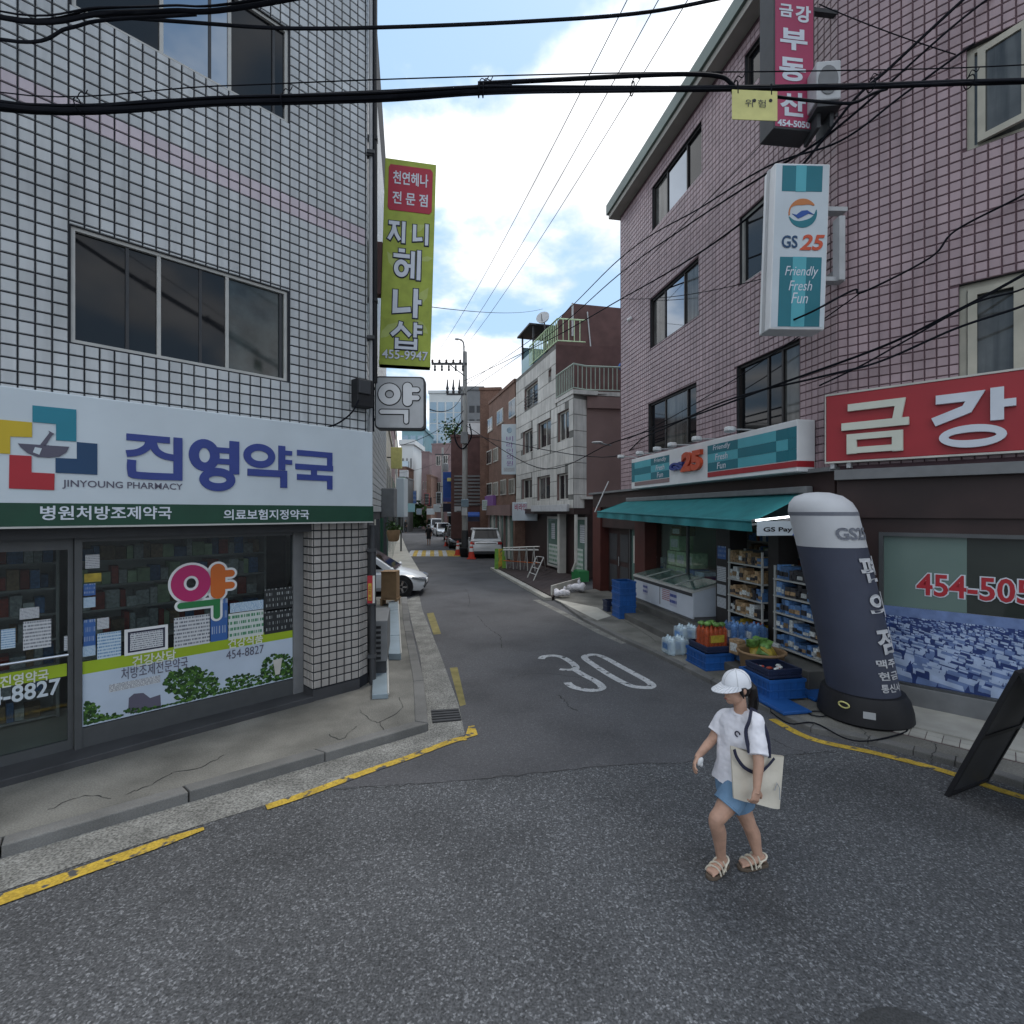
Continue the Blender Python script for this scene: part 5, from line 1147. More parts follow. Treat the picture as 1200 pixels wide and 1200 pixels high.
c2 = G(906, 823, .07); crate('big blue crate under the snack tray nearest the woman', (c2.x + .16, c2.y + .36, .1), .56, .66, .27, ang + math.pi / 2)
tb, TT = crate('dark tray of small white and red packets on the big blue crate', (c2.x + .17, c2.y + .34, .375), .5, .5, .12, ang + math.pi / 2, 'crate_navy')
for k in range(14):
    q = thing('packet', 'small white and pink packet in the dark tray on the big blue crate', 'packet', (c2.x + .17 + rnd.uniform(-.17, .17), c2.y + .34 + rnd.uniform(-.17, .17), .43), group='packets in the dark tray')
    obj('wrapper', MB().ell(q.location, .055, .035, .02, 8, 5, 0, Matrix.Rotation(rnd.uniform(0, 6), 3, 'Z')), rnd.choice(['pack_white', 'pack_white', 'pack_red']), q, smooth=60)
bs = thing('basket', 'wicker basket heaped with snack bags behind the dark tray', 'basket', (c2.x + .3, c2.y + .95, .1)); bc = Vector((c2.x + .3, c2.y + .95, .1))
obj('bowl', MB().lathe([(.26, 0), (.28, .02), (.33, .4), (.35, .42), (.31, .42), (.25, .08)], 20, 0, lambda x, y, z: bc + Vector((x, y, z))), 'cardboard', bs, smooth=50)
obj('rim', MB().tube([bc + Vector((.345 * math.cos(R(a)), .345 * math.sin(R(a)), .42)) for a in range(0, 361, 20)], .022), 'cardboard', bs, smooth=60)
def snack(label, p, s, m_, rot, group):
    t = thing('snack_bag', label, 'snack bag', tuple(p), group); Rm = Matrix.Rotation(rot, 3, 'Z') @ Matrix.Rotation(.9, 3, 'X'); mb = MB(); rings = []
    for v, wv, th in ((-1, 1, .02), (-.9, .98, .1), (-.4, .95, .42), (.1, .95, .5), (.6, .96, .36), (.9, .98, .1), (1, 1, .02)):
        rings.append([Vector(p) + Rm @ Vector((s * .72 * wv * math.cos(a), s * th * math.sin(a), s * v)) for a in [2 * math.pi * k / 10 for k in range(10)]])
    obj('wrapper', mb.loft(rings), m_, t, smooth=60)
for k in range(9):
    snack('bright green snack bag heaped in the wicker basket' if k % 3 else 'yellow snack bag heaped in the wicker basket', bc + Vector((rnd.uniform(-.2, .2), rnd.uniform(-.2, .2), .43 + .05 * (k % 3))), .13, 'snack_green' if k % 3 else 'snack_yellow', rnd.uniform(0, 6), 'snack bags in the wicker basket')
yp = G(930, 790, .07)
for k in range(6):
    snack('yellow snack bag piled beside the shelf rack behind the inflatable column', Vector((yp.x + .25 + rnd.uniform(-.14, .14), yp.y + .35 + rnd.uniform(-.12, .12), .22 + .16 * (k // 2))), .15, 'snack_yellow', rnd.uniform(0, 6), 'yellow snack bags by the shelf rack')
crate('blue crate under the pile of yellow snack bags', (yp.x + .26, yp.y + .36, .07), .5, .42, .14, ang)
for lab, px, py, w_ in (('flat blue plastic lid on the pavement in front of the big blue crate', 912, 832, .66), ('flat blue plastic lid leaning by the foot of the inflatable column', 955, 820, .44)):
    p = G(px, py, .07); t = thing('crate_lid', lab, 'lid', (p.x + .1, p.y + .16, .07)); c = t.location
    obj('plate', MB().box(-w_ / 2, w_ / 2, -.2, .2, 0, .05, 0, lambda x, y, z: Vector((c.x + x * math.cos(ang) - y * math.sin(ang), c.y + x * math.sin(ang) + y * math.cos(ang), c.z + z))), 'crate_blue', t, bevel=.012)
    obj('rim', MB().box(-w_ / 2 - .01, w_ / 2 + .01, -.21, .21, .02, .035, 0, lambda x, y, z: Vector((c.x + x * math.cos(ang) - y * math.sin(ang), c.y + x * math.sin(ang) + y * math.cos(ang), c.z + z))), 'crate_blue', t)
COLR = {'pack_brown': 'brown', 'pack_white': 'white', 'pack_blue': 'blue', 'snack_yellow': 'yellow', 'pack_dark': 'dark'}
# shelf racks with goods, each pack a thing of its own
def rack(label, u0, u1, n0, n1, z0, z1, rows, pal, glabel, group):
    t = thing('shelf_rack', label, 'rack', tuple(R1((u0 + u1) / 2, (n0 + n1) / 2, z0)))
    for a in (u0, u1 - .03):
        for n in (n0, n1 - .03): obj('upright', MB().box(a, a + .03, n, n + .03, z0, z1, 0, R1), 'alu_light', t)
    obj('back_panel', MB().box(u0 + .03, u1 - .03, n0 - .012, n0 - .003, z0, z1, 0, R1), 'dark_grey', t)
    h = (z1 - z0) / rows
    for j in range(rows):
        zz = z0 + .04 + j * h; obj('shelf', MB().box(u0, u1, n0 + .031, n1 + .012, zz, zz + .025, 0, R1), 'alu_light', t)
        u = u0 + .05; mcur = rnd.choice(pal); cnt_ = 0; shelf_ = ('bottom', 'second lowest', 'middle', 'second highest', 'top')[j]
        while u < u1 - .1:
            ww = rnd.choice((.075, .1, .13)); hh = min(h - .05, rnd.uniform(.12, .24)); 
            if rnd.random() < .35: mcur = rnd.choice(pal)
            p = R1(u + ww / 2, n1 - .12, zz + .026)
            ORD = ('first', 'second', 'third', 'fourth', 'fifth', 'sixth', 'seventh', 'eighth', 'ninth', 'tenth', 'eleventh', 'twelfth', 'thirteenth', 'fourteenth', 'fifteenth', 'sixteenth', 'seventeenth', 'eighteenth'); q = thing('pack', f'{COLR[mcur]} pack, {ORD[cnt_]} from the left on the {shelf_} shelf of {glabel}', 'goods', tuple(p), group); cnt_ += 1
            obj('box', MB().box(u + .004, u + ww - .004, n1 - .24, n1 - rnd.uniform(.0, .03), zz + .026, zz + .026 + hh, 0, R1), mcur, q, bevel=.006)
            obj('label', MB().box(u + .014, u + ww - .014, n1 - .05, n1 + .004, zz + .026 + hh * .25, zz + .026 + hh * .6, 0, R1), rnd.choice(('pack_white', 'pack_dark', 'pack_brown')), q)
            u += ww
rack('open shelf rack of drinks and groceries left of the dark door post', R1.u(856, 0), R1.u(896, 0), -.32, .05, SF + .02, 1.98, 5, ['pack_brown', 'pack_white', 'pack_blue', 'pack_brown', 'snack_yellow', 'pack_dark'], 'the left rack', 'goods on the left shelf rack')
rack('open shelf rack of white and blue goods half hidden by the inflatable column', R1.u(914, .0), R1.u(914, .0) + 1.3, -.25, .12, .4, 1.8, 5, ['pack_white', 'pack_blue', 'pack_white', 'pack_dark', 'pack_blue'], 'the right rack', 'goods on the right shelf rack')
# goods seen through the store window
tbk = thing('display_bench', 'low display bench just inside the store window', 'bench', tuple(R1((uw0 + up0) / 2, -.7, SF)))
obj('top', MB().box(uw0 + .05, up0 - .02, -1.1, -.42, .9, .94, 0, R1), 'alu_light', tbk); obj('base', MB().box(uw0 + .08, up0 - .05, -1.05, -.45, SF, .9, 0, R1), 'grey', tbk)
def wb_(pa, pb_, z0, h, m_, lab, name='carton', cat='box', n=-.62):
    a, b = R1.u(pa, -.45), R1.u(pb_, -.45); c = R1((a + b) / 2, n, z0); pack(name, lab, cat, tuple(c), b - a, .4, h, ang, m_)
wb_(758, 768, .94, .32, 'pack_brown', 'brown and white carton at the left end of the store window'); wb_(768.5, 780, .94, .38, 'pack_white', 'white and black carton beside the brown one in the store window'); wb_(765, 777, 1.32, .16, 'pack_white', 'flat white carton on top of the black and white one in the window')
for k, (pa, pb_, z) in enumerate(((782, 792.5, .94), (793, 804, .94), (783, 793, 1.33), (793.5, 804, 1.33), (804.5, 813, 1.33), (786, 797, 1.72))):
    wb_(pa, pb_, z, .37, 'pack_green', 'pale green paper roll pack in the stack behind the store window', 'paper_pack', 'paper pack')
    sc.collection.objects[-1]
for o in [o for o in COL.objects if o.name.startswith('paper_pack')]: o['group'] = 'paper roll packs in the store window'
wb_(804.5, 815, .94, .37, 'pack_blue', 'pale blue bottle pack right of the green packs in the store window'); wb_(815.5, 826, .94, .36, 'water_pack', 'clear bottle carton in the store window beside the red carton'); wb_(826.5, 836, .94, .28, 'pack_red', 'dark red carton at the right end of the store window'); wb_(788, 799, 2.1, .22, 'cardboard', 'brown cardboard carton on top of the green paper packs')
goods_shelf('shelf', 'shelf of groceries deep inside the convenience store', R1, uw0 + .4, R1E - .5, -3.1, -2.7, SF, 2.2, 6, ['pack_white', 'pack_blue', 'pack_brown', 'pack_green', 'pack_red', 'snack_yellow'])

# ------------------------------------------------------------------ inflatable column
ib = Vector((4.56, 6.63, .07))
def iax(z): t = max(0, z - .3) / 2.5; return (ib.x - .50 * t - .1 * t * t, ib.y - .05 * t)
ic = thing('inflatable_column', 'leaning navy and white inflatable advertising column in front of the estate agent', 'inflatable sign', tuple(ib))
obj('base_skirt', MB().lathe([(.5, .07), (.53, .1), (.52, .2), (.49, .34), (.455, .42), (.3, .425)], 32, 0, ID, iax), 'black', ic, smooth=50)
RB = lambda z: .405 - .008 * (z - .42)
bprof = [(RB(z), z) for z in (.425, .7, 1.0, 1.3, 1.6, 1.9, 2.13, 2.26)]
obj('body', MB().lathe(bprof, 36, 0, ID, iax, caps=False), 'inflatable_navy', ic, smooth=50)
tz = [(RB(z), z) for z in (2.262, 2.45, 2.63)]
obj('top', MB().lathe(tz + [(.385, 2.72), (.35, 2.82), (.27, 2.9), (.14, 2.945), (.01, 2.955)], 36, 0, ID, iax), 'inflatable_white', ic, smooth=60)
obj('band', MB().lathe([(RB(2.66) + .003, 2.655), (RB(2.66) + .003, 2.70)], 36, 0, ID, iax, caps=False), 'inflatable_band', ic, smooth=50)
cd_ = Vector((-ib.x, -ib.y)).normalized(); rg = Vector((-cd_.y, cd_.x))
def IT(u, n, z):                        # u is an arc length from the side that faces the street corner
    r = RB(z) + n; a = u / .43 - .16; ax = iax(z); d = cd_ * math.cos(a) + rg * math.sin(a); return Vector((ax[0] + d.x * r, ax[1] + d.y * r, z))
D = math.pi / 180 * .43
text('GS25', IT, 24 * D, 92 * D, 2.36, 2.51, .008, 'inflatable_band', ic, off=.03)
for s, z0, z1 in (('편', 1.82, 2.16), ('의', 1.38, 1.72), ('점', .94, 1.28)): text(s, IT, 50 * D, 95 * D, z0 + .02, z1, .011, 'inflatable_white', ic, off=.03)
for s, z in (('맥주', .83), ('현금', .68), ('통신사', .53)): text(s, IT, 40 * D, 84 * D, z - .03, z + .075, .006, 'inflatable_white', ic, off=.02)
ET = lambda u, n, z: IT(u, n + .107, z)
obj('ring_logo', MB().tube([ET(-14 * D + .05 * math.cos(R(a)), .012, .31 + .035 * math.sin(R(a))) for a in range(0, 361, 24)], .009), 'tag_yellow', ic)
obj('label_patch', MB().box(8 * D, 22 * D, .0, .01, .2, .28, 0, ET), 'light_grey', ic)
cb = thing('cable', 'thin black cable lying on the pavement beside the inflatable column', 'cable', (3.9, 6.7, .07))
obj('wire', MB().tube(smooth_pts([G(903, 834, .085), G(925, 848, .085), (3.75, 6.35, .085), G(990, 865, .085), G(1020, 868, .085), (4.7, 6.1, .085), (4.75, 6.3, .085)], 5), .009), 'cable', cb)
obj('wire', MB().tube(smooth_pts([(4.12, 6.7, .085), (3.95, 6.72, .085), (3.85, 6.62, .085), (3.95, 6.55, .085), (4.1, 6.6, .085)], 5), .008), 'cable', cb)

# ------------------------------------------------------------------ A-frame board at the right edge
ab = thing('a_frame_board', 'black folding A-frame board standing on the yellow line', 'A-frame board', (4.6, 4.7, .0))
A0, A1, B0 = Vector((4.12, 4.86, .0)), Vector((4.76, 5.14, .0)), Vector((4.36, 4.42, 1.32)); dv = A1 - A0
def leaf(p, e, q, nm):
    up_ = (q - p); wv = e - p; nn = wv.cross(up_).normalized() * .018
    def T(a, b, c): return p + wv * a + up_ * b + nn * c
    pr_ = obj('panel', MB().box(.03, .97, -.35, .35, .04, .97, 0, lambda x, y, z: T(x, z, y)), 'dark_grey', ab)
    f = MB()
    for q_ in ((0, .04, 0, 1), (.96, 1, 0, 1), (.04, .96, .0, .03), (.04, .96, .97, 1), (.04, .96, .48, .51)): f.box(q_[0], q_[1], -1, 1, q_[2], q_[3], 0, lambda x, y, z: T(x, z, y))
    obj('frame', f, 'black', ab)
leaf(A0, A1, B0, 'back'); A2 = A0 + Vector((.5, -.92, 0)); leaf(A2, A2 + dv, B0 + Vector((.01, -.02, .0)), 'front')

goods_shelf('shelf', 'shelf of mixed groceries just inside the open convenience store doorway', R1, up1 + .1, R1E - .4, -1.5, -1.1, SF, 2.5, 7, ['pack_white', 'pack_blue', 'pack_brown', 'snack_yellow', 'pack_red', 'pack_green'])
for k, (dx, dy, z, mn, lab) in enumerate(((.62, -.06, .07, 'pack_white', 'small white carton on the pavement between the two blue crates'), (.36, -.02, .345, 'pack_brown', 'small brown carton on the edge of the blue crate by the orange drinks'), (1.05, .1, .215, 'pack_white', 'white carton on the lower step below the left shelf rack'), (1.0, .62, .4, 'pack_red', 'red carton at the foot of the left shelf rack'))):
    pack('carton', lab, 'box', (c1.x + dx, c1.y + dy, z), .2, .16, .2 + .04 * k, ang + .2 * k, mn)
# ------------------------------------------------------------------ grey panelled building down the lane
GF0 = Vector((2.37, 19.7)); GF1 = Vector((.226, 27.2))
GW = Wall(GF1, GF0 - GF1); GL = (GF0 - GF1).length
gb_ = thing('apartment_building', 'grey stone panelled building with a railed balcony beyond the convenience store', 'building', (2.5, 24, 0))
GC = Wall(GF0, (2.92 - 2.37, .35)); GCL = .65                     # chamfer
GS = Wall(tuple(GC(GCL, 0, 0).xy), (1, .12))                     # brown flank
zg = lambda px, py: GW.at(px, py)[1]
ZG0, ZBAL, ZG1 = 2.75, GW.at(668, 462)[1], 9.75
HG = []
def gh(pl, pr, yt, yb):
    c = (pl + pr) / 2; HG.append((GW.u(pl), GW.u(pr), zg(c, yb), zg(c, yt))); return HG[-1]
gw = [gh(613, 624.5, 504, 531), gh(631, 646, 493, 524), gh(654, 667, 481.5, 516), gh(612, 624, 561, 584.5), gh(630, 645, 558, 586), gh(653, 666, 555, 586), gh(615, 630.5, 451, 476), gh(643, 646.5, 433, 441)]
ub = GW.u(651.5)
m = MB(); wall_sheet(m, GW, 0, ub, ZG0, ZG1, HG); wall_sheet(m, GW, ub, GL, ZG0, ZBAL, HG); wall_sheet(m, GC, 0, GCL, ZG0, ZBAL)
m.quad(GW(0, 0, ZG0), GW(0, -8, ZG0), GW(0, -8, ZG1), GW(0, 0, ZG1)); m.quad(GW(0, -.02, ZG1), GW(ub, -.02, ZG1), GW(ub, -8, ZG1), GW(0, -8, ZG1))
m.quad(GW(ub, 0, ZBAL), GW(GL, 0, ZBAL), GW(GL, -8, ZBAL), GW(ub, -8, ZBAL)); m.quad(GW(GL, 0, ZBAL), GC(GCL, 0, ZBAL), GS(6, -1, ZBAL), GW(GL, -8, ZBAL))
m.quad(GW(0, 0, ZG0), GW(GL, 0, ZG0), GW(GL, -8, ZG0), GW(0, -8, ZG0)); m.quad(GW(GL, 0, ZG0), GC(GCL, 0, ZG0), GS(6, -1, ZG0), GW(GL, -8, ZG0))
obj('wall', m, 'stone_joint', gb_, recalc=False)
rr = tile_rects(0, GL, ZG0, ZG1, GL / 9, .62, HG + [(ub, GL + 1, ZBAL, 20)])
rest = lay_tiles(gb_, GW, rr, .02, .015, 'stone_grey', 200, name='stone_panel'); lay_tiles(gb_, GC, tile_rects(0, GCL, ZG0, ZBAL, GCL, .62, []), .02, .015, 'stone_grey', 30, name='stone_panel')
sf = MB(); wall_sheet(sf, GS, 0, 6, .1, ZBAL); sf.quad(GS(0, -.01, ZBAL - .5), GS(6, .1, ZBAL - .5), GS(6, .1, ZBAL - .12), GS(0, .1, ZBAL - .12)); obj('side_wall', sf, 'brown_wall', gb_, recalc=False)
obj('side_band', MB().box(.0, 5, .01, .1, ZBAL - .55, ZBAL - .1, 0, GS), 'brown_wall', gb_); obj('ledge', MB().box(-.3, 5, .01, .18, 3.2, 3.3, 0, GS), 'stone_grey', gb_); obj('side_base', MB().box(-.1, 3, .0, .1, .1, 3.2, 0, GS), 'brown_clad', gb_)
for k, h in enumerate(gw):
    window(gb_, GW, *h, depth=.14, div=((h[0] + h[1]) / 2,) if k < 7 else (), fm='off_white', panes=('win_dark', 'win_curtain') if k % 2 else ('win_curtain', 'win_dark'), fw=.06, reveal='brown_wall')
wg = gw[6]
rl = MB()
for z in (.1, .25, .4, .55): rl.box(wg[0], wg[1], .02, .05, wg[2] + z, wg[2] + z + .03, 0, GW)
obj('window_guard', rl, 'dark_grey', gb_)
# set back top storey, balcony railing, roof railing, canopy
m = MB(); wall_sheet(m, Wall(tuple(GW(ub, -.9, 0).xy), (1, .0)), 0, 6, ZBAL, ZG1)
m.quad(GW(ub, 0, ZBAL), GW(ub, -.9, ZBAL), GW(ub, -.9, ZG1), GW(ub, 0, ZG1)); obj('upper_wall', m, 'roof_brown', gb_, recalc=False)
rf = MB(); BRW = Wall(tuple(PX(656, 600, 24).xy), (1, .08))
rf.add([BRW(-.1, 0, ZG1), BRW(6, 0, ZG1), BRW(6, 0, 12.15), BRW(.6, 0, 12.5), BRW(-.1, 0, ZG1 + 1.9), BRW(-.1, -5, ZG1), BRW(6, -5, ZG1), BRW(6, -5, 12.15), BRW(.6, -5, 12.5), BRW(-.1, -5, ZG1 + 1.9)], [(0, 1, 2, 3, 4), (5, 6, 7, 8, 9), (0, 4, 9, 5), (4, 3, 8, 9), (3, 2, 7, 8)])
obj('roof_house', rf, 'roof_brown', gb_, recalc=False)
obj('ridge_trim', MB().tube([BRW(.6, .03, 12.5), BRW(.6, .03, ZG1 + 1.2)], .05).tube([BRW(1.3, .05, 12.1), BRW(1.6, .05, 9.0)], .03), 'light_grey', gb_)
def railing(name, path, z, h, gap, m_, par):
    r_ = obj(name, MB().tube([Vector((p[0], p[1], z + h)) for p in path], .035).tube([Vector((p[0], p[1], z + .08)) for p in path], .025), m_, par)
    for i in range(len(path) - 1):
        a, b = Vector(path[i]), Vector(path[i + 1]); k = max(1, int((b - a).length / gap))
        for j in range(k):
            p = a.lerp(b, j / k); obj('bar', MB().box(p.x - .016, p.x + .016, p.y - .016, p.y + .016, z + .08, z + h), m_, r_)
    return r_
railing('balcony_railing', [tuple(GW(ub + .05, .0, 0).xy), tuple(GW(GL, 0, 0).xy), tuple(GC(GCL, 0, 0).xy), tuple(GS(3, 0, 0).xy)], ZBAL + .1, 1.0, .17, 'rail_green', gb_)
obj('balcony_slab', MB().box(ub, GL + .05, -1, .06, ZBAL - .06, ZBAL + .1, 0, GW).box(-.05, 4, -1, .05, ZBAL - .06, ZBAL + .098, 0, GS), 'stone_grey', gb_)
railing('roof_railing', [tuple(GW(GW.u(620), -.03, 0).xy), tuple(GW(ub + .1, -.03, 0).xy), tuple(GW(ub + .1, -.03, 0).xy + Vector((1.2, .2)))], ZG1 + .05, 1.0, .22, 'pack_green', gb_)
cnp = MB(); ca, cb2 = GW.u(609), GW.u(622)
for a in (ca, cb2 - .08):
    for n in (-.1, -1.4): cnp.box(a, a + .08, n - .08, n, ZG1, ZG1 + 2.0, 0, GW)
cnp.box(ca - .15, cb2 + .1, -1.6, .1, ZG1 + 2.0, ZG1 + 2.08, 0, GW); cp_ = obj('roof_canopy', cnp, 'dark_grey', gb_)
obj('canopy_panel', MB().box(ca + .02, cb2, -.12, -.1, ZG1 + .03, ZG1 + .8, 0, GW).box(ca, ca + .02, -2, -.1, ZG1, ZG1 + 1.5, 0, GW), 'far_teal', cp_)
ds = thing('satellite_dish', 'white satellite dish on the roof of the grey panelled building', 'satellite dish', tuple(GW(GW.u(636), -.8, ZG1)))
dc_ = PX(636.5, 373, 24.6); nv = Vector((-.35, -.85, .35)).normalized(); q1 = nv.cross(Vector((0, 0, 1))).normalized(); q2 = q1.cross(nv)
obj('dish', MB().loft([[dc_ + q1 * r_ * math.cos(R(a)) + q2 * r_ * math.sin(R(a)) - nv * d for a in range(0, 360, 20)] for r_, d in ((.33, -.08), (.3, .0), (.2, .06), (.02, .1))]), 'light_grey', ds, smooth=60)
obj('mast', MB().tube([dc_ - nv * .1, dc_ - nv * .3 - Vector((0, 0, .3)), Vector((dc_.x, dc_.y + .3, ZG1))], .04), 'grey', ds); obj('feed_arm', MB().tube([dc_ - q2 * .33, dc_ + nv * .3], .02), 'grey', ds)
tp = thing('tarp_bundle', 'blue tarp bundle on the balcony of the grey building', 'tarp', tuple(GS(1.9, -.5, ZBAL + 1.1)))
obj('bundle', MB().ell(GS(2.1, -.5, ZBAL + 1.3), .65, .4, .28, 10, 6).ell(GS(2.5, -.4, ZBAL + 1.2), .5, .4, .25, 10, 6), 'crate_blue', tp, smooth=50)
# ground floor shops of the grey building
m = MB(); m.box(0, GL, -.6, -.5, .1, ZG0, 0, GW); m.box(-.1, GL + .3, -.55, .12, 2.62, 2.85, 0, GW); obj('shop_back', m, 'brown_clad', gb_)
us = [GW.u(p) for p in (632, 648.5, 661.5, 664, 689)]
for a, b in ((us[0], us[1]), (us[2] + .1, GL + .25)):
    s = obj('shop_window', MB().box(a, b, -.45, -.38, .25, .33, 0, GW).box(a, b, -.45, -.38, 2.4, 2.5, 0, GW).box(a, a + .06, -.45, -.38, .33, 2.4, 0, GW).box(b - .06, b, -.45, -.38, .33, 2.4, 0, GW), 'alu_light', gb_)
    obj('pane', MB().box(a + .06, b - .06, -.43, -.42, .33, 2.4, 0, GW), 'teal_glass', s)
    obj('poster', uvq(GW, a + .15, b - .3, .4, 1.25, -.41), 'notice_green', s); obj('poster', uvq(GW, a + .5, a + .95, 1.5, 2.2, -.41), 'notice_white', s)
obj('column', MB().box(us[1] + .2, us[1] + .45, -.4, -.1, .1, 2.65, 0, GW), 'off_white', gb_)
obj('drain_pipe', MB().tube([GW(GL + .35, .05, 2.6), GW(GL + .35, .05, .8), GW(GL + .15, .1, .45)], .06), 'off_white', gb_)
obj('green_base', MB().box(GL + .05, GL + .75, -.3, .1, .1, .5, 0, GW), 'green_mid', gb_)
def panel_sign(label, W, u0, u1, z0, z1, th, m_, lines, ink, cat='sign', name='shop_sign', n=0.0):
    t = thing(name, label, cat, tuple(W((u0 + u1) / 2, n, z0))); obj('board', MB().box(u0, u1, n, n + th, z0, z1, 0, W), m_, t, bevel=.015)
    k = len(lines)
    for i, s in enumerate(lines):
        if not s: continue
        a, b = z1 - (z1 - z0) * (i + .88) / k, z1 - (z1 - z0) * (i + .15) / k; text(s, W, u0 + (u1 - u0) * .1, u1 - (u1 - u0) * .1, a, b, n + th, ink, t, off=.02)
    return t
SW_ = Wall(tuple(PX(600.5, 600, 25.5).xy), (1.2, -.12))
panel_sign('white sign with pink lettering over the shop entrance of the grey building', SW_, 0, 1.25, GW.at(615, 610)[1], GW.at(615, 590)[1] + .05, .12, 'sign_white', ['비라인의원', ''], 'sign_crimson')
sg = Wall(tuple(PX(630, 600, 23.6).xy), (.95, -.3)); panel_sign('plain grey fascia strip under the first floor windows of the grey building', GW, GW.u(628), GW.u(671), 2.72, 3.0, .12, 'light_grey', [], 'black', n=.13)
PV = Wall(tuple(PX(588, 600, 27.6).xy), (1, -.05)); z0_, z1_ = PX(596, 556, 27.4).z, PX(596, 497, 27.4).z
pv = panel_sign('tall white blade sign with purple lettering between the brown and grey buildings', PV, 0, .8, z0_, z1_, .18, 'sign_white', [], 'purple', name='blade_sign')
for i, s in enumerate('비라인의원'): text(s, PV, .26, .62, z0_ + .45 + .33 * (4 - i), z0_ + .73 + .33 * (4 - i), .181, 'purple', pv)
obj('emblem', MB().prism([(.42 + .14 * math.cos(R(a)), z1_ - .33 + .16 * math.sin(R(a))) for a in range(0, 360, 30)], .18, .19, 0, PV), 'far_glass', pv); obj('print', uvq(PV, .12, .7, z0_ + .15, z0_ + .36, .184), 'notice_white', pv)
# terrace with its kerb, barrier, table, stepladder
te = thing('terrace', 'dark boarded terrace with a pale kerb in front of the grey building', None, (1.2, 20, 0), kind='structure')
tpoly = [G(580, 664.7, .1), G(647, 700, .1), G(684, 679, .12), GW(GL, -.4, 0), GW(0, -.4, 0)]
obj('deck', MB().slab([p.xy for p in tpoly], .0, .12), 'deck', te)
for i in range(18):
    a, b = tpoly[0].lerp(tpoly[1], (i + .5) / 18), tpoly[4].lerp(tpoly[3], (i + .5) / 18); 
    a2, b2 = tpoly[0].lerp(tpoly[1], (i + 1.46) / 18), tpoly[4].lerp(tpoly[3], (i + 1.46) / 18)
    if i < 17: obj('plank', MB().slab([a.xy, a2.xy, b2.xy, b.xy], .118, .135 + rnd.uniform(0, .006)), 'deck', te)
for i in range(6):
    a, b = tpoly[0].lerp(tpoly[1], i / 6), tpoly[0].lerp(tpoly[1], (i + .985) / 6); nn = Vector((-(b - a).y, (b - a).x, 0)).normalized() * -.22
    obj('kerb_stone', MB().slab([a.xy, b.xy, (b + nn).xy, (a + nn).xy], 0, .1), 'paver_white', te, bevel=.01)
bt = thing('work_table', 'folding metal table frame with a pale top on the dark terrace', 'table', (.0, 23.3, .13))
ta, tb2 = PX(590, 642, 23.2), PX(632, 640.5, 21.8); 
obj('top', MB().tube([ta, tb2], .05, 4, flat=.5), 'off_white', bt); obj('top_board', MB().box(ta.x, tb2.x, 22.3, 22.8, ta.z - .06, ta.z - .02), 'alu_light', bt)
for k in range(5):
    p = ta.lerp(tb2, (k + .3) / 5); obj('leg', MB().tube([p, Vector((p.x + .05, p.y + .1, .13))], .022), 'alu_light', bt); obj('leg', MB().tube([p, Vector((p.x - .1, p.y + .6, .13))], .022), 'alu_light', bt)
obj('brace', MB().tube([Vector((ta.x, 23.2, .5)), Vector((tb2.x, 22, .5))], .02), 'orange', bt)
bq = thing('barrier', 'green and yellow cloth barrier at the left end of the work table', 'barrier', tuple(PX(586, 668, 23.6)))
for k, mn in enumerate(('barrier_green', 'yellow_paint', 'barrier_green')):
    a = PX(580.5 + k * 4.3, 644, 23.4); obj('panel', MB().loft([[Vector((a.x + x, 23.4 + y, z)) for x, y in ((-.02 - s, -.05 - s), (.14 + s, -.05 - s), (.14 + s, .05 + s), (-.02 - s, .05 + s))] for s, z in ((.02, .1), (.01, .5), (0, 1.02))]), mn, bq)
    obj('foot', MB().box(a.x, a.x + .1, 23.2, 23.6, .08, .12), 'dark_grey', bq)
sl = thing('stepladder', 'small folded aluminium stepladder leaning on the terrace', 'stepladder', tuple(PX(627, 680, 19.8)))
l0, l1, t0_, t1_ = G(618, 677, .13), G(625, 680.5, .13), PX(629, 652, 19.9), PX(637, 653, 19.7)
obj('rail', MB().tube([l0, t0_], .025, 4), 'alu_light', sl); obj('rail', MB().tube([l1, t1_], .025, 4), 'alu_light', sl)
for k in (.25, .5, .75, 1.0): a, b = l0.lerp(t0_, k), l1.lerp(t1_, k); obj('tread', MB().tube([a, b], .03, 4, flat=.4), 'alu_light', sl)
l2 = G(640, 668, .13); obj('rear_leg', MB().tube([t1_, l2], .02, 4).tube([t0_, l2 + Vector((-.3, .3, 0))], .02, 4), 'alu_light', sl)
for lab, px, py, s in (('white rubbish bag tied in a knot on the edge of the terrace', 675, 691, .2), ('crumpled white rubbish bag beside the marble board', 658, 697, .16)):
    p = G(px, py + 2, .1); t = thing('rubbish_bag', lab, 'bag', tuple(p)); mb = MB()
    for k in range(7): mb.ell(p + Vector((rnd.uniform(-s, s) * 1.1, rnd.uniform(-s, s) * .6, s * .5 + rnd.uniform(0, s * .5))), s * .7, s * .6, s * .55, 9, 6, 0, Matrix.Rotation(rnd.uniform(0, 3), 3, 'Y'))
    mb.ell(p + Vector((.1, 0, s * 1.5)), s * .25, s * .2, s * .5, 8, 5); obj('bag', mb, 'cotton_white', t, smooth=40)
mbd = thing('marble_board', 'white marble board standing on edge at the end of the terrace', 'board', tuple(G(660, 700, .07)))
a, b = G(647, 699.5, .07), G(680, 689, .07); MBW = Wall(a.xy, (b - a).xy); obj('slab', MB().box(0, (b - a).length, -.05, 0, .07, .42, 0, MBW), 'off_white', mbd, bevel=.008)

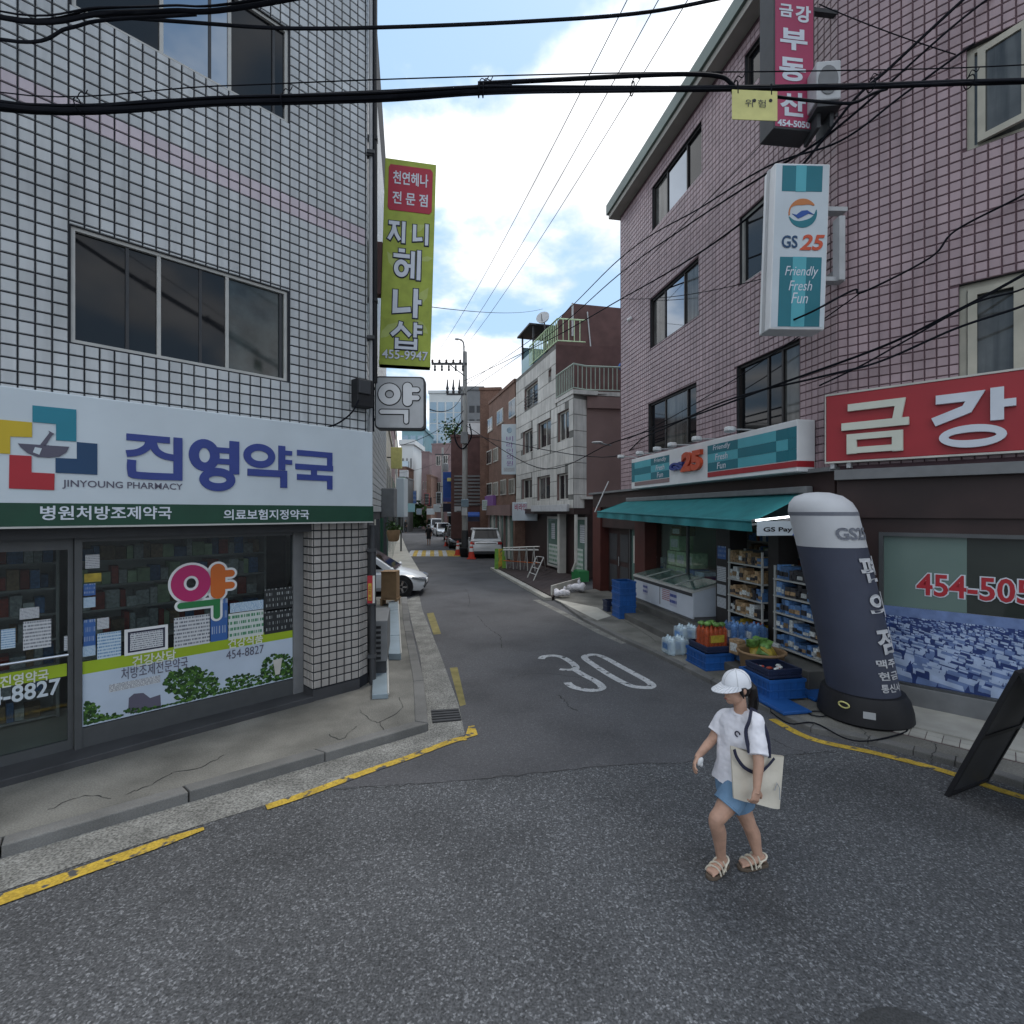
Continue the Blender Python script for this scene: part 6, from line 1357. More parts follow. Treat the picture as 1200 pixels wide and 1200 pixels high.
# ------------------------------------------------------------------ buildings further along
def block(name, label, W, L_, dep, z1, m_, wins=(), z0=0.0, roof=None, parapet=True):
    t = thing(name, label, 'building', tuple(W(L_ / 2, -dep / 2, 0)))
    b = MB(); b.box(0, L_, -dep, 0, z0, z1, 0, W); obj('wall', b, m_, t)
    if parapet: obj('parapet', MB().box(-.06, L_ + .06, -dep - .06, .06, z1, z1 + .18, 0, W), roof or m_, t)
    for (a, c, d, e) in wins:
        f = obj('window', MB().box(a, c, .003, .05, d, e, 0, W), 'off_white', t)
        hw = (c - a) / 2; obj('pane', MB().box(a + .06, a + hw - .03, .05, .058, d + .06, e - .06, 0, W), 'win_dark', f); obj('pane', MB().box(a + hw + .03, c - .06, .05, .056, d + .06, e - .06, 0, W), 'win_curtain', f)
    return t
mat('brick_brown', (.17, .1, .075), .85, .15, 3, .5, 70, speck=.3, spscale=25, dirt=.2)
BF0, BF1 = Vector((.15, 27.6)), Vector((-1.5, 33.4)); BW = Wall(BF1, BF0 - BF1); BLn = (BF0 - BF1).length
bwin = []
for (pl, pr, yt, yb) in ((572, 577.5, 490, 506), (583, 590, 480, 497), (597, 605, 468, 489), (571, 576.5, 528, 544), (578.5, 584, 525, 541), (571, 577, 566, 581), (578.5, 584, 565, 581), (587, 593.5, 562, 580), (597, 603.5, 561, 579)):
    c = (pl + pr) / 2; bwin.append((BW.u(pl), BW.u(pr), BW.at(c, yb)[1], BW.at(c, yt)[1]))
bb = block('brick_building', 'brown brick building with white framed windows beside the grey panelled one', BW, BLn, 7, 9.7, 'brick_brown', bwin)
obj('shop_band', MB().box(.2, BLn - .1, .0, .25, 2.5, 3.1, 0, BW), 'brown_wall', bb); obj('shop_front', MB().box(.4, BLn - .3, .0, .05, .1, 2.5, 0, BW), 'teal_glass', bb)
for k in range(6): obj('post', MB().box(.4 + k * .95, .52 + k * .95, .05, .15, .1, 2.5, 0, BW), 'off_white' if k % 2 else 'brown_wall', bb)
BD = Wall(tuple(PX(562.5, 600, 34.5).xy), (1.0, -.1)); block('brick_building', 'taller dark brown stair tower behind the brown brick building', BD, 1.4, 4, 10.9, 'brick_brown', [], parapet=True)
panel_sign('small purple shop sign below the windows of the brown brick building', BW, BW.u(571.5), BW.u(581.5), BW.at(576, 593)[1], BW.at(576, 581)[1], .2, 'purple', [], 'letter_pale')
awn = thing('awning', 'small blue awning over the shop behind the white car', 'awning', tuple(PX(553, 600, 34))); 
obj('canopy', MB().add([PX(546, 600, 34), PX(562, 600, 34), PX(562, 604, 32.6), PX(546, 604, 32.6), PX(546, 606.5, 32.6), PX(562, 606.5, 32.6)], [(0, 1, 2, 3), (3, 2, 5, 4)]), 'blue_royal', awn, recalc=False); obj('valance', MB().box(PX(546, 600, 32.5).x, PX(562, 600, 32.5).x, 32.5, 32.56, 2.1, 2.4), 'navy', awn)
LB = Wall(tuple(PX(528.5, 600, 38).xy), (1, -.06)); lb = block('low_building', 'low dark brown building with a louvred front behind the utility pole', LB, 2.5, 12, 8.25, 'roof_brown', [])
for k in range(9): obj('louvre', MB().box(.25, 2.4, .0, .06, 3.2 + k * .26, 3.34 + k * .26, 0, LB), 'grey', lb)
wt = thing('water_tank', 'white box tank on the roof of the low brown building', 'tank', tuple(LB(1.9, -1, 8.4))); obj('tank', MB().box(1.2, 2.3, -1.6, -.3, 8.43, 9.4, 0, LB), 'white', wt, bevel=.03); obj('lid', MB().box(1.15, 2.35, -1.65, -.25, 9.4, 9.48, 0, LB), 'light_grey', wt)
PB_ = Wall(tuple(PX(506, 600, 74).xy), (1, -.3)); block('pink_building', 'pinkish old building with a patched roof further down the lane', PB_, 3.3, 10, 12.4, 'pinkish', [(.7, 1.4, 9.4, 10.8), (1.8, 2.5, 9.4, 10.8), (.7, 1.4, 5.6, 7), (1.8, 2.5, 5.6, 7)])
rt = thing('tree', 'small green tree growing on a roof terrace beside the utility pole', 'tree', tuple(PX(531, 512, 47)))
tc_ = PX(531, 505, 47); obj('trunk', MB().tube([Vector((tc_.x, 47, 9.3)), Vector((tc_.x + .05, 47, tc_.z))], [.08, .04], 6), 'brown_wall', rt); lv = MB()
for k in range(260):
    d = Vector((rnd.gauss(0, .55), rnd.gauss(0, .5), rnd.gauss(0, .45))); a = Vector((rnd.uniform(-1, 1), rnd.uniform(-1, 1), rnd.uniform(-1, 1))).normalized() * .16; b = a.cross(Vector((.3, .5, .8))).normalized() * .09
    p = tc_ + d; lv.quad(p - a, p + b, p + a, p - b)
obj('crown', lv, 'leaf', rt, recalc=False)
# left side row
LR = [Vector(PX(452, 600, 20.5).xy), Vector(PX(459, 600, 30).xy), Vector(PX(463, 600, 42).xy), Vector(PX(466, 600, 60).xy)]
for i, (z1, mn, lab) in enumerate(((6.5, 'cream', 'cream low building beyond the parked white car'), (8.6, 'pinkish', 'pinkish building on the left side of the lane behind the yellow sign'), (10, 'cream', 'cream four storey building on the far left of the lane'))):
    W = Wall(LR[i], LR[i + 1] - LR[i]); l = (LR[i + 1] - LR[i]).length
    t = block('town_house', lab, W, l - .3, 6, z1, mn, [(l * k / 4 + .4, l * k / 4 + 1.5, z, z + 1.2) for k in range(3) for z in (3.6, 5.9) if z + 1.3 < z1])
    obj('shop_front', MB().box(.3, l - .6, 0, .08, .1, 2.5, 0, W), 'teal_glass', t); obj('fascia', MB().box(.2, l - .4, 0, .3, 2.5, 3.2, 0, W), 'light_grey' if i != 1 else 'far_teal', t)
def facing(px, Y): return Wall(tuple(PX(px, 600, Y).xy), (1, 0))
for name, lab, px0, px1, yt, Y, mn, dep in (('office_tower', 'tall pale glass office tower closing the end of the street', 503, 541, 461, 150, 'far_white', 20), ('office_tower', 'teal glass tower far down the street on the left', 471, 497, 504, 130, 'far_teal', 15),
                                       ('apartment_tower', 'narrow white apartment tower with dark balconies far down the street', 470, 484, 521, 85, 'far_white', 10), ('apartment_tower', 'grey distant tower seen left of the utility pole', 540, 566, 457, 120, 'grey', 15)):
    x0, x1 = PX(px0, 600, Y).x, PX(px1, 600, Y).x; z1 = PX(0, yt, Y).z; W = facing(px0, Y); t = thing(name, lab, 'building', (x0, Y, 0))
    obj('wall', MB().box(0, x1 - x0, -dep, 0, 0, z1, 0, W), mn, t); k = max(3, int((x1 - x0) / 2.2)); fl = int(z1 / 3.2)
    for i in range(k):
        for j in range(2, fl):
            a, b = (x1 - x0) * i / k + .25, (x1 - x0) * (i + 1) / k - .25; 
            obj('window', MB().box(a, b, 0, .08, j * 3.2 + .4 * (name[0] == 'a'), j * 3.2 + (2.9 if name[0] == 'o' else 2.0), 0, W), 'far_glass' if name[0] == 'o' else 'dark_grey', t) if k * fl < 130 else None
    obj('roof_edge', MB().box(-.3, x1 - x0 + .3, -dep, .3, z1, z1 + .8, 0, W), mn, t)
for k, (px, w_, h, Y, mn, lab) in enumerate(((484, 9, 9, 95, 'cream', 'cream low house at the far end of the lane'), (494, 9, 12, 80, 'pinkish', 'pinkish low house right of the far crossing'), (500, 5, 7.5, 68, 'brick_brown', 'small brown brick house behind the far silver van'), (478, 7, 6, 110, 'grey', 'grey low house closing the lane in the distance'))):
    W = facing(px, Y); ww = w_ / 600 * Y; block('town_house', lab, W, ww, 8, h, mn, [(ww * a + .2, ww * a + ww * .25, z, z + 1.3) for a in (.05, .38, .7) for z in (3.4, 6.2) if z + 1.4 < h])
NUM = ('first', 'second', 'third', 'fourth', 'fifth', 'sixth', 'seventh', 'eighth')
for side, rows_ in (('right', ((524, 537, 578, 58, 'brick_brown'), (508, 523, 566, 80, 'grey'), (502, 511, 552, 92, 'brown_wall'), (498, 505, 563, 104, 'cream'), (493, 500, 548, 120, 'dark_grey'), (489, 496, 566, 140, 'brick_brown'))),
                    ('left', ((463, 473.5, 560, 66, 'grey'), (466, 476, 548, 78, 'brick_brown'), (469, 479, 560, 92, 'pinkish'), (472, 482, 552, 106, 'dark_grey'), (476, 485, 566, 122, 'cream'), (480, 489, 560, 145, 'grey')))):
    for i, (a, b, yt, Y, mn) in enumerate(rows_):
        W = facing(a, Y); ww = PX(b, 600, Y).x - PX(a, 600, Y).x; z1 = PX(0, yt, Y).z
        t = block('town_house', f'{NUM[i]} narrow shop house from the near end in the crowded far stretch, {side} side', W, ww, 6, z1, mn, [(ww * q + .1, ww * q + ww * .26, z, z + 1.2) for q in (.06, .38, .68) for z in (3.9, 6.6, 9.2) if z + 1.5 < z1])
        obj('shop_front', MB().box(.15, ww - .15, 0, .06, .1, 2.5, 0, W), 'win_dark', t); obj('fascia', MB().box(.05, ww - .05, 0, .35, 2.55, 3.3, 0, W), rnd.choice(('sign_white', 'sign_red', 'navy', 'green_dark', 'off_white', 'far_teal')), t)
        obj('print', uvq(W, .3, ww - .3, 2.65, 3.2, .354), rnd.choice(('notice_white', 'sticker_blue', 'notice_dark')), t)
        for k in range(2):
            z = rnd.uniform(3.6, 6); u = rnd.uniform(0, ww * .8); s = obj('projecting_sign', MB().box(u, u + .5, .0, .7, z, z + rnd.uniform(.6, 1.5), 0, W), rnd.choice(('sign_white', 'tag_yellow', 'blue_royal', 'off_white', 'green_mid')), t)
        obj('awning', MB().add([W(.1, .05, 2.6), W(ww - .1, .05, 2.6), W(ww - .1, 1.0, 2.25), W(.1, 1.0, 2.25)], [(0, 1, 2, 3)]), rnd.choice(('dark_grey', 'awning', 'green_dark', 'roof_brown')), t, recalc=False)
        obj('air_unit', MB().box(ww * .4, ww * .4 + .8, .05, .4, 3.5, 4.1, 0, W), 'light_grey', t); obj('roof_tank', MB().box(ww * .3, ww * .3 + 1.0, -2, -1, z1 + .18, z1 + 1.1, 0, W), rnd.choice(('water_pack', 'crate_blue', 'light_grey')), t)
# signs along the lane
def fsign(lab, px0, px1, y0, y1, Y, mn, txt='', ink='letter_pale', th=.15, vert=False, name='shop_sign', post=None):
    W = facing(px0, Y); wd = PX(px1, 600, Y).x - PX(px0, 600, Y).x; za, zb = PX(0, y1, Y).z, PX(0, y0, Y).z
    t = thing(name, lab, 'sign', tuple(W(wd / 2, 0, za))); obj('board', MB().box(0, wd, -th, 0, za, zb, 0, W), mn, t, bevel=.015)
    if txt and vert:
        for i, s in enumerate(txt): text(s, W, wd * .22, wd * .78, zb - (zb - za) * (i + .9) / len(txt), zb - (zb - za) * (i + .15) / len(txt), 0, ink, t)
    elif txt: text(txt, W, wd * .12, wd * .88, za + (zb - za) * .25, za + (zb - za) * .75, 0, ink, t)
    if post is not None: obj('post', MB().tube([Vector((PX(post, 600, Y).x, Y + .1, 0)), Vector((PX(post, 600, Y).x, Y + .1, zb))], .05), 'dark_grey', t)
    else: obj('bracket', MB().box(-.3, 0, -th * .6, -th * .4, (za + zb) / 2, (za + zb) / 2 + .05, 0, W), 'dark_grey', t)
    return t
fsign('yellow green blade sign hanging over the left side of the lane', 458, 470.5, 524, 549, 22, 'tag_yellow')
fsign('grey box sign beside the pharmacy sign board', 446.5, 462, 572, 606, 11.6, 'grey', th=.3); fsign('pale light box sign standing out over the left pavement', 464, 473.5, 560, 606, 13.5, 'sign_white', th=.5)
fsign('tall blue blade sign with white lettering above the parked cars', 519, 529, 553, 588, 44, 'blue_royal', name='blade_sign'); fsign('yellow square sign beside the tall blue one', 524, 529, 560, 564, 43.5, 'tag_yellow')
fsign('blue street name plate on a post by the utility pole', 519, 535, 583.5, 588, 38, 'blue_deep', post=535, name='street_sign'); fsign('blue and white shop sign with a ring emblem beneath the street plate', 519, 531, 590, 600, 42, 'navy')
fsign('white shop sign far along the right side of the lane', 508, 516, 591, 600, 50, 'sign_white'); fsign('blue rectangular sign on the utility pole', 540.5, 549, 585, 594, 30.4, 'far_glass', th=.04); fsign('pale notice plate low on the utility pole', 541, 547.5, 595, 604, 30.4, 'light_grey', th=.04)
fsign('red and white banner on the pinkish house', 500, 509, 596, 603, 62, 'sign_white'); fsign('teal shop fascia far along the left side of the lane', 476, 486, 590, 600, 62, 'far_teal')
p2_ = thing('utility_pole', 'second utility pole further down the lane with drooping wires', 'utility pole', (-8.4, 62, 0)); 
obj('pole', MB().tube([(-8.4, 62, 0), (-8.4, 62, 10.5)], [.18, .13], 10), 'pole_concrete', p2_, smooth=50); obj('crossarm', MB().box(-9.3, -7.5, 61.8, 61.9, 9.6, 9.72), 'dark_grey', p2_); obj('transformer', MB().lathe([(.3, 7.6), (.34, 7.65), (.34, 8.5), (.2, 8.6)], 12, 0, lambda x, y, z: Vector((-8.0 + x, 61.7 + y, z))), 'grey', p2_, smooth=40)
for i, (px0, px1, y0, y1, Y, mn, pm, lab) in enumerate(((488, 494, 596, 603, 70, 'sign_white', 'notice_blue', 'small white shop sign at the far left end of the lane'), (511, 517, 577, 590, 52, 'sign_white', 'notice_dark', 'white blade sign on the pinkish house down the lane'), (497, 503, 578, 592, 66, 'sign_red', 'notice_dark', 'dull red blade sign at the far end of the lane'), (532, 541, 593, 600, 37, 'grey', 'notice_white', 'grey fascia sign of the shop behind the utility pole'), (483, 488, 575, 590, 80, 'navy', 'sticker_blue', 'navy blade sign far down the lane on the left'), (565, 571, 586, 598, 33, 'sign_white', 'notice_green', 'small pale blade sign at the corner of the brown stair tower'))):
    s = fsign(lab, px0, px1, y0, y1, Y, mn); W = facing(px0, Y); wd = PX(px1, 600, Y).x - PX(px0, 600, Y).x; obj('print', uvq(W, .04, wd - .04, PX(0, y1, Y).z + .04, PX(0, y0, Y).z - .04, .004), pm, s)
# greenery and street clutter, far end
def shrub(lab, c, s, n_, name='bush', cat='plant', m_='leaf'):
    t = thing(name, lab, cat, tuple(c)); mb = MB()
    for k in range(n_):
        d = Vector((rnd.gauss(0, s * .4), rnd.gauss(0, s * .4), abs(rnd.gauss(s * .6, s * .35)))); a = Vector((rnd.uniform(-1, 1), rnd.uniform(-1, 1), rnd.uniform(-1, 1))).normalized() * s * .22; b = a.cross(Vector((.3, .5, .8))).normalized() * s * .12
        p = Vector(c) + d; mb.quad(p - a, p + b, p + a, p - b)
    obj('leaves', mb, m_, t, recalc=False); obj('stem', MB().tube([Vector(c), Vector(c) + Vector((0, 0, s * .8))], s * .05, 6), 'brown_wall', t); return t
shrub('dusty green tree at the far end on the left', PX(487, 618, 75), 2.2, 260, 'tree', 'tree'); shrub('dark green tree overhanging the far end of the lane', PX(497, 612, 88), 2.6, 260, 'tree', 'tree')
wc = thing('wicker_planter', 'round brown wicker planter hanging beside the left shopfront', 'planter', tuple(PX(461, 636, 19))); wc0 = PX(461, 625, 19)
obj('bowl', MB().lathe([(.14, -.3), (.2, -.25), (.25, 0), (.24, .12), (.2, .12)], 14, 0, lambda x, y, z: wc0 + Vector((x, y, z))), 'cardboard', wc, smooth=40)
lv = MB()
for k in range(70):
    d = Vector((rnd.gauss(0, .12), rnd.gauss(0, .12), rnd.gauss(.22, .12))); a = Vector((rnd.uniform(-1, 1), rnd.uniform(-1, 1), rnd.uniform(-1, 1))).normalized() * .09; b = a.cross(Vector((.3, .5, .8))).normalized() * .045; q = wc0 + d; lv.quad(q - a, q + b, q + a, q - b)
obj('leaves', lv, 'leaf', wc, recalc=False)
for k, (px, y_) in enumerate(((443, 18.6), (447, 19.4), (451, 20.0))):
    q = PX(px, 600, y_); gp_ = thing('gate_post', ('leftmost', 'middle', 'rightmost')[k] + ' of three dark posts in the gap behind the white car', 'post', (q.x, q.y, 0)); obj('post', MB().box(q.x - .06, q.x + .06, q.y - .06, q.y + .06, 0, 2.7), 'dark_grey' if k != 1 else 'green_dark', gp_); obj('cap', MB().box(q.x - .08, q.x + .08, q.y - .08, q.y + .08, 2.7, 2.75), 'black', gp_); obj('hook', MB().tube([wc0 + Vector((0, 0, .3)), wc0 + Vector((0, 0, .9)), wc0 + Vector((-.4, 0, 1.0))], .02), 'dark_grey', wc)
lp_ = thing('sign_post', 'slim grey post on the left pavement edge', 'post', tuple(G(470, 646, .1))); p = G(470, 646, .1); obj('post', MB().tube([p, p + Vector((0, 0, 4))], .06), 'grey', lp_, smooth=40); obj('cap', MB().box(p.x - .1, p.x + .1, p.y - .1, p.y + .1, 4.1, 4.14), 'dark_grey', lp_)
pl2 = thing('pavement', 'left pavement strip beyond the parked white car', None, (-6, 30, 0), kind='structure')
P2 = [G(492, 672).xy, G(478, 648).xy, G(473, 636).xy, G(469, 626).xy]
obj('pavement_slab', MB().slab([(p.x, p.y) for p in P2] + [(-20, 62), (-10, 22)], -.02, .1), 'paver_white', pl2)
# ------------------------------------------------------------------ things along the left wall in the lane
fe = thing('fire_sign', 'narrow red and cream fire equipment sign on the dark pipe', 'sign', tuple(PX(434, 707, 7.5)))
FW = Wall(tuple(PX(430.5, 600, 7.5).xy), (1, .1)); zA, zB = PX(0, 707, 7.5).z, PX(0, 675, 7.5).z
obj('plate', MB().box(0, .075, -.03, 0, zA, zB, 0, FW), 'sign_red', fe); obj('white_side', MB().box(.0755, .105, -.03, 0, zA, zB, 0, FW), 'off_white', fe); obj('panel', MB().box(.014, .06, 0, .004, zA + .04, zB - .11, 0, FW), 'snack_yellow', fe)
for i, s in enumerate('소화전'): text(s, FW, .02, .054, zB - .2 - i * .085, zB - .13 - i * .085, .005, 'sign_red', fe, off=.02)
ou = thing('air_conditioner', 'low grey outdoor unit with a slatted front behind the dark pipe', 'air conditioner', tuple(L2(.8, .3, .3)))
obj('case', MB().box(.35, 1.5, .03, .3, .36, 1.0, 0, L2), 'grey', ou, bevel=.015)
for k in range(7): obj('slat', MB().box(.33, .348, .05, .2, .40 + k * .08, .44 + k * .08, 0, L2), 'black', ou)
obj('stand', MB().box(.4, .46, .05, .28, .1, .36, 0, L2).box(1.3, 1.36, .05, .28, .1, .36, 0, L2), 'dark_grey', ou)
for lab, q, z1 in (('long bluish sheet metal cover laid along the foot of the left wall', ((436, 818), (455, 817), (453, 733), (439, 735)), .17), ('second bluish metal cover further along the left wall behind the first', ((452.5, 772), (470, 772), (466.5, 707), (455.5, 709)), .21)):
    c = [G(x, y, .12) for x, y in q]; m2 = thing('metal_cover', lab, 'metal cover', tuple(sum(c, Vector()) / 4)); k = 4
    for r_ in range(k):
        a, b, c2_, d = c[0].lerp(c[3], r_ / k), c[1].lerp(c[2], r_ / k), c[1].lerp(c[2], (r_ + .99) / k), c[0].lerp(c[3], (r_ + .99) / k); obj('sheet', MB().slab([a.xy, b.xy, c2_.xy, d.xy], .1, z1 + .006 * (r_ % 2)), 'blue_sheet', m2, bevel=.006)
    obj('edge_strip', MB().tube([Vector((c[1].x, c[1].y, z1)), Vector((c[2].x, c[2].y, z1))], .014), 'alu_light', m2)
cbx = thing('cardboard_box', 'tall open brown cardboard box beside the parked white car', 'box', tuple(G(455, 705, .1))); p = PX(446.5, 704, 14.2)
obj('carton', MB().box(p.x, p.x + .43, 14.2, 14.6, .3, 1.05), 'cardboard', cbx, bevel=.006); obj('flap', MB().box(p.x - .003, p.x + .433, 14.08, 14.2, 1.05, 1.06).box(p.x + .1, p.x + .34, 14.197, 14.2, .6, .62), 'cardboard', cbx)
ppl = thing('pallet', 'small wooden pallet under the cardboard box', 'pallet', (p.x + .25, 14.4, .1))
for k in range(4): obj('slat', MB().box(p.x - .03, p.x + .46, 14.18 + k * .115, 14.27 + k * .115, .26, .295), 'cardboard', ppl)
obj('bearer', MB().box(p.x - .02, p.x + .04, 14.18, 14.62, .1, .258).box(p.x + .38, p.x + .44, 14.18, 14.62, .1, .258), 'cardboard', ppl)

# ------------------------------------------------------------------ utility pole, lamp, wires
up_ = thing('utility_pole', 'tall concrete utility pole with crossarm, insulators and a curved lamp arm', 'utility pole', (-2.85, 31, 0)); ux, uy = -2.85, 31.0
obj('pole', MB().tube([(ux, uy, 0), (ux, uy, 12.4)], [.19, .13], 12), 'pole_concrete', up_, smooth=50)
arm = obj('crossarm', MB().box(ux - 2.0, ux + .15, uy - .16, uy - .06, 11.58, 11.7), 'dark_grey', up_)
for k in range(5):
    x = ux - 1.95 + k * .42; obj('insulator', MB().lathe([(.05, 11.7), (.09, 11.74), (.05, 11.78), (.08, 11.83), (.03, 11.9)], 8, 0, lambda a, b, z, x=x: Vector((x + a, uy - .11 + b, z))), 'brown_clad', arm); obj('insulator', MB().lathe([(.05, 11.2), (.08, 11.3), (.05, 11.36), (.07, 11.5), (.02, 11.58)], 8, 0, lambda a, b, z, x=x: Vector((x + .15 + a, uy - .11 + b, z))), 'dark_grey', arm)
obj('arm_brace', MB().tube([(ux - .9, uy - .1, 11.6), (ux, uy - .12, 10.9)], .03), 'dark_grey', up_)
a2 = obj('crossarm', MB().box(ux - 1.1, ux + .1, uy - .14, uy - .06, 9.75, 9.85), 'dark_grey', up_)
for k in range(3): x = ux - 1.05 + k * .36; obj('cutout', MB().lathe([(.06, 9.85), (.1, 9.95), (.06, 10.05), (.1, 10.15), (.06, 10.3), (.03, 10.7)], 8, 0, lambda a, b, z, x=x: Vector((x + a, uy - .1 + b, z))), 'dark_grey', a2)
obj('lamp_arm', MB().tube(smooth_pts([(ux - .05, uy - .16, 11.5), (ux - .05, uy - .16, 12.7), (ux - .15, uy - .2, 13.0), (ux - .4, uy - .25, 13.1)], 5), .045, 8), 'grey', up_, smooth=60); obj('lamp_head', MB().ell((ux - .45, uy - .26, 13.08), .16, .1, .07, 10, 6), 'light_grey', up_, smooth=60)
obj('cabinet', MB().box(ux - .22, ux + .22, uy - .4, uy - .18, 6.8, 7.5), 'grey', up_, bevel=.02); obj('cable_loop', MB().tube(smooth_pts([(ux - .1, uy - .2, 8.2), (ux - .55, uy - .3, 7.6), (ux - .5, uy - .3, 6.9), (ux - .1, uy - .2, 6.5), (ux + .4, uy - .3, 7.2), (ux + .3, uy - .25, 8.0)], 5), .045), 'cable', up_)
obj('base_wrap', MB().tube([(ux, uy, 0), (ux, uy, 1.6)], .205, 12), 'dark_grey', up_, smooth=50)
def wire(lab, a, b, sag, r_=.012, via=(), name='cable', n=14, strands=0):
    a, b = Vector(a), Vector(b); P = [a.lerp(b, i / n) - Vector((0, 0, sag * 4 * (i / n) * (1 - i / n))) for i in range(n + 1)]
    if via: P = smooth_pts([a] + [Vector(v) for v in via] + [b], 8)
    t = thing(name, lab, 'cable', tuple(a.lerp(b, .5))); obj('strand', MB().tube(P, r_, 6), 'cable', t, smooth=60)
    for k in range(strands):
        ph_ = rnd.uniform(0, 6.3); ro = r_ * rnd.uniform(.9, 1.7)
        Q = [p + Vector((0, math.cos(ph_ + i * .05 + 1.5 * math.sin(i * .09)) * ro, math.sin(ph_ + i * .06 + .5 * math.sin(i * .11)) * ro)) for i, p in enumerate(P)]
        obj('strand', MB().tube(Q, r_ * rnd.uniform(.35, .6), 6), 'cable', t, smooth=60)
    return t
for k, (px, x) in enumerate(((738, 0), (776, .84), (812, 1.3))):
    wire(('leftmost of the three thin power lines running overhead to the utility pole', 'middle one of the three thin power lines running overhead to the utility pole', 'rightmost of the three thin power lines running overhead to the utility pole')[k], (ux - 1.95 + x, uy - .11, 11.9), PX(px + 12, -30, 8.4), .45, .009)
YB = 4.3
wire('thick bundle of black cables crossing the street overhead from wall to wall', (-6.0, 3.66, 6.2), (8.0, 4.38, 6.5), 0, .023, [PX(0, 124, YB), PX(280, 119, YB), PX(450, 114, YB), PX(565, 107, YB), PX(720, 105, YB), PX(900, 103, YB), PX(1010, 101, YB), PX(1120, 97, YB), PX(1200, 95, YB)], 'cable_bundle', strands=4)
wire('thinner black cable just above the thick bundle on the left', (-6.0, 3.66, 6.3), PX(600, 100, YB), 0, .015, [PX(0, 119, YB), PX(200, 118, YB), PX(420, 109, YB), PX(540, 103, YB)])
wire('thin messenger wire above the thick bundle', (-6.0, 3.66, 6.4), (8.0, 4.38, 6.75), 0, .005, [PX(0, 108, YB + .1), PX(250, 101, YB + .1), PX(450, 93, YB + .1), PX(700, 86, YB + .1), PX(960, 83, YB + .1), PX(1200, 76, YB + .1)])
wire('black cable looping down onto the thick bundle over the lane', PX(560, 98, YB), PX(862, 104, YB), 0, .017, [PX(640, 94, YB), PX(760, 88, YB), PX(815, 87, YB), PX(845, 90, YB), PX(856, 97, YB)])
wire('black cable crossing high in front of the upper pharmacy window', (-6.0, 3.66, 7.0), PX(640, -60, YB + .6), 0, .021, [PX(0, 20, YB + .3), PX(120, 16, YB + .3), PX(200, 13, YB + .3), PX(300, 6, YB + .3)], strands=2)
wire('pair of thin cables rising to the upper pharmacy window', (-6.0, 3.66, 6.7), PX(230, 17, YB + .3), 0, .014, [PX(0, 46, YB + .2), PX(80, 33, YB + .25), PX(120, 24, YB + .3)])
wire('thin cable crossing over the lane at the top of the view', PX(110, 18, YB + .4), PX(880, -10, YB + .4), 0, .015, [PX(220, 26, YB + .4), PX(330, 33, YB + .4), PX(450, 32, YB + .4), PX(620, 25, YB + .4), PX(760, 14, YB + .4)])
wire('black service cable running from the corner building down the lane to the pole', PX(1150, -20, 6.3), (ux, uy - .2, 10.6), 0, .019, [PX(1085, 40, 6.5), PX(1040, 82, 6.7), PX(1000, 118, 6.9), PX(930, 205, 7.6), PX(860, 268, 9), PX(790, 315, 11.5), PX(725, 352, 15), PX(640, 400, 22)])
wire('second thinner service cable beside the one curving down the lane', PX(1250, -30, 6.2), (ux + .1, uy - .2, 10.4), 0, .014, [PX(1170, 30, 6.4), PX(1060, 110, 6.7), PX(985, 165, 6.9), PX(900, 195, 7.8), PX(820, 244, 10), PX(730, 300, 14), PX(640, 385, 22)])
wire('twisted black cables passing low in front of the pink wall to the pole', PX(1260, 285, 6.0), (ux + .1, uy - .2, 7.9), 0, .016, [PX(1200, 322, 6.1), PX(1120, 365, 6.4), PX(1030, 408, 6.9), PX(900, 455, 8.0), PX(800, 492, 10.5), PX(720, 518, 15), PX(630, 548, 23)], strands=1)
wire('black cable passing low across the teal blade sign to the pole', PX(1260, 330, 5.9), (ux + .1, uy - .2, 7.4), 0, .016, [PX(1200, 358, 6.0), PX(1120, 385, 6.3), PX(1030, 424, 6.8), PX(960, 442, 7.2), PX(850, 470, 9.2), PX(760, 510, 13), PX(690, 535, 18)])
wire('thin dark cable sloping across the pink wall below the open casement', PX(1260, 190, 6.0), PX(905, 360 + 25, 7.6), 0, .014, [PX(1200, 228, 6.1), PX(1120, 270, 6.5), PX(1090, 302, 6.6), PX(1012, 342, 6.95), PX(1000, 340, 7.0), PX(950, 366, 7.0)])
wire('thin slack wire crossing high on the pink wall', PX(960, 5, 7.0), PX(1120, 64, 6.4), .03, .007)
wire('fine wire stretched from the green banner over to the roof of the grey building', PX(500, 359, 9.0), PX(636, 362, 24), .15, .007)
wire('fine wire running down the pink wall toward the lane', PX(985, 70, 7.1), PX(735, 325, 14.5), .1, .007)
wire('frayed black cable rising beside the service cables past the open casement', PX(1240, -60, 6.2), (ux + .1, uy - .2, 9.9), 0, .014, [PX(1130, 20, 6.4), PX(1030, 108, 6.8), PX(960, 165, 7.3), PX(880, 215, 8.6), PX(800, 268, 11), PX(725, 322, 14.5), PX(640, 395, 22)], strands=1)
wire('black cable sloping over the top of the red sign board', PX(1270, 300, 5.9), PX(960, 452, 7.3), 0, .013, [PX(1200, 338, 6.0), PX(1140, 356, 6.3), PX(1060, 400, 6.7), PX(1010, 428, 6.95)])
wire('looping black cable below the thick bundle beside the crimson sign', PX(900, 112, 4.4), PX(1040, 104, 4.6), 0, .013, [PX(940, 117, 4.5), PX(985, 121, 4.6), PX(1005, 119, 4.6), PX(1022, 110, 4.6)])
wire('thin cable running from the pink wall to the teal fascia sign', PX(1010, 342, 6.95), PX(735, 515, 14.4), .15, .009)
wire('fine cable draped across the pink wall above the lower windows', PX(985, 300, 7.3), PX(727, 350, 15), .2, .008)
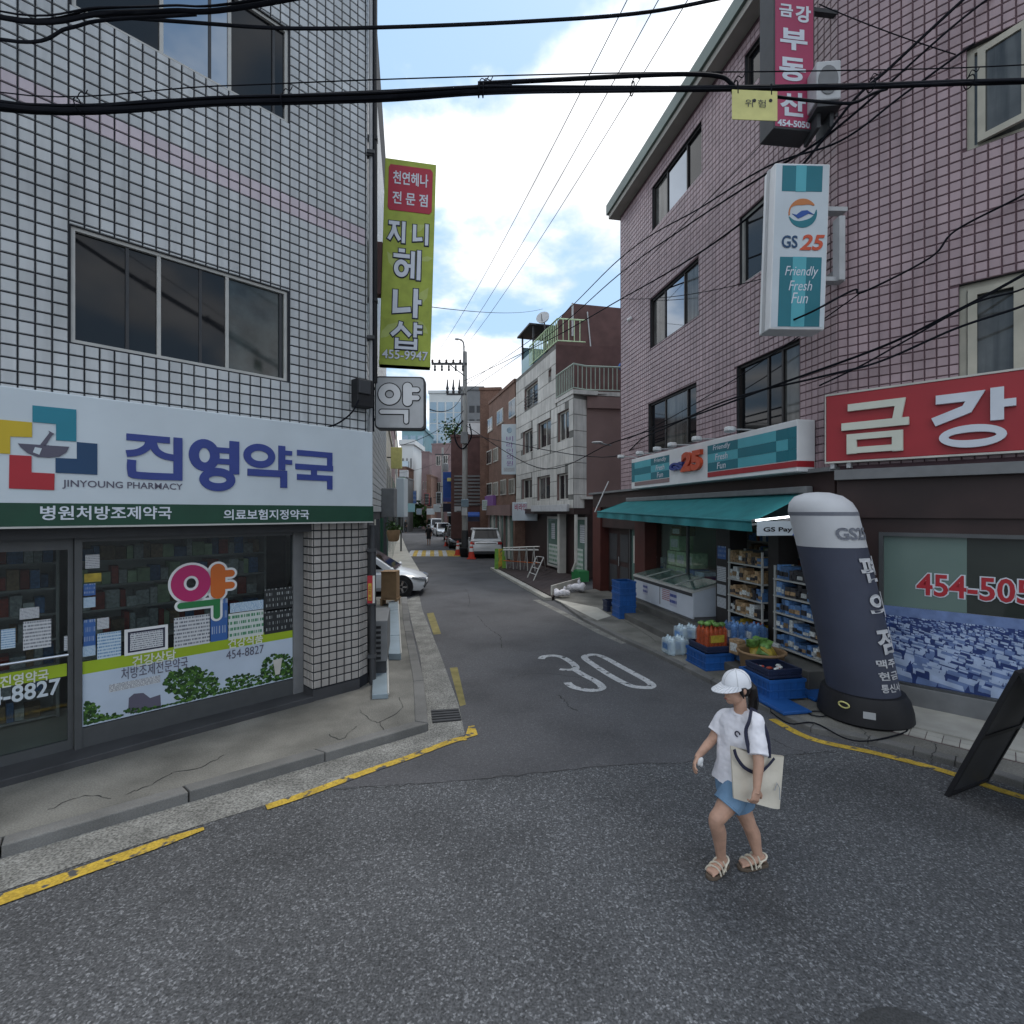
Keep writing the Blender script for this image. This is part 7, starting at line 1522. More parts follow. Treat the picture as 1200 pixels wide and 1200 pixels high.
ct = thing('cable_tie', 'thin wire ties and loops wound round the thick cable bundle', 'cable tie', tuple(PX(560, 106, YB)))
for px, py in ((90, 122), (330, 118), (560, 106), (565, 106), (740, 104), (860, 103), (1020, 100), (1135, 96)):
    q = PX(px, py, YB); obj('loop', MB().tube([q + Vector((.012 * math.sin(R(a) * .5), .045 * math.cos(R(a)), .05 * math.sin(R(a)))) for a in range(0, 361, 24)], .005, 5), 'cable', ct); obj('tail', MB().tube(smooth_pts([q + Vector((0, 0, .045)), q + Vector((.03, 0, .1)), q + Vector((.07, 0, .085)), q + Vector((.09, 0, .12))], 3), .004, 5), 'cable', ct)
tg = thing('warning_tag', 'yellow plastic warning tag hanging from the thick cable bundle', 'tag', tuple(PX(885, 138, 4.2))); TGW = Wall(tuple(PX(858, 600, 4.22).xy), (1, .05)); a, b = TGW.at(858, 139.5), TGW.at(911, 107)
obj('plate', MB().box(a[0], b[0], -.006, 0, a[1], b[1], 0, TGW), 'tag_yellow', tg); text('위 험', TGW, TGW.u(873), TGW.u(897), TGW.at(885, 126)[1], TGW.at(885, 117)[1], .001, 'dark_grey', tg)
obj('tie', MB().tube([TGW(b[0] - .05, -.003, b[1] - .03), TGW(b[0] - .05, -.003, b[1] + .06)], .006).tube([TGW(a[0] + .05, -.003, b[1] - .03), TGW(a[0] + .05, -.003, b[1] + .06)], .006), 'cable', tg)
for x in (884, 903): obj('hole', MB().prism([(TGW.u(x) + .014 * math.cos(R(q)), TGW.at(x, 118)[1] + .014 * math.sin(R(q))) for q in range(0, 360, 30)], .0, .004, 0, TGW), 'black', tg)
sl_ = thing('street_lamp', 'small grey arm lamp on the brown flank wall of the grey building', 'lamp', tuple(PX(715, 522, 19))); 
obj('arm', MB().tube([PX(716, 522, 19.6), PX(703, 519.5, 19)], .03), 'grey', sl_); obj('head', MB().ell(PX(700, 518.5, 19), .22, .1, .05, 10, 6), 'light_grey', sl_, smooth=60)

for k, (a, b, sg, lab) in enumerate((((ux, uy, 9.3), (-8.4, 62, 9.6), .6, 'wire running from the near pole to the second pole'), ((ux, uy, 8.6), (-8.4, 62, 8.8), .9, 'lower sagging wire between the two poles down the lane'), ((ux, uy, 8.9), (-5.3, 24, 5.8), .3, 'service wire from the pole to the left side of the lane'), ((-8.4, 62, 9), (-11.5, 50, 6.5), .3, 'service wire from the second pole to the left houses'), ((ux, uy, 10.2), (-2.0, 12.5, 5.2), .5, 'service wire from the pole to the tiled pharmacy building'), ((-8.4, 62, 9.4), (-6.2, 52, 8.0), .2, 'short wire from the second pole to the pinkish house'))):
    wire(lab, a, b, sg, .014)
# ------------------------------------------------------------------ cars
def car(label, loc, rz_, L_, W_, H_, paint, belt=.56, hood=.98, nose=.72, cab=(.26, .4, .86, .97), suv=False, cat='car', name='parked_car', rear_only=False):
    t = thing(name, label, cat, (0, 0, 0)); hw = W_ / 2; gc = .17 if not suv else .24
    def ring(x, w_, zb, zt, rd=.1):
        return [Vector((x, y, z)) for y, z in ((-w_ * .9, zb), (-w_, zb + .12), (-w_ * 1.0, zb + (zt - zb) * .55), (-w_ * .97, zt - .1), (-w_ * .86, zt - .02), (-w_ * .4, zt + .01), (w_ * .4, zt + .01), (w_ * .86, zt - .02), (w_ * .97, zt - .1), (w_, zb + (zt - zb) * .55), (w_, zb + .12), (w_ * .9, zb))]
    zb = H_ * belt; zh = zb * hood; zn = zb * nose
    xs = [(0, hw * .8, gc + .1, zn * .86), (.03, hw * .92, gc, zn), (.1, hw * .985, gc, zn + (zh - zn) * .55), (cab[0], hw, gc, zh), (cab[1], hw, gc, zb), (.7, hw, gc, zb), (cab[2], hw, gc, zb), (.96, hw * .97, gc, zb * .99), (.99, hw * .92, gc + .05, zb * .95), (1, hw * .85, gc + .15, zb * .86)]
    bm_ = MB().loft([ring(L_ / 2 - x * L_, w_, a, b) for x, w_, a, b in xs]); obj('body', bm_, paint, t, smooth=35)
    X = lambda f: L_ / 2 - f * L_
    b0, b1 = (X(cab[0]), X(cab[3])), (X(cab[1] + .02), X(cab[2])); wl, wr = hw * .9, hw * .72
    base = [(b0[0], -wl), (b0[0], wl), (b0[1], wl), (b0[1], -wl)]; roof = [(b1[0], -wr), (b1[0], wr), (b1[1], wr), (b1[1], -wr)]
    rings = []
    for f, bulge in ((0, 0), (.5, .03), (.88, .02), (1, -.05)):
        rings.append([Vector((a[0] + (c[0] - a[0]) * f + (bulge if a[0] > 0 else -bulge), (a[1] + (c[1] - a[1]) * f) * (1 + bulge), zb - .03 + (H_ - zb + .03) * f)) for a, c in zip(base, roof)])
    cabo = obj('cabin', MB().loft(rings), paint, t, bevel=.03)
    def q(i, j, f0, f1, e0, e1, off):
        P = lambda k, f: Vector((base[k][0] + (roof[k][0] - base[k][0]) * f, base[k][1] + (roof[k][1] - base[k][1]) * f, zb - .03 + (H_ - zb + .03) * f))
        a, b = P(i, f0).lerp(P(j, f0), e0), P(i, f0).lerp(P(j, f0), e1); c, d = P(i, f1).lerp(P(j, f1), e1), P(i, f1).lerp(P(j, f1), e0); n_ = Vector(off)
        return MB().add([a + n_, b + n_, c + n_, d + n_], [(0, 1, 2, 3)])
    obj('windscreen', q(0, 1, .1, .9, .06, .94, (.05, 0, .02)), 'win_dark', t, recalc=False); obj('rear_window', q(3, 2, .22, .88, .08, .92, (-.05, 0, .02)), 'win_dark', t, recalc=False)
    for i, j, s in ((0, 3, -1), (1, 2, 1)):
        for e0, e1 in ((.1, .47), (.5, .9)): obj('side_window', q(i, j, .12, .86, e0, e1, (0, s * .05, .0)), 'win_dark', t, recalc=False)
    rw = .315 if not suv else .36
    for x in (X(.165), X(.79)):
        for s in (-1, 1):
            def WT(a, b, z, x=x, s=s): return Vector((x + a, s * (hw - .11) + s * z, rw + b))
            obj('arch', MB().lathe([(rw + .06, .02), (rw + .06, .126)], 20, 0, WT), 'black', t)
            wh = obj('wheel', MB().lathe([(rw * .6, .0), (rw, .0), (rw, .11), (rw * .94, .14), (rw * .66, .145)], 24, 0, WT), 'tyre', t, smooth=40)
            obj('rim', MB().lathe([(rw * .66, .1), (rw * .66, .15), (rw * .6, .15), (rw * .56, .13), (.05, .14), (.01, .145)], 20, 0, WT), 'alu', wh, smooth=40)
            for k in range(5):
                a = k * 2 * math.pi / 5; obj('spoke', MB().box(.04, rw * .6, -.03, .03, .13, .152, 0, lambda u, v, z, a=a, WT=WT: WT(u * math.cos(a) - v * math.sin(a), u * math.sin(a) + v * math.cos(a), z)), 'chrome', wh)
    for s in (-1, 1):
        obj('headlight', MB().loft([[Vector((X(f), s * y, z)) for y, z in ((hw * a0, zn * .83 + dz), (hw * a1, zn * .87 + dz), (hw * a1, zn * .97 + dz), (hw * a0, zn * .96 + dz))] for f, a0, a1, dz in ((-.008, .4, .74, -.03), (.024, .5, .97, .01), (.085, .8, 1.012, .06))]), 'lamp_clear', t, smooth=50)
        obj('headlight_bezel', MB().box(X(.0) - .02, X(-.003), s * hw * .75 - .08, s * hw * .75 + .08, zn * .5, zn * .56), 'black', t)
        obj('taillight', MB().box(X(1) - .01, X(.955), s * hw * .82 - .14, s * hw * .82 + .12, zb * .78, zb * (.96 if not suv else .93)), 'lamp_red', t, bevel=.02)
        obj('mirror', MB().ell((X(cab[0] + .03), s * (hw + .1), zb + .06), .07, .1, .07, 10, 6), paint, t, smooth=60)
        obj('door_seam', MB().box(X(.56) - .006, X(.56) + .006, s * hw - .003 if s > 0 else -hw - .004, s * hw + .004 if s > 0 else -hw + .003, gc + .15, zb - .05), 'black', t)
    obj('grille', MB().box(X(-.002) - .03, X(-.006), -hw * .4, hw * .4, zn * .55, zn * .76), 'black', t, bevel=.02); obj('front_bumper', MB().box(X(.0) - .05, X(-.006), -hw * .75, hw * .75, gc + .08, gc + .2), 'dark_grey', t, bevel=.03)
    obj('rear_bumper', MB().box(X(1) - .05, X(.97), -hw * .82, hw * .82, gc + .03, gc + .2), 'dark_grey', t, bevel=.03)
    obj('number_plate', MB().box(X(1) - .02, X(.98), -.26, .26, zb * .6, zb * .6 + .12), 'white', t); obj('number_plate', MB().box(X(.0), X(-.01), -.26, .26, zn * .62, zn * .62 + .11), 'white', t)
    if suv: obj('chrome_strip', MB().box(X(1) - .018, X(.97), -hw * .62, hw * .62, zb * .84, zb * .89), 'chrome', t); obj('spoiler', MB().box(X(cab[2]) - .18, X(cab[2]) + .1, -wr, wr, H_ - .03, H_ + .03), paint, t, bevel=.02); 
    t.location = loc; t.rotation_euler = (0, 0, rz_)
    return t
rzc = R(5)
car('white hatchback parked nose out across the left pavement', (-5.036, 17.06, 0), rzc, 4.3, 1.78, 1.46, 'car_white', cab=(.2, .42, .84, .97))
car('white sport utility car with its back to the street beside the cones', ((568.5 - 600) / 600 * 30 - .25, 31.9, 0), R(98), 4.7, 1.95, 1.72, 'car_white', belt=.6, cab=(.24, .36, .93, .99), suv=True)
car('dark saloon car parked behind the utility pole facing the street', ((534 - 600) / 600 * 37, 39.5, 0), R(-78), 4.4, 1.78, 1.45, 'car_dark')
for lab_, x_, y_, r_, mn_ in (('dark grey car parked behind the dark saloon car', 530, 46, -78, 'car_dark'), ('white car parked far down the right side of the lane', 516, 56, -74, 'car_white'), ('silver car standing at the far crossing', 486, 98, -80, 'car_silver')):
    car(lab_, (PX(x_, 600, y_).x, y_ + 2, 0), R(r_), 4.4, 1.8, 1.48, mn_)
car('silver van like car parked far down the lane', ((507 - 600) / 600 * 64, 66.5, 0), R(-72), 4.6, 1.9, 1.85, 'car_silver', belt=.55, cab=(.16, .3, .93, .99), suv=True)
def cone(lab, p, s=1.0):
    t = thing('traffic_cone', lab, 'traffic cone', tuple(p)); T = lambda x, y, z: Vector(p) + Vector((x, y, z)) * s
    obj('base', MB().box(-.2, .2, -.2, .2, 0, .05, 0, T), 'cone_red', t, bevel=.01); obj('body', MB().lathe([(.16, .05), (.13, .25), (.09, .5), (.05, .78), (.03, .8)], 16, 0, T), 'cone_red', t, smooth=50)
    obj('stripe', MB().lathe([(.118, .34), (.093, .5)], 16, 0, T, caps=False), 'white', t, smooth=50); obj('stripe', MB().lathe([(.082, .58), (.066, .68)], 16, 0, T, caps=False), 'white', t, smooth=50)
cone('red traffic cone standing in front of the white sport utility car', G(552.5, 655), 1.25); cone('red traffic cone left of the utility pole base', G(536.5, 651), 1.15); cone('red and white cone leaning behind the utility pole', G(549, 648), 1.0); cone('small red cone by the dark saloon car', G(523, 640), 1.0)
bx = thing('planter_box', 'dark planter tub at the foot of the utility pole', 'planter', tuple(G(546, 652))); p = G(546, 652); obj('tub', MB().lathe([(.25, 0), (.3, .05), (.36, .5), (.38, .55), (.33, .55)], 14, 0, lambda x, y, z: p + Vector((x, y - .4, z))), 'black', bx, smooth=40); obj('soil', MB().lathe([(.33, .5), (.02, .52)], 14, 0, lambda x, y, z: p + Vector((x, y - .4, z))), 'dark_grey', bx)
# ------------------------------------------------------------------ the woman crossing the street
wm = thing('person', 'woman in a white cap, white T-shirt and denim shorts walking across the street', 'person', (1.68, 3.85, 0))
V3 = Vector
tf, tl_ = V3((-.78, -.62, 0)).normalized(), V3((.62, -.78, 0)).normalized()
def ring(c, a, b, f=tf, l=tl_, n=18, tilt=None):
    return [c + l * a * math.cos(2 * math.pi * k / n) + f * b * math.sin(2 * math.pi * k / n) for k in range(n)]
pel, wai, che, sho, nek = PX(861, 918, 3.86), PX(863, 893, 3.86), PX(866, 862, 3.86), PX(867.5, 842, 3.86), PX(868, 832, 3.855)
LS, LE_, LW, LH = PX(885, 844, 3.74), PX(889, 893, 3.62), PX(887, 924, 3.575), PX(884, 944, 3.56)
RS, RE, RW, RH = PX(850, 841, 3.97), PX(835, 866, 3.97), PX(819, 885, 3.88), PX(813, 897, 3.85)
LHp, LK, LA = PX(864, 925, 3.80), PX(839, 962, 3.745), PX(845.5, 1008, 3.86)
RHp, RK, RA = PX(860, 924, 3.92), PX(878, 967, 3.90), PX(889, 1004, 3.90)
hc = PX(862, 806, 3.86); hf = V3((-.95, -.3, -.1)).normalized(); hl = V3((0, 0, 1)).cross(hf).normalized(); hu = hf.cross(hl).normalized()
HR = Matrix((hf, hl, hu)).transposed()
def HP(f, l, u): return hc + hf * f + hl * l + hu * u
b = MB()
b.loft([ring(pel - V3((0, 0, .06)), .12, .09), ring(pel, .15, .105), ring(pel.lerp(wai, .5), .14, .1), ring(wai, .115, .085), ring(che, .135, .095), ring(che.lerp(sho, .6), .145, .085), ring(sho, .13, .07), ring(nek.lerp(sho, .4), .07, .055), ring(nek, .045, .045)])
b.tube([nek - V3((0, 0, .05)), nek, HP(-.025, 0, -.07), HP(-.01, 0, -.02)], [.06, .047, .045, .05], 14)
b.ell(HP(-.005, 0, .02), .096, .076, .1, 18, 12, 0, HR); b.ell(HP(.02, 0, -.05), .07, .06, .07, 14, 9, 0, HR); b.ell(HP(.06, 0, -.088), .026, .03, .022, 10, 7, 0, HR)
b.tube([HP(.088, 0, .015), HP(.1, 0, -.012), HP(.105, 0, -.028)], [.009, .012, .013], 8); b.ell(HP(.088, 0, -.062), .012, .024, .012, 10, 6, 0, HR)
for s in (-1, 1): b.ell(HP(-.015, s * .076, -.005), .018, .01, .028, 10, 7, 0, HR)
def limb(P, r_): b.tube(smooth_pts(P, 5), [r_[min(int(i / 5), len(r_) - 2)] * (1 - (i % 5) / 5) + r_[min(int(i / 5) + 1, len(r_) - 1)] * ((i % 5) / 5) for i in range(5 * (len(P) - 1) + 1)], 14)
for S, E_, W_ in ((LS, LE_, LW), (RS, RE, RW)):
    limb([sho.lerp(S, .5), S, S.lerp(E_, .5), E_, E_.lerp(W_, .4), W_, W_ + (W_ - E_).normalized() * .03], [.05, .05, .042, .036, .034, .0245, .016])
for Hp, K, A in ((LHp, LK, LA), (RHp, RK, RA)):
    cd2 = (K - Hp).normalized(); back = -tf
    limb([Hp + V3((0, 0, .03)), Hp.lerp(K, .3), Hp.lerp(K, .75), K, K.lerp(A, .3) + back * .014, K.lerp(A, .7) + back * .004, A], [.095, .082, .06, .053, .055, .04, .033])
def hand(p, d, nrm, thumb_s, curl):
    d = d.normalized(); nrm = (nrm - d * nrm.dot(d)).normalized(); sd = d.cross(nrm)
    b.loft([[p + d * t + sd * w * math.cos(a) + nrm * h * math.sin(a) for a in [2 * math.pi * k / 12 for k in range(12)]] for t, w, h in ((-.045, .014, .013), (-.02, .0225, .02), (.0, .0245, .0195), (.02, .029, .018), (.05, .037, .016), (.08, .036, .013))])
    for k, ln in enumerate((.062, .07, .066, .052)):
        q = p + d * .075 + sd * (k - 1.5) * .0185 * thumb_s; P = [q]; dd = d.copy(); c = curl * (1 + .12 * k)
        for sfrac in (.42, .33, .25):
            dd = (Matrix.Rotation(c, 3, sd) @ dd).normalized(); P.append(P[-1] + dd * ln * sfrac)
        b.tube(P, [.0095, .009, .008, .007], 8)
    q = p + d * .02 - sd * .027 * thumb_s; t1 = (d * .7 - sd * thumb_s * .7).normalized(); b.tube([q, q + t1 * .03, q + t1 * .045 + d * .018 + nrm * .01], [.0125, .0105, .008], 8)
hand(LW, LH - LW, V3((-.3, .9, 0)), -1, .5); hand(RW, RH - RW, V3((.6, -.5, -.6)), 1, .35)
feet = ((LA, V3((-.8, -.6, 0)).normalized()), (RA, V3((-.98, -.2, 0)).normalized()))
for A, d in feet:
    s = V3((-d.y, d.x, 0)); z0 = .03
    b.tube([A, A - V3((0, 0, A.z - .075)) - d * .01], [.034, .035], 12)
    b.loft([[V3((A.x, A.y, z0 + hh)) + d * t + s * w * math.cos(a) + V3((0, 0, 1)) * hh * math.sin(a) for a in [2 * math.pi * k / 12 for k in range(12)]] for t, w, hh in ((-.055, .022, .022), (-.035, .032, .034), (.02, .036, .034), (.08, .042, .024), (.125, .044, .015), (.15, .036, .011))])
    for k in range(5): b.ell(V3((A.x, A.y, z0 + .008)) + d * (.152 - .009 * k * (1 if k else 0)) + s * (.03 - k * .0155) * (1), .016 - .0012 * k, .009, .009, 8, 6, 0, Matrix((d, s, V3((0, 0, 1)))).transposed())
body = obj('body', b, 'skin', wm, smooth=180, recalc=True)
def fuse(o, vox, it=4):
    m_ = o.modifiers.new('one_surface', 'REMESH'); m_.mode = 'VOXEL'; m_.voxel_size = vox; m_.use_smooth_shade = True
    s = o.modifiers.new('relax', 'SMOOTH'); s.factor = .5; s.iterations = it
fuse(body, .0045, 4)
# face
for s in (-1, 1):
    e = obj('eye', MB().ell(HP(.079, s * .031, .012), .012, .016, .008, 10, 6, 0, HR), 'white', wm, smooth=60); obj('iris', MB().ell(HP(.089, s * .032, .012), .004, .007, .007, 8, 5, 0, HR), 'black', e, smooth=60)
    obj('eyebrow', MB().tube([HP(.088, s * .016, .034), HP(.086, s * .034, .038), HP(.074, s * .05, .033)], .004, 6), 'hair', wm)
obj('mouth', MB().ell(HP(.097, 0, -.062), .005, .02, .006, 10, 5, 0, HR), 'lip', wm, smooth=60)
# hair and ponytail
h = MB(); h.ell(HP(-.022, 0, .028), .094, .083, .098, 18, 10, 0, HR); h.ell(HP(-.055, 0, -.02), .052, .07, .06, 14, 8, 0, HR)
pt = HP(-.11, 0, .02); h.tube(smooth_pts([pt + hf * .03, pt, pt + V3((.035, .0, -.04)), pt + V3((.05, .01, -.13)), pt + V3((.045, .01, -.21)), pt + V3((.035, .01, -.25))], 4), [.02] * 4 + [.028] * 4 + [.036] * 4 + [.03] * 4 + [.018] * 4 + [.006], 12)
for s in (-1, 1): h.tube([HP(.02, s * .076, .03), HP(.012, s * .079, -.02), HP(-.005, s * .076, -.06)], [.016, .013, .005], 8)
hr = obj('hair', h, 'hair', wm, smooth=180); fuse(hr, .006, 2)
st_ = MB()
for k in range(46):
    a = rnd.uniform(0, 6.28); q = rnd.uniform(.02, .036); o_ = V3((q * math.cos(a), q * math.sin(a), 0)); st_.tube(smooth_pts([pt + o_ * .4, pt + V3((.035, .0, -.04)) + o_ * .7, pt + V3((.05, .01, -.13)) + o_ * 1.05, pt + V3((.045, .01, -.21)) + o_ * .9, pt + V3((.035 + rnd.uniform(-.01, .01), .01, -.265 + rnd.uniform(-.02, .03))) + o_ * .4], 3), .0022, 4)
tag(obj('hair_strands', st_, 'hair', hr), kind='stuff')
# cap: crown, brim, button, back strap
c = MB(); rings = []
for j in range(9):
    a = R(-6 + 96 * j / 8); q = math.cos(a); rings.append([HP(-.012 + .112 * q * math.cos(t) * (1 if math.cos(t) > 0 else .98), .092 * q * math.sin(t), .04 + .098 * math.sin(a) - (.02 if j == 0 and math.cos(t) < 0 else 0)) for t in [2 * math.pi * k / 28 for k in range(28)]])
cap = obj('cap', c.loft(rings), 'cotton_cap', wm, smooth=60)
br = MB(); rows_ = []
for j in range(6):
    e = j / 5; row = []
    for k in range(15):
        a = R(-72 + 144 * k / 14); ex = .1 * e * max(0, math.cos(a * 90 / 74)) ** .8
        row.append(HP(-.012 + .112 * math.cos(a) + ex * math.cos(a * .5), .092 * math.sin(a) + ex * math.sin(a * .5) * .6, .036 - .026 * e * math.cos(a) - .018 * math.sin(a) ** 2 * e))
    rows_.append(row)
for j in range(5):
    for k in range(14): br.quad(rows_[j][k], rows_[j][k + 1], rows_[j + 1][k + 1], rows_[j + 1][k])
bo = obj('brim', br, 'cotton_cap', cap, smooth=60, recalc=False); sm = bo.modifiers.new('thick', 'SOLIDIFY'); sm.thickness = .006
obj('button', MB().ell(HP(-.012, 0, .139), .01, .01, .006, 8, 5), 'cotton_cap', cap, smooth=60)
for k in range(6):
    t = 2 * math.pi * k / 6; obj('seam', MB().tube([HP(-.012 + .1125 * math.cos(R(a)) * math.cos(t), .0925 * math.cos(R(a)) * math.sin(t), .04 + .0985 * math.sin(R(a))) for a in range(0, 91, 10)], .0018, 5), 'light_grey', cap)
# T-shirt
s_ = MB()
s_.loft([ring(pel + V3((-.004, 0, .03)), .166, .135), ring(pel + V3((0, 0, .05)), .162, .13), ring(wai, .15, .12), ring(che, .155, .118), ring(che.lerp(sho, .6), .158, .1), ring(sho + V3((0, 0, .004)), .145, .082), ring(sho.lerp(nek, .55), .085, .066), ring(nek - V3((0, 0, .012)), .062, .058)])
for S, E_, k in ((LS, LE_, .84), (RS, RE, .7)):
    e = S.lerp(E_, k); s_.tube(smooth_pts([sho.lerp(S, .5), S, S.lerp(e, .5), e], 4), [.062] * 4 + [.064] * 4 + [.066] * 4 + [.07], 16)
sh_ = obj('t_shirt', s_, 'cotton_white', wm, smooth=180); fuse(sh_, .007, 5)
dt = bpy.data.textures.new('cloth_folds', 'CLOUDS'); dt.noise_scale = .11; dt.noise_depth = 2
dm_ = sh_.modifiers.new('folds', 'DISPLACE'); dm_.texture = dt; dm_.strength = .03; dm_.mid_level = .5; dm_.texture_coords = 'GLOBAL'
lg = sho.lerp(che, .55) + tf * .105 + tl_ * .045; obj('chest_logo', MB().tube([lg + tl_ * .018 * math.cos(R(a)) + V3((0, 0, .018 * math.sin(R(a)))) + tf * .012 for a in range(0, 300, 25)], .005, 6), 'navy', sh_)
obj('collar', MB().tube([nek - V3((0, 0, .014)) + tl_ * .06 * math.cos(R(a)) + tf * .057 * math.sin(R(a)) - V3((0, 0, .014 * math.sin(R(a)))) for a in range(0, 361, 20)], .008, 8), 'cotton_white', sh_, smooth=60)
# shorts
q_ = MB(); q_.loft([ring(pel + V3((0, 0, -.075)), .14, .11), ring(pel, .15, .112), ring(pel + V3((0, 0, .06)), .13, .1)])
for Hp, K in ((LHp, LK), (RHp, RK)): q_.tube([Hp + V3((0, 0, .04)), Hp.lerp(K, .3), Hp.lerp(K, .5)], [.1, .102, .1], 16)
so = obj('shorts', q_, 'denim', wm, smooth=180); fuse(so, .007, 4)
for Hp, K in ((LHp, LK), (RHp, RK)):
    e = Hp.lerp(K, .49); d = (K - Hp).normalized(); x1 = d.cross(V3((0, 1, .1))).normalized(); x2 = d.cross(x1); obj('hem', MB().tube([e + x1 * .097 * math.cos(R(a)) + x2 * .097 * math.sin(R(a)) for a in range(0, 361, 20)], .006, 6), 'denim', so, smooth=60)
# sandals
for A, d in feet:
    s = V3((-d.y, d.x, 0)); p0_ = V3((A.x, A.y, 0)); out = [(-.075, 0), (-.065, .03), (.0, .038), (.07, .048), (.13, .047), (.17, .026), (.178, 0), (.17, -.026), (.13, -.045), (.07, -.046), (.0, -.036), (-.065, -.03)]
    sd_ = thing('sandal', None, None, (0, 0, 0)); bpy.data.objects.remove(sd_)
    sole = obj('sandal', MB().slab([(p0_ + d * x + s * y).xy for x, y in out], .002, .028), 'sole', wm, bevel=.005)
    for t, w_, hh in ((.03, .044, .102), (.07, .05, .086), (.105, .051, .07)):
        obj('strap', MB().tube([p0_ + d * (t - .012 * math.cos(a)) + s * w_ * math.cos(a) + V3((0, 0, .02 + (hh - .02) * math.sin(a) + .004)) for a in [math.pi * k / 10 for k in range(11)]], .012, 8, flat=.5), 'strap_cream', sole, smooth=60)
    obj('strap', MB().tube([p0_ + d * (-.01 - .05 * math.sin(a)) + s * .042 * math.cos(a) + V3((0, 0, .07 + .015 * math.sin(a))) for a in [-.5 + (math.pi + 1) * k / 12 for k in range(13)]], .008, 8, flat=.7), 'strap_cream', sole, smooth=60)
    for sg_ in (-1, 1): obj('strap', MB().tube([p0_ + d * .04 + s * .042 * sg_ + V3((0, 0, .025)), p0_ + s * .043 * sg_ + V3((0, 0, .068))], .008, 8, flat=.6), 'strap_cream', sole, smooth=60)
# tote bag on the near arm, and the white tissue in the far hand
tb_ = thing('tote_bag', 'cream canvas tote bag with navy straps hanging from the womans shoulder', 'bag', tuple(PX(887, 940, 3.73)))
c00, c10, c11, c01 = PX(859.5, 935, 3.655), PX(913, 947.5, 3.75), PX(918, 886, 3.77), PX(856, 874, 3.645); NU, NV = 14, 14; bm_ = MB(); F_, K_ = [], []
nn = (c10 - c00).cross(c01 - c00).normalized(); nn = nn if nn.y < 0 else -nn
for j in range(NV + 1):
    for i in range(NU + 1):
        u, v = i / NU, j / NV; p = c00.lerp(c10, u).lerp(c01.lerp(c11, u), v); e = (math.sin(math.pi * u) ** .6) * (1 - .25 * abs(2 * v - .8)) ; fold = .008 * math.sin(u * 9 + v * 5) + .006 * math.sin(v * 14 - u * 6)
        dip = V3((0, 0, -.018 * math.sin(math.pi * u) * v ** 4))
        F_.append(p + nn * (.006 + .022 * e * (1 - .3 * v) + fold * e) + dip); K_.append(p - nn * (.006 + .03 * e) + dip)
n0 = len(F_); fs_ = []
for j in range(NV):
    for i in range(NU):
        a = j * (NU + 1) + i; fs_ += [(a, a + 1, a + NU + 2, a + NU + 1), (n0 + a, n0 + a + NU + 1, n0 + a + NU + 2, n0 + a + 1)]
for j in range(NV): a = j * (NU + 1); fs_ += [(a, a + NU + 1, n0 + a + NU + 1, n0 + a), (a + NU, n0 + a + NU, n0 + a + 2 * NU + 1, a + 2 * NU + 1)]
for i in range(NU): fs_ += [(i, n0 + i, n0 + i + 1, i + 1)]
obj('body', bm_.add(F_ + K_, fs_), 'canvas', tb_, smooth=60)
shp = LS.lerp(sho, .35) + V3((0, -.02, .075))
def ribbon(P, w_, m_, par, nm='strap'): return obj(nm, MB().tube(smooth_pts(P, 5), w_, 8, flat=.25, side=nn), m_, par, smooth=60)
ft = lambda u, v: c00.lerp(c10, u).lerp(c01.lerp(c11, u), v) + nn * .04
ribbon([ft(.28, .97), PX(874, 858, 3.66), PX(878, 845, 3.67), shp + V3((-.01, -.02, 0)), shp + V3((.02, .03, .0))], .016, 'navy', tb_)
ribbon([ft(.66, .95), PX(900, 864, 3.68), PX(894, 848, 3.69), shp + V3((.03, -.01, -.004)), shp + V3((.02, .04, 0))], .014, 'navy', tb_)
ribbon([ft(.0, .98), ft(.05, .82), ft(.2, .66), ft(.45, .62), ft(.62, .78), ft(.75, .96)], .012, 'navy', tb_, 'trim')
obj('print', MB().tube([ft(.8, .35) - nn * .006, ft(.84, .5) - nn * .006, ft(.9, .42) - nn * .006, ft(.92, .2) - nn * .006], .004, 6), 'light_grey', tb_)
ph_ = thing('tissue', 'crumpled white tissue held in the womans forward hand', 'tissue', tuple(PX(821, 894, 3.85))); tp_ = PX(820.5, 892.5, 3.84)
obj('paper', MB().ell(tp_, .02, .018, .036, 9, 6, 0, Matrix.Rotation(.5, 3, 'Y')).ell(tp_ + V3((.008, .0, -.02)), .014, .016, .02, 8, 5), 'white', ph_, smooth=40)

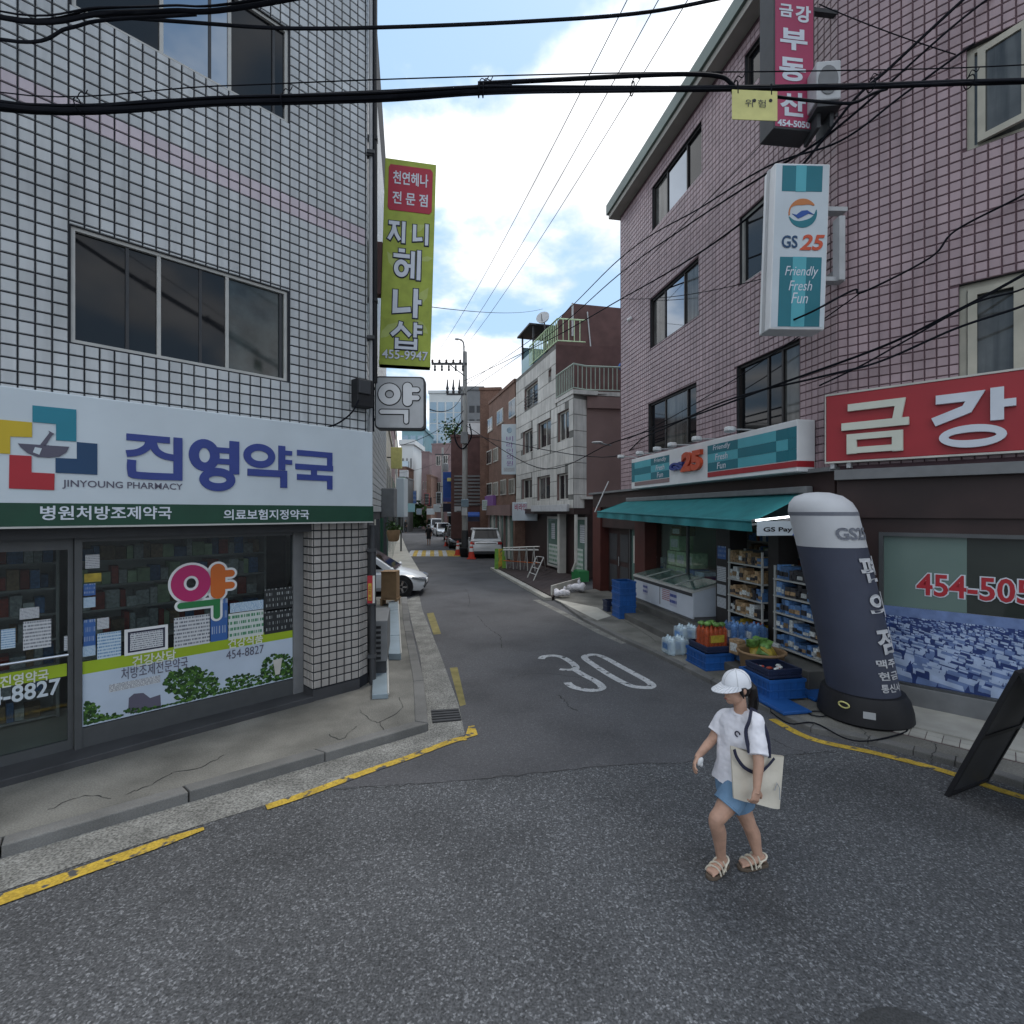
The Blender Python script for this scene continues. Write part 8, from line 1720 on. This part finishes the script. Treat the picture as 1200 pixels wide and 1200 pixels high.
# ------------------------------------------------------------------ people further down the lane
def walker(lab, p, h, rot, top, bottom, wide=1.0):
    t = thing('person', lab, 'person', tuple(p)); s = h / 1.7; cs, sn = math.cos(rot), math.sin(rot)
    def T(x, y, z): return V3((p[0] + (x * cs - y * sn) * s, p[1] + (x * sn + y * cs) * s, p[2] + z * s))
    e = lambda z, a, b_, x=0, y=0: [T(x + a * math.cos(2 * math.pi * k / 12), y + b_ * math.sin(2 * math.pi * k / 12), z) for k in range(12)]
    m = MB(); m.loft([e(.8, .15, .1), e(.95, .16, .11), e(1.15, .13, .1), e(1.35, .17, .11), e(1.43, .12, .08), e(1.48, .05, .05), e(1.54, .048, .05)]); m.ell(T(0, .01, 1.6), .078 * s, .09 * s, .115 * s, 12, 8)
    for k in (-1, 1):
        m.tube([T(k * .09, 0, .88), T(k * .09, .06 * k, .48), T(k * .09, -.03 * k, .08)], [.08 * s, .055 * s, .038 * s], 10); m.ell(T(k * .09, .05 - .03 * k, .04), .04 * s, .11 * s, .035 * s, 8, 5)
        m.tube([T(k * .18, 0, 1.4), T(k * .23, -.05 * k, 1.12), T(k * .22, .06 - .06 * k, .86)], [.05 * s, .04 * s, .028 * s], 10); m.ell(T(k * .22, .07 - .06 * k, .8), .03 * s, .03 * s, .07 * s, 8, 5)
    bo_ = obj('body', m, 'skin', t, smooth=180); fuse(bo_, .018, 2)
    c_ = MB(); c_.loft([e(.84, .17 * wide, .125), e(1.0, .17 * wide, .125), e(1.2, .155 * wide, .12), e(1.37, .185, .125), e(1.45, .12, .085), e(1.48, .06, .06)])
    for k in (-1, 1): c_.tube([T(k * .17, 0, 1.41), T(k * .22, -.03 * k, 1.2), T(k * .23, -.05 * k, 1.1)], [.065 * s, .06 * s, .055 * s], 10)
    obj('shirt', c_, top, t, smooth=60)
    l_ = MB(); l_.loft([e(.55, .2, .15), e(.8, .175, .13), e(.95, .165, .12)]) if bottom[1] else [l_.tube([T(k * .09, 0, .92), T(k * .09, .06 * k, .48), T(k * .09, -.02 * k, .1)], [.095 * s, .075 * s, .06 * s], 10) for k in (-1, 1)]
    obj('skirt' if bottom[1] else 'trousers', l_, bottom[0], t, smooth=60)
    hh = MB(); hh.ell(T(0, -.02, 1.63), .088 * s, .098 * s, .105 * s, 12, 8); obj('hair', hh, 'hair', t, smooth=60); return t
walker('person in dark clothes with bare calves walking away down the lane', G(502.5, 639), 1.62, 0.2, 'black', ('black', True), 1.05)
walker('person in black far down the lane near the left kerb', G(475.5, 624.5), 1.66, 2.8, 'black', ('black', False))
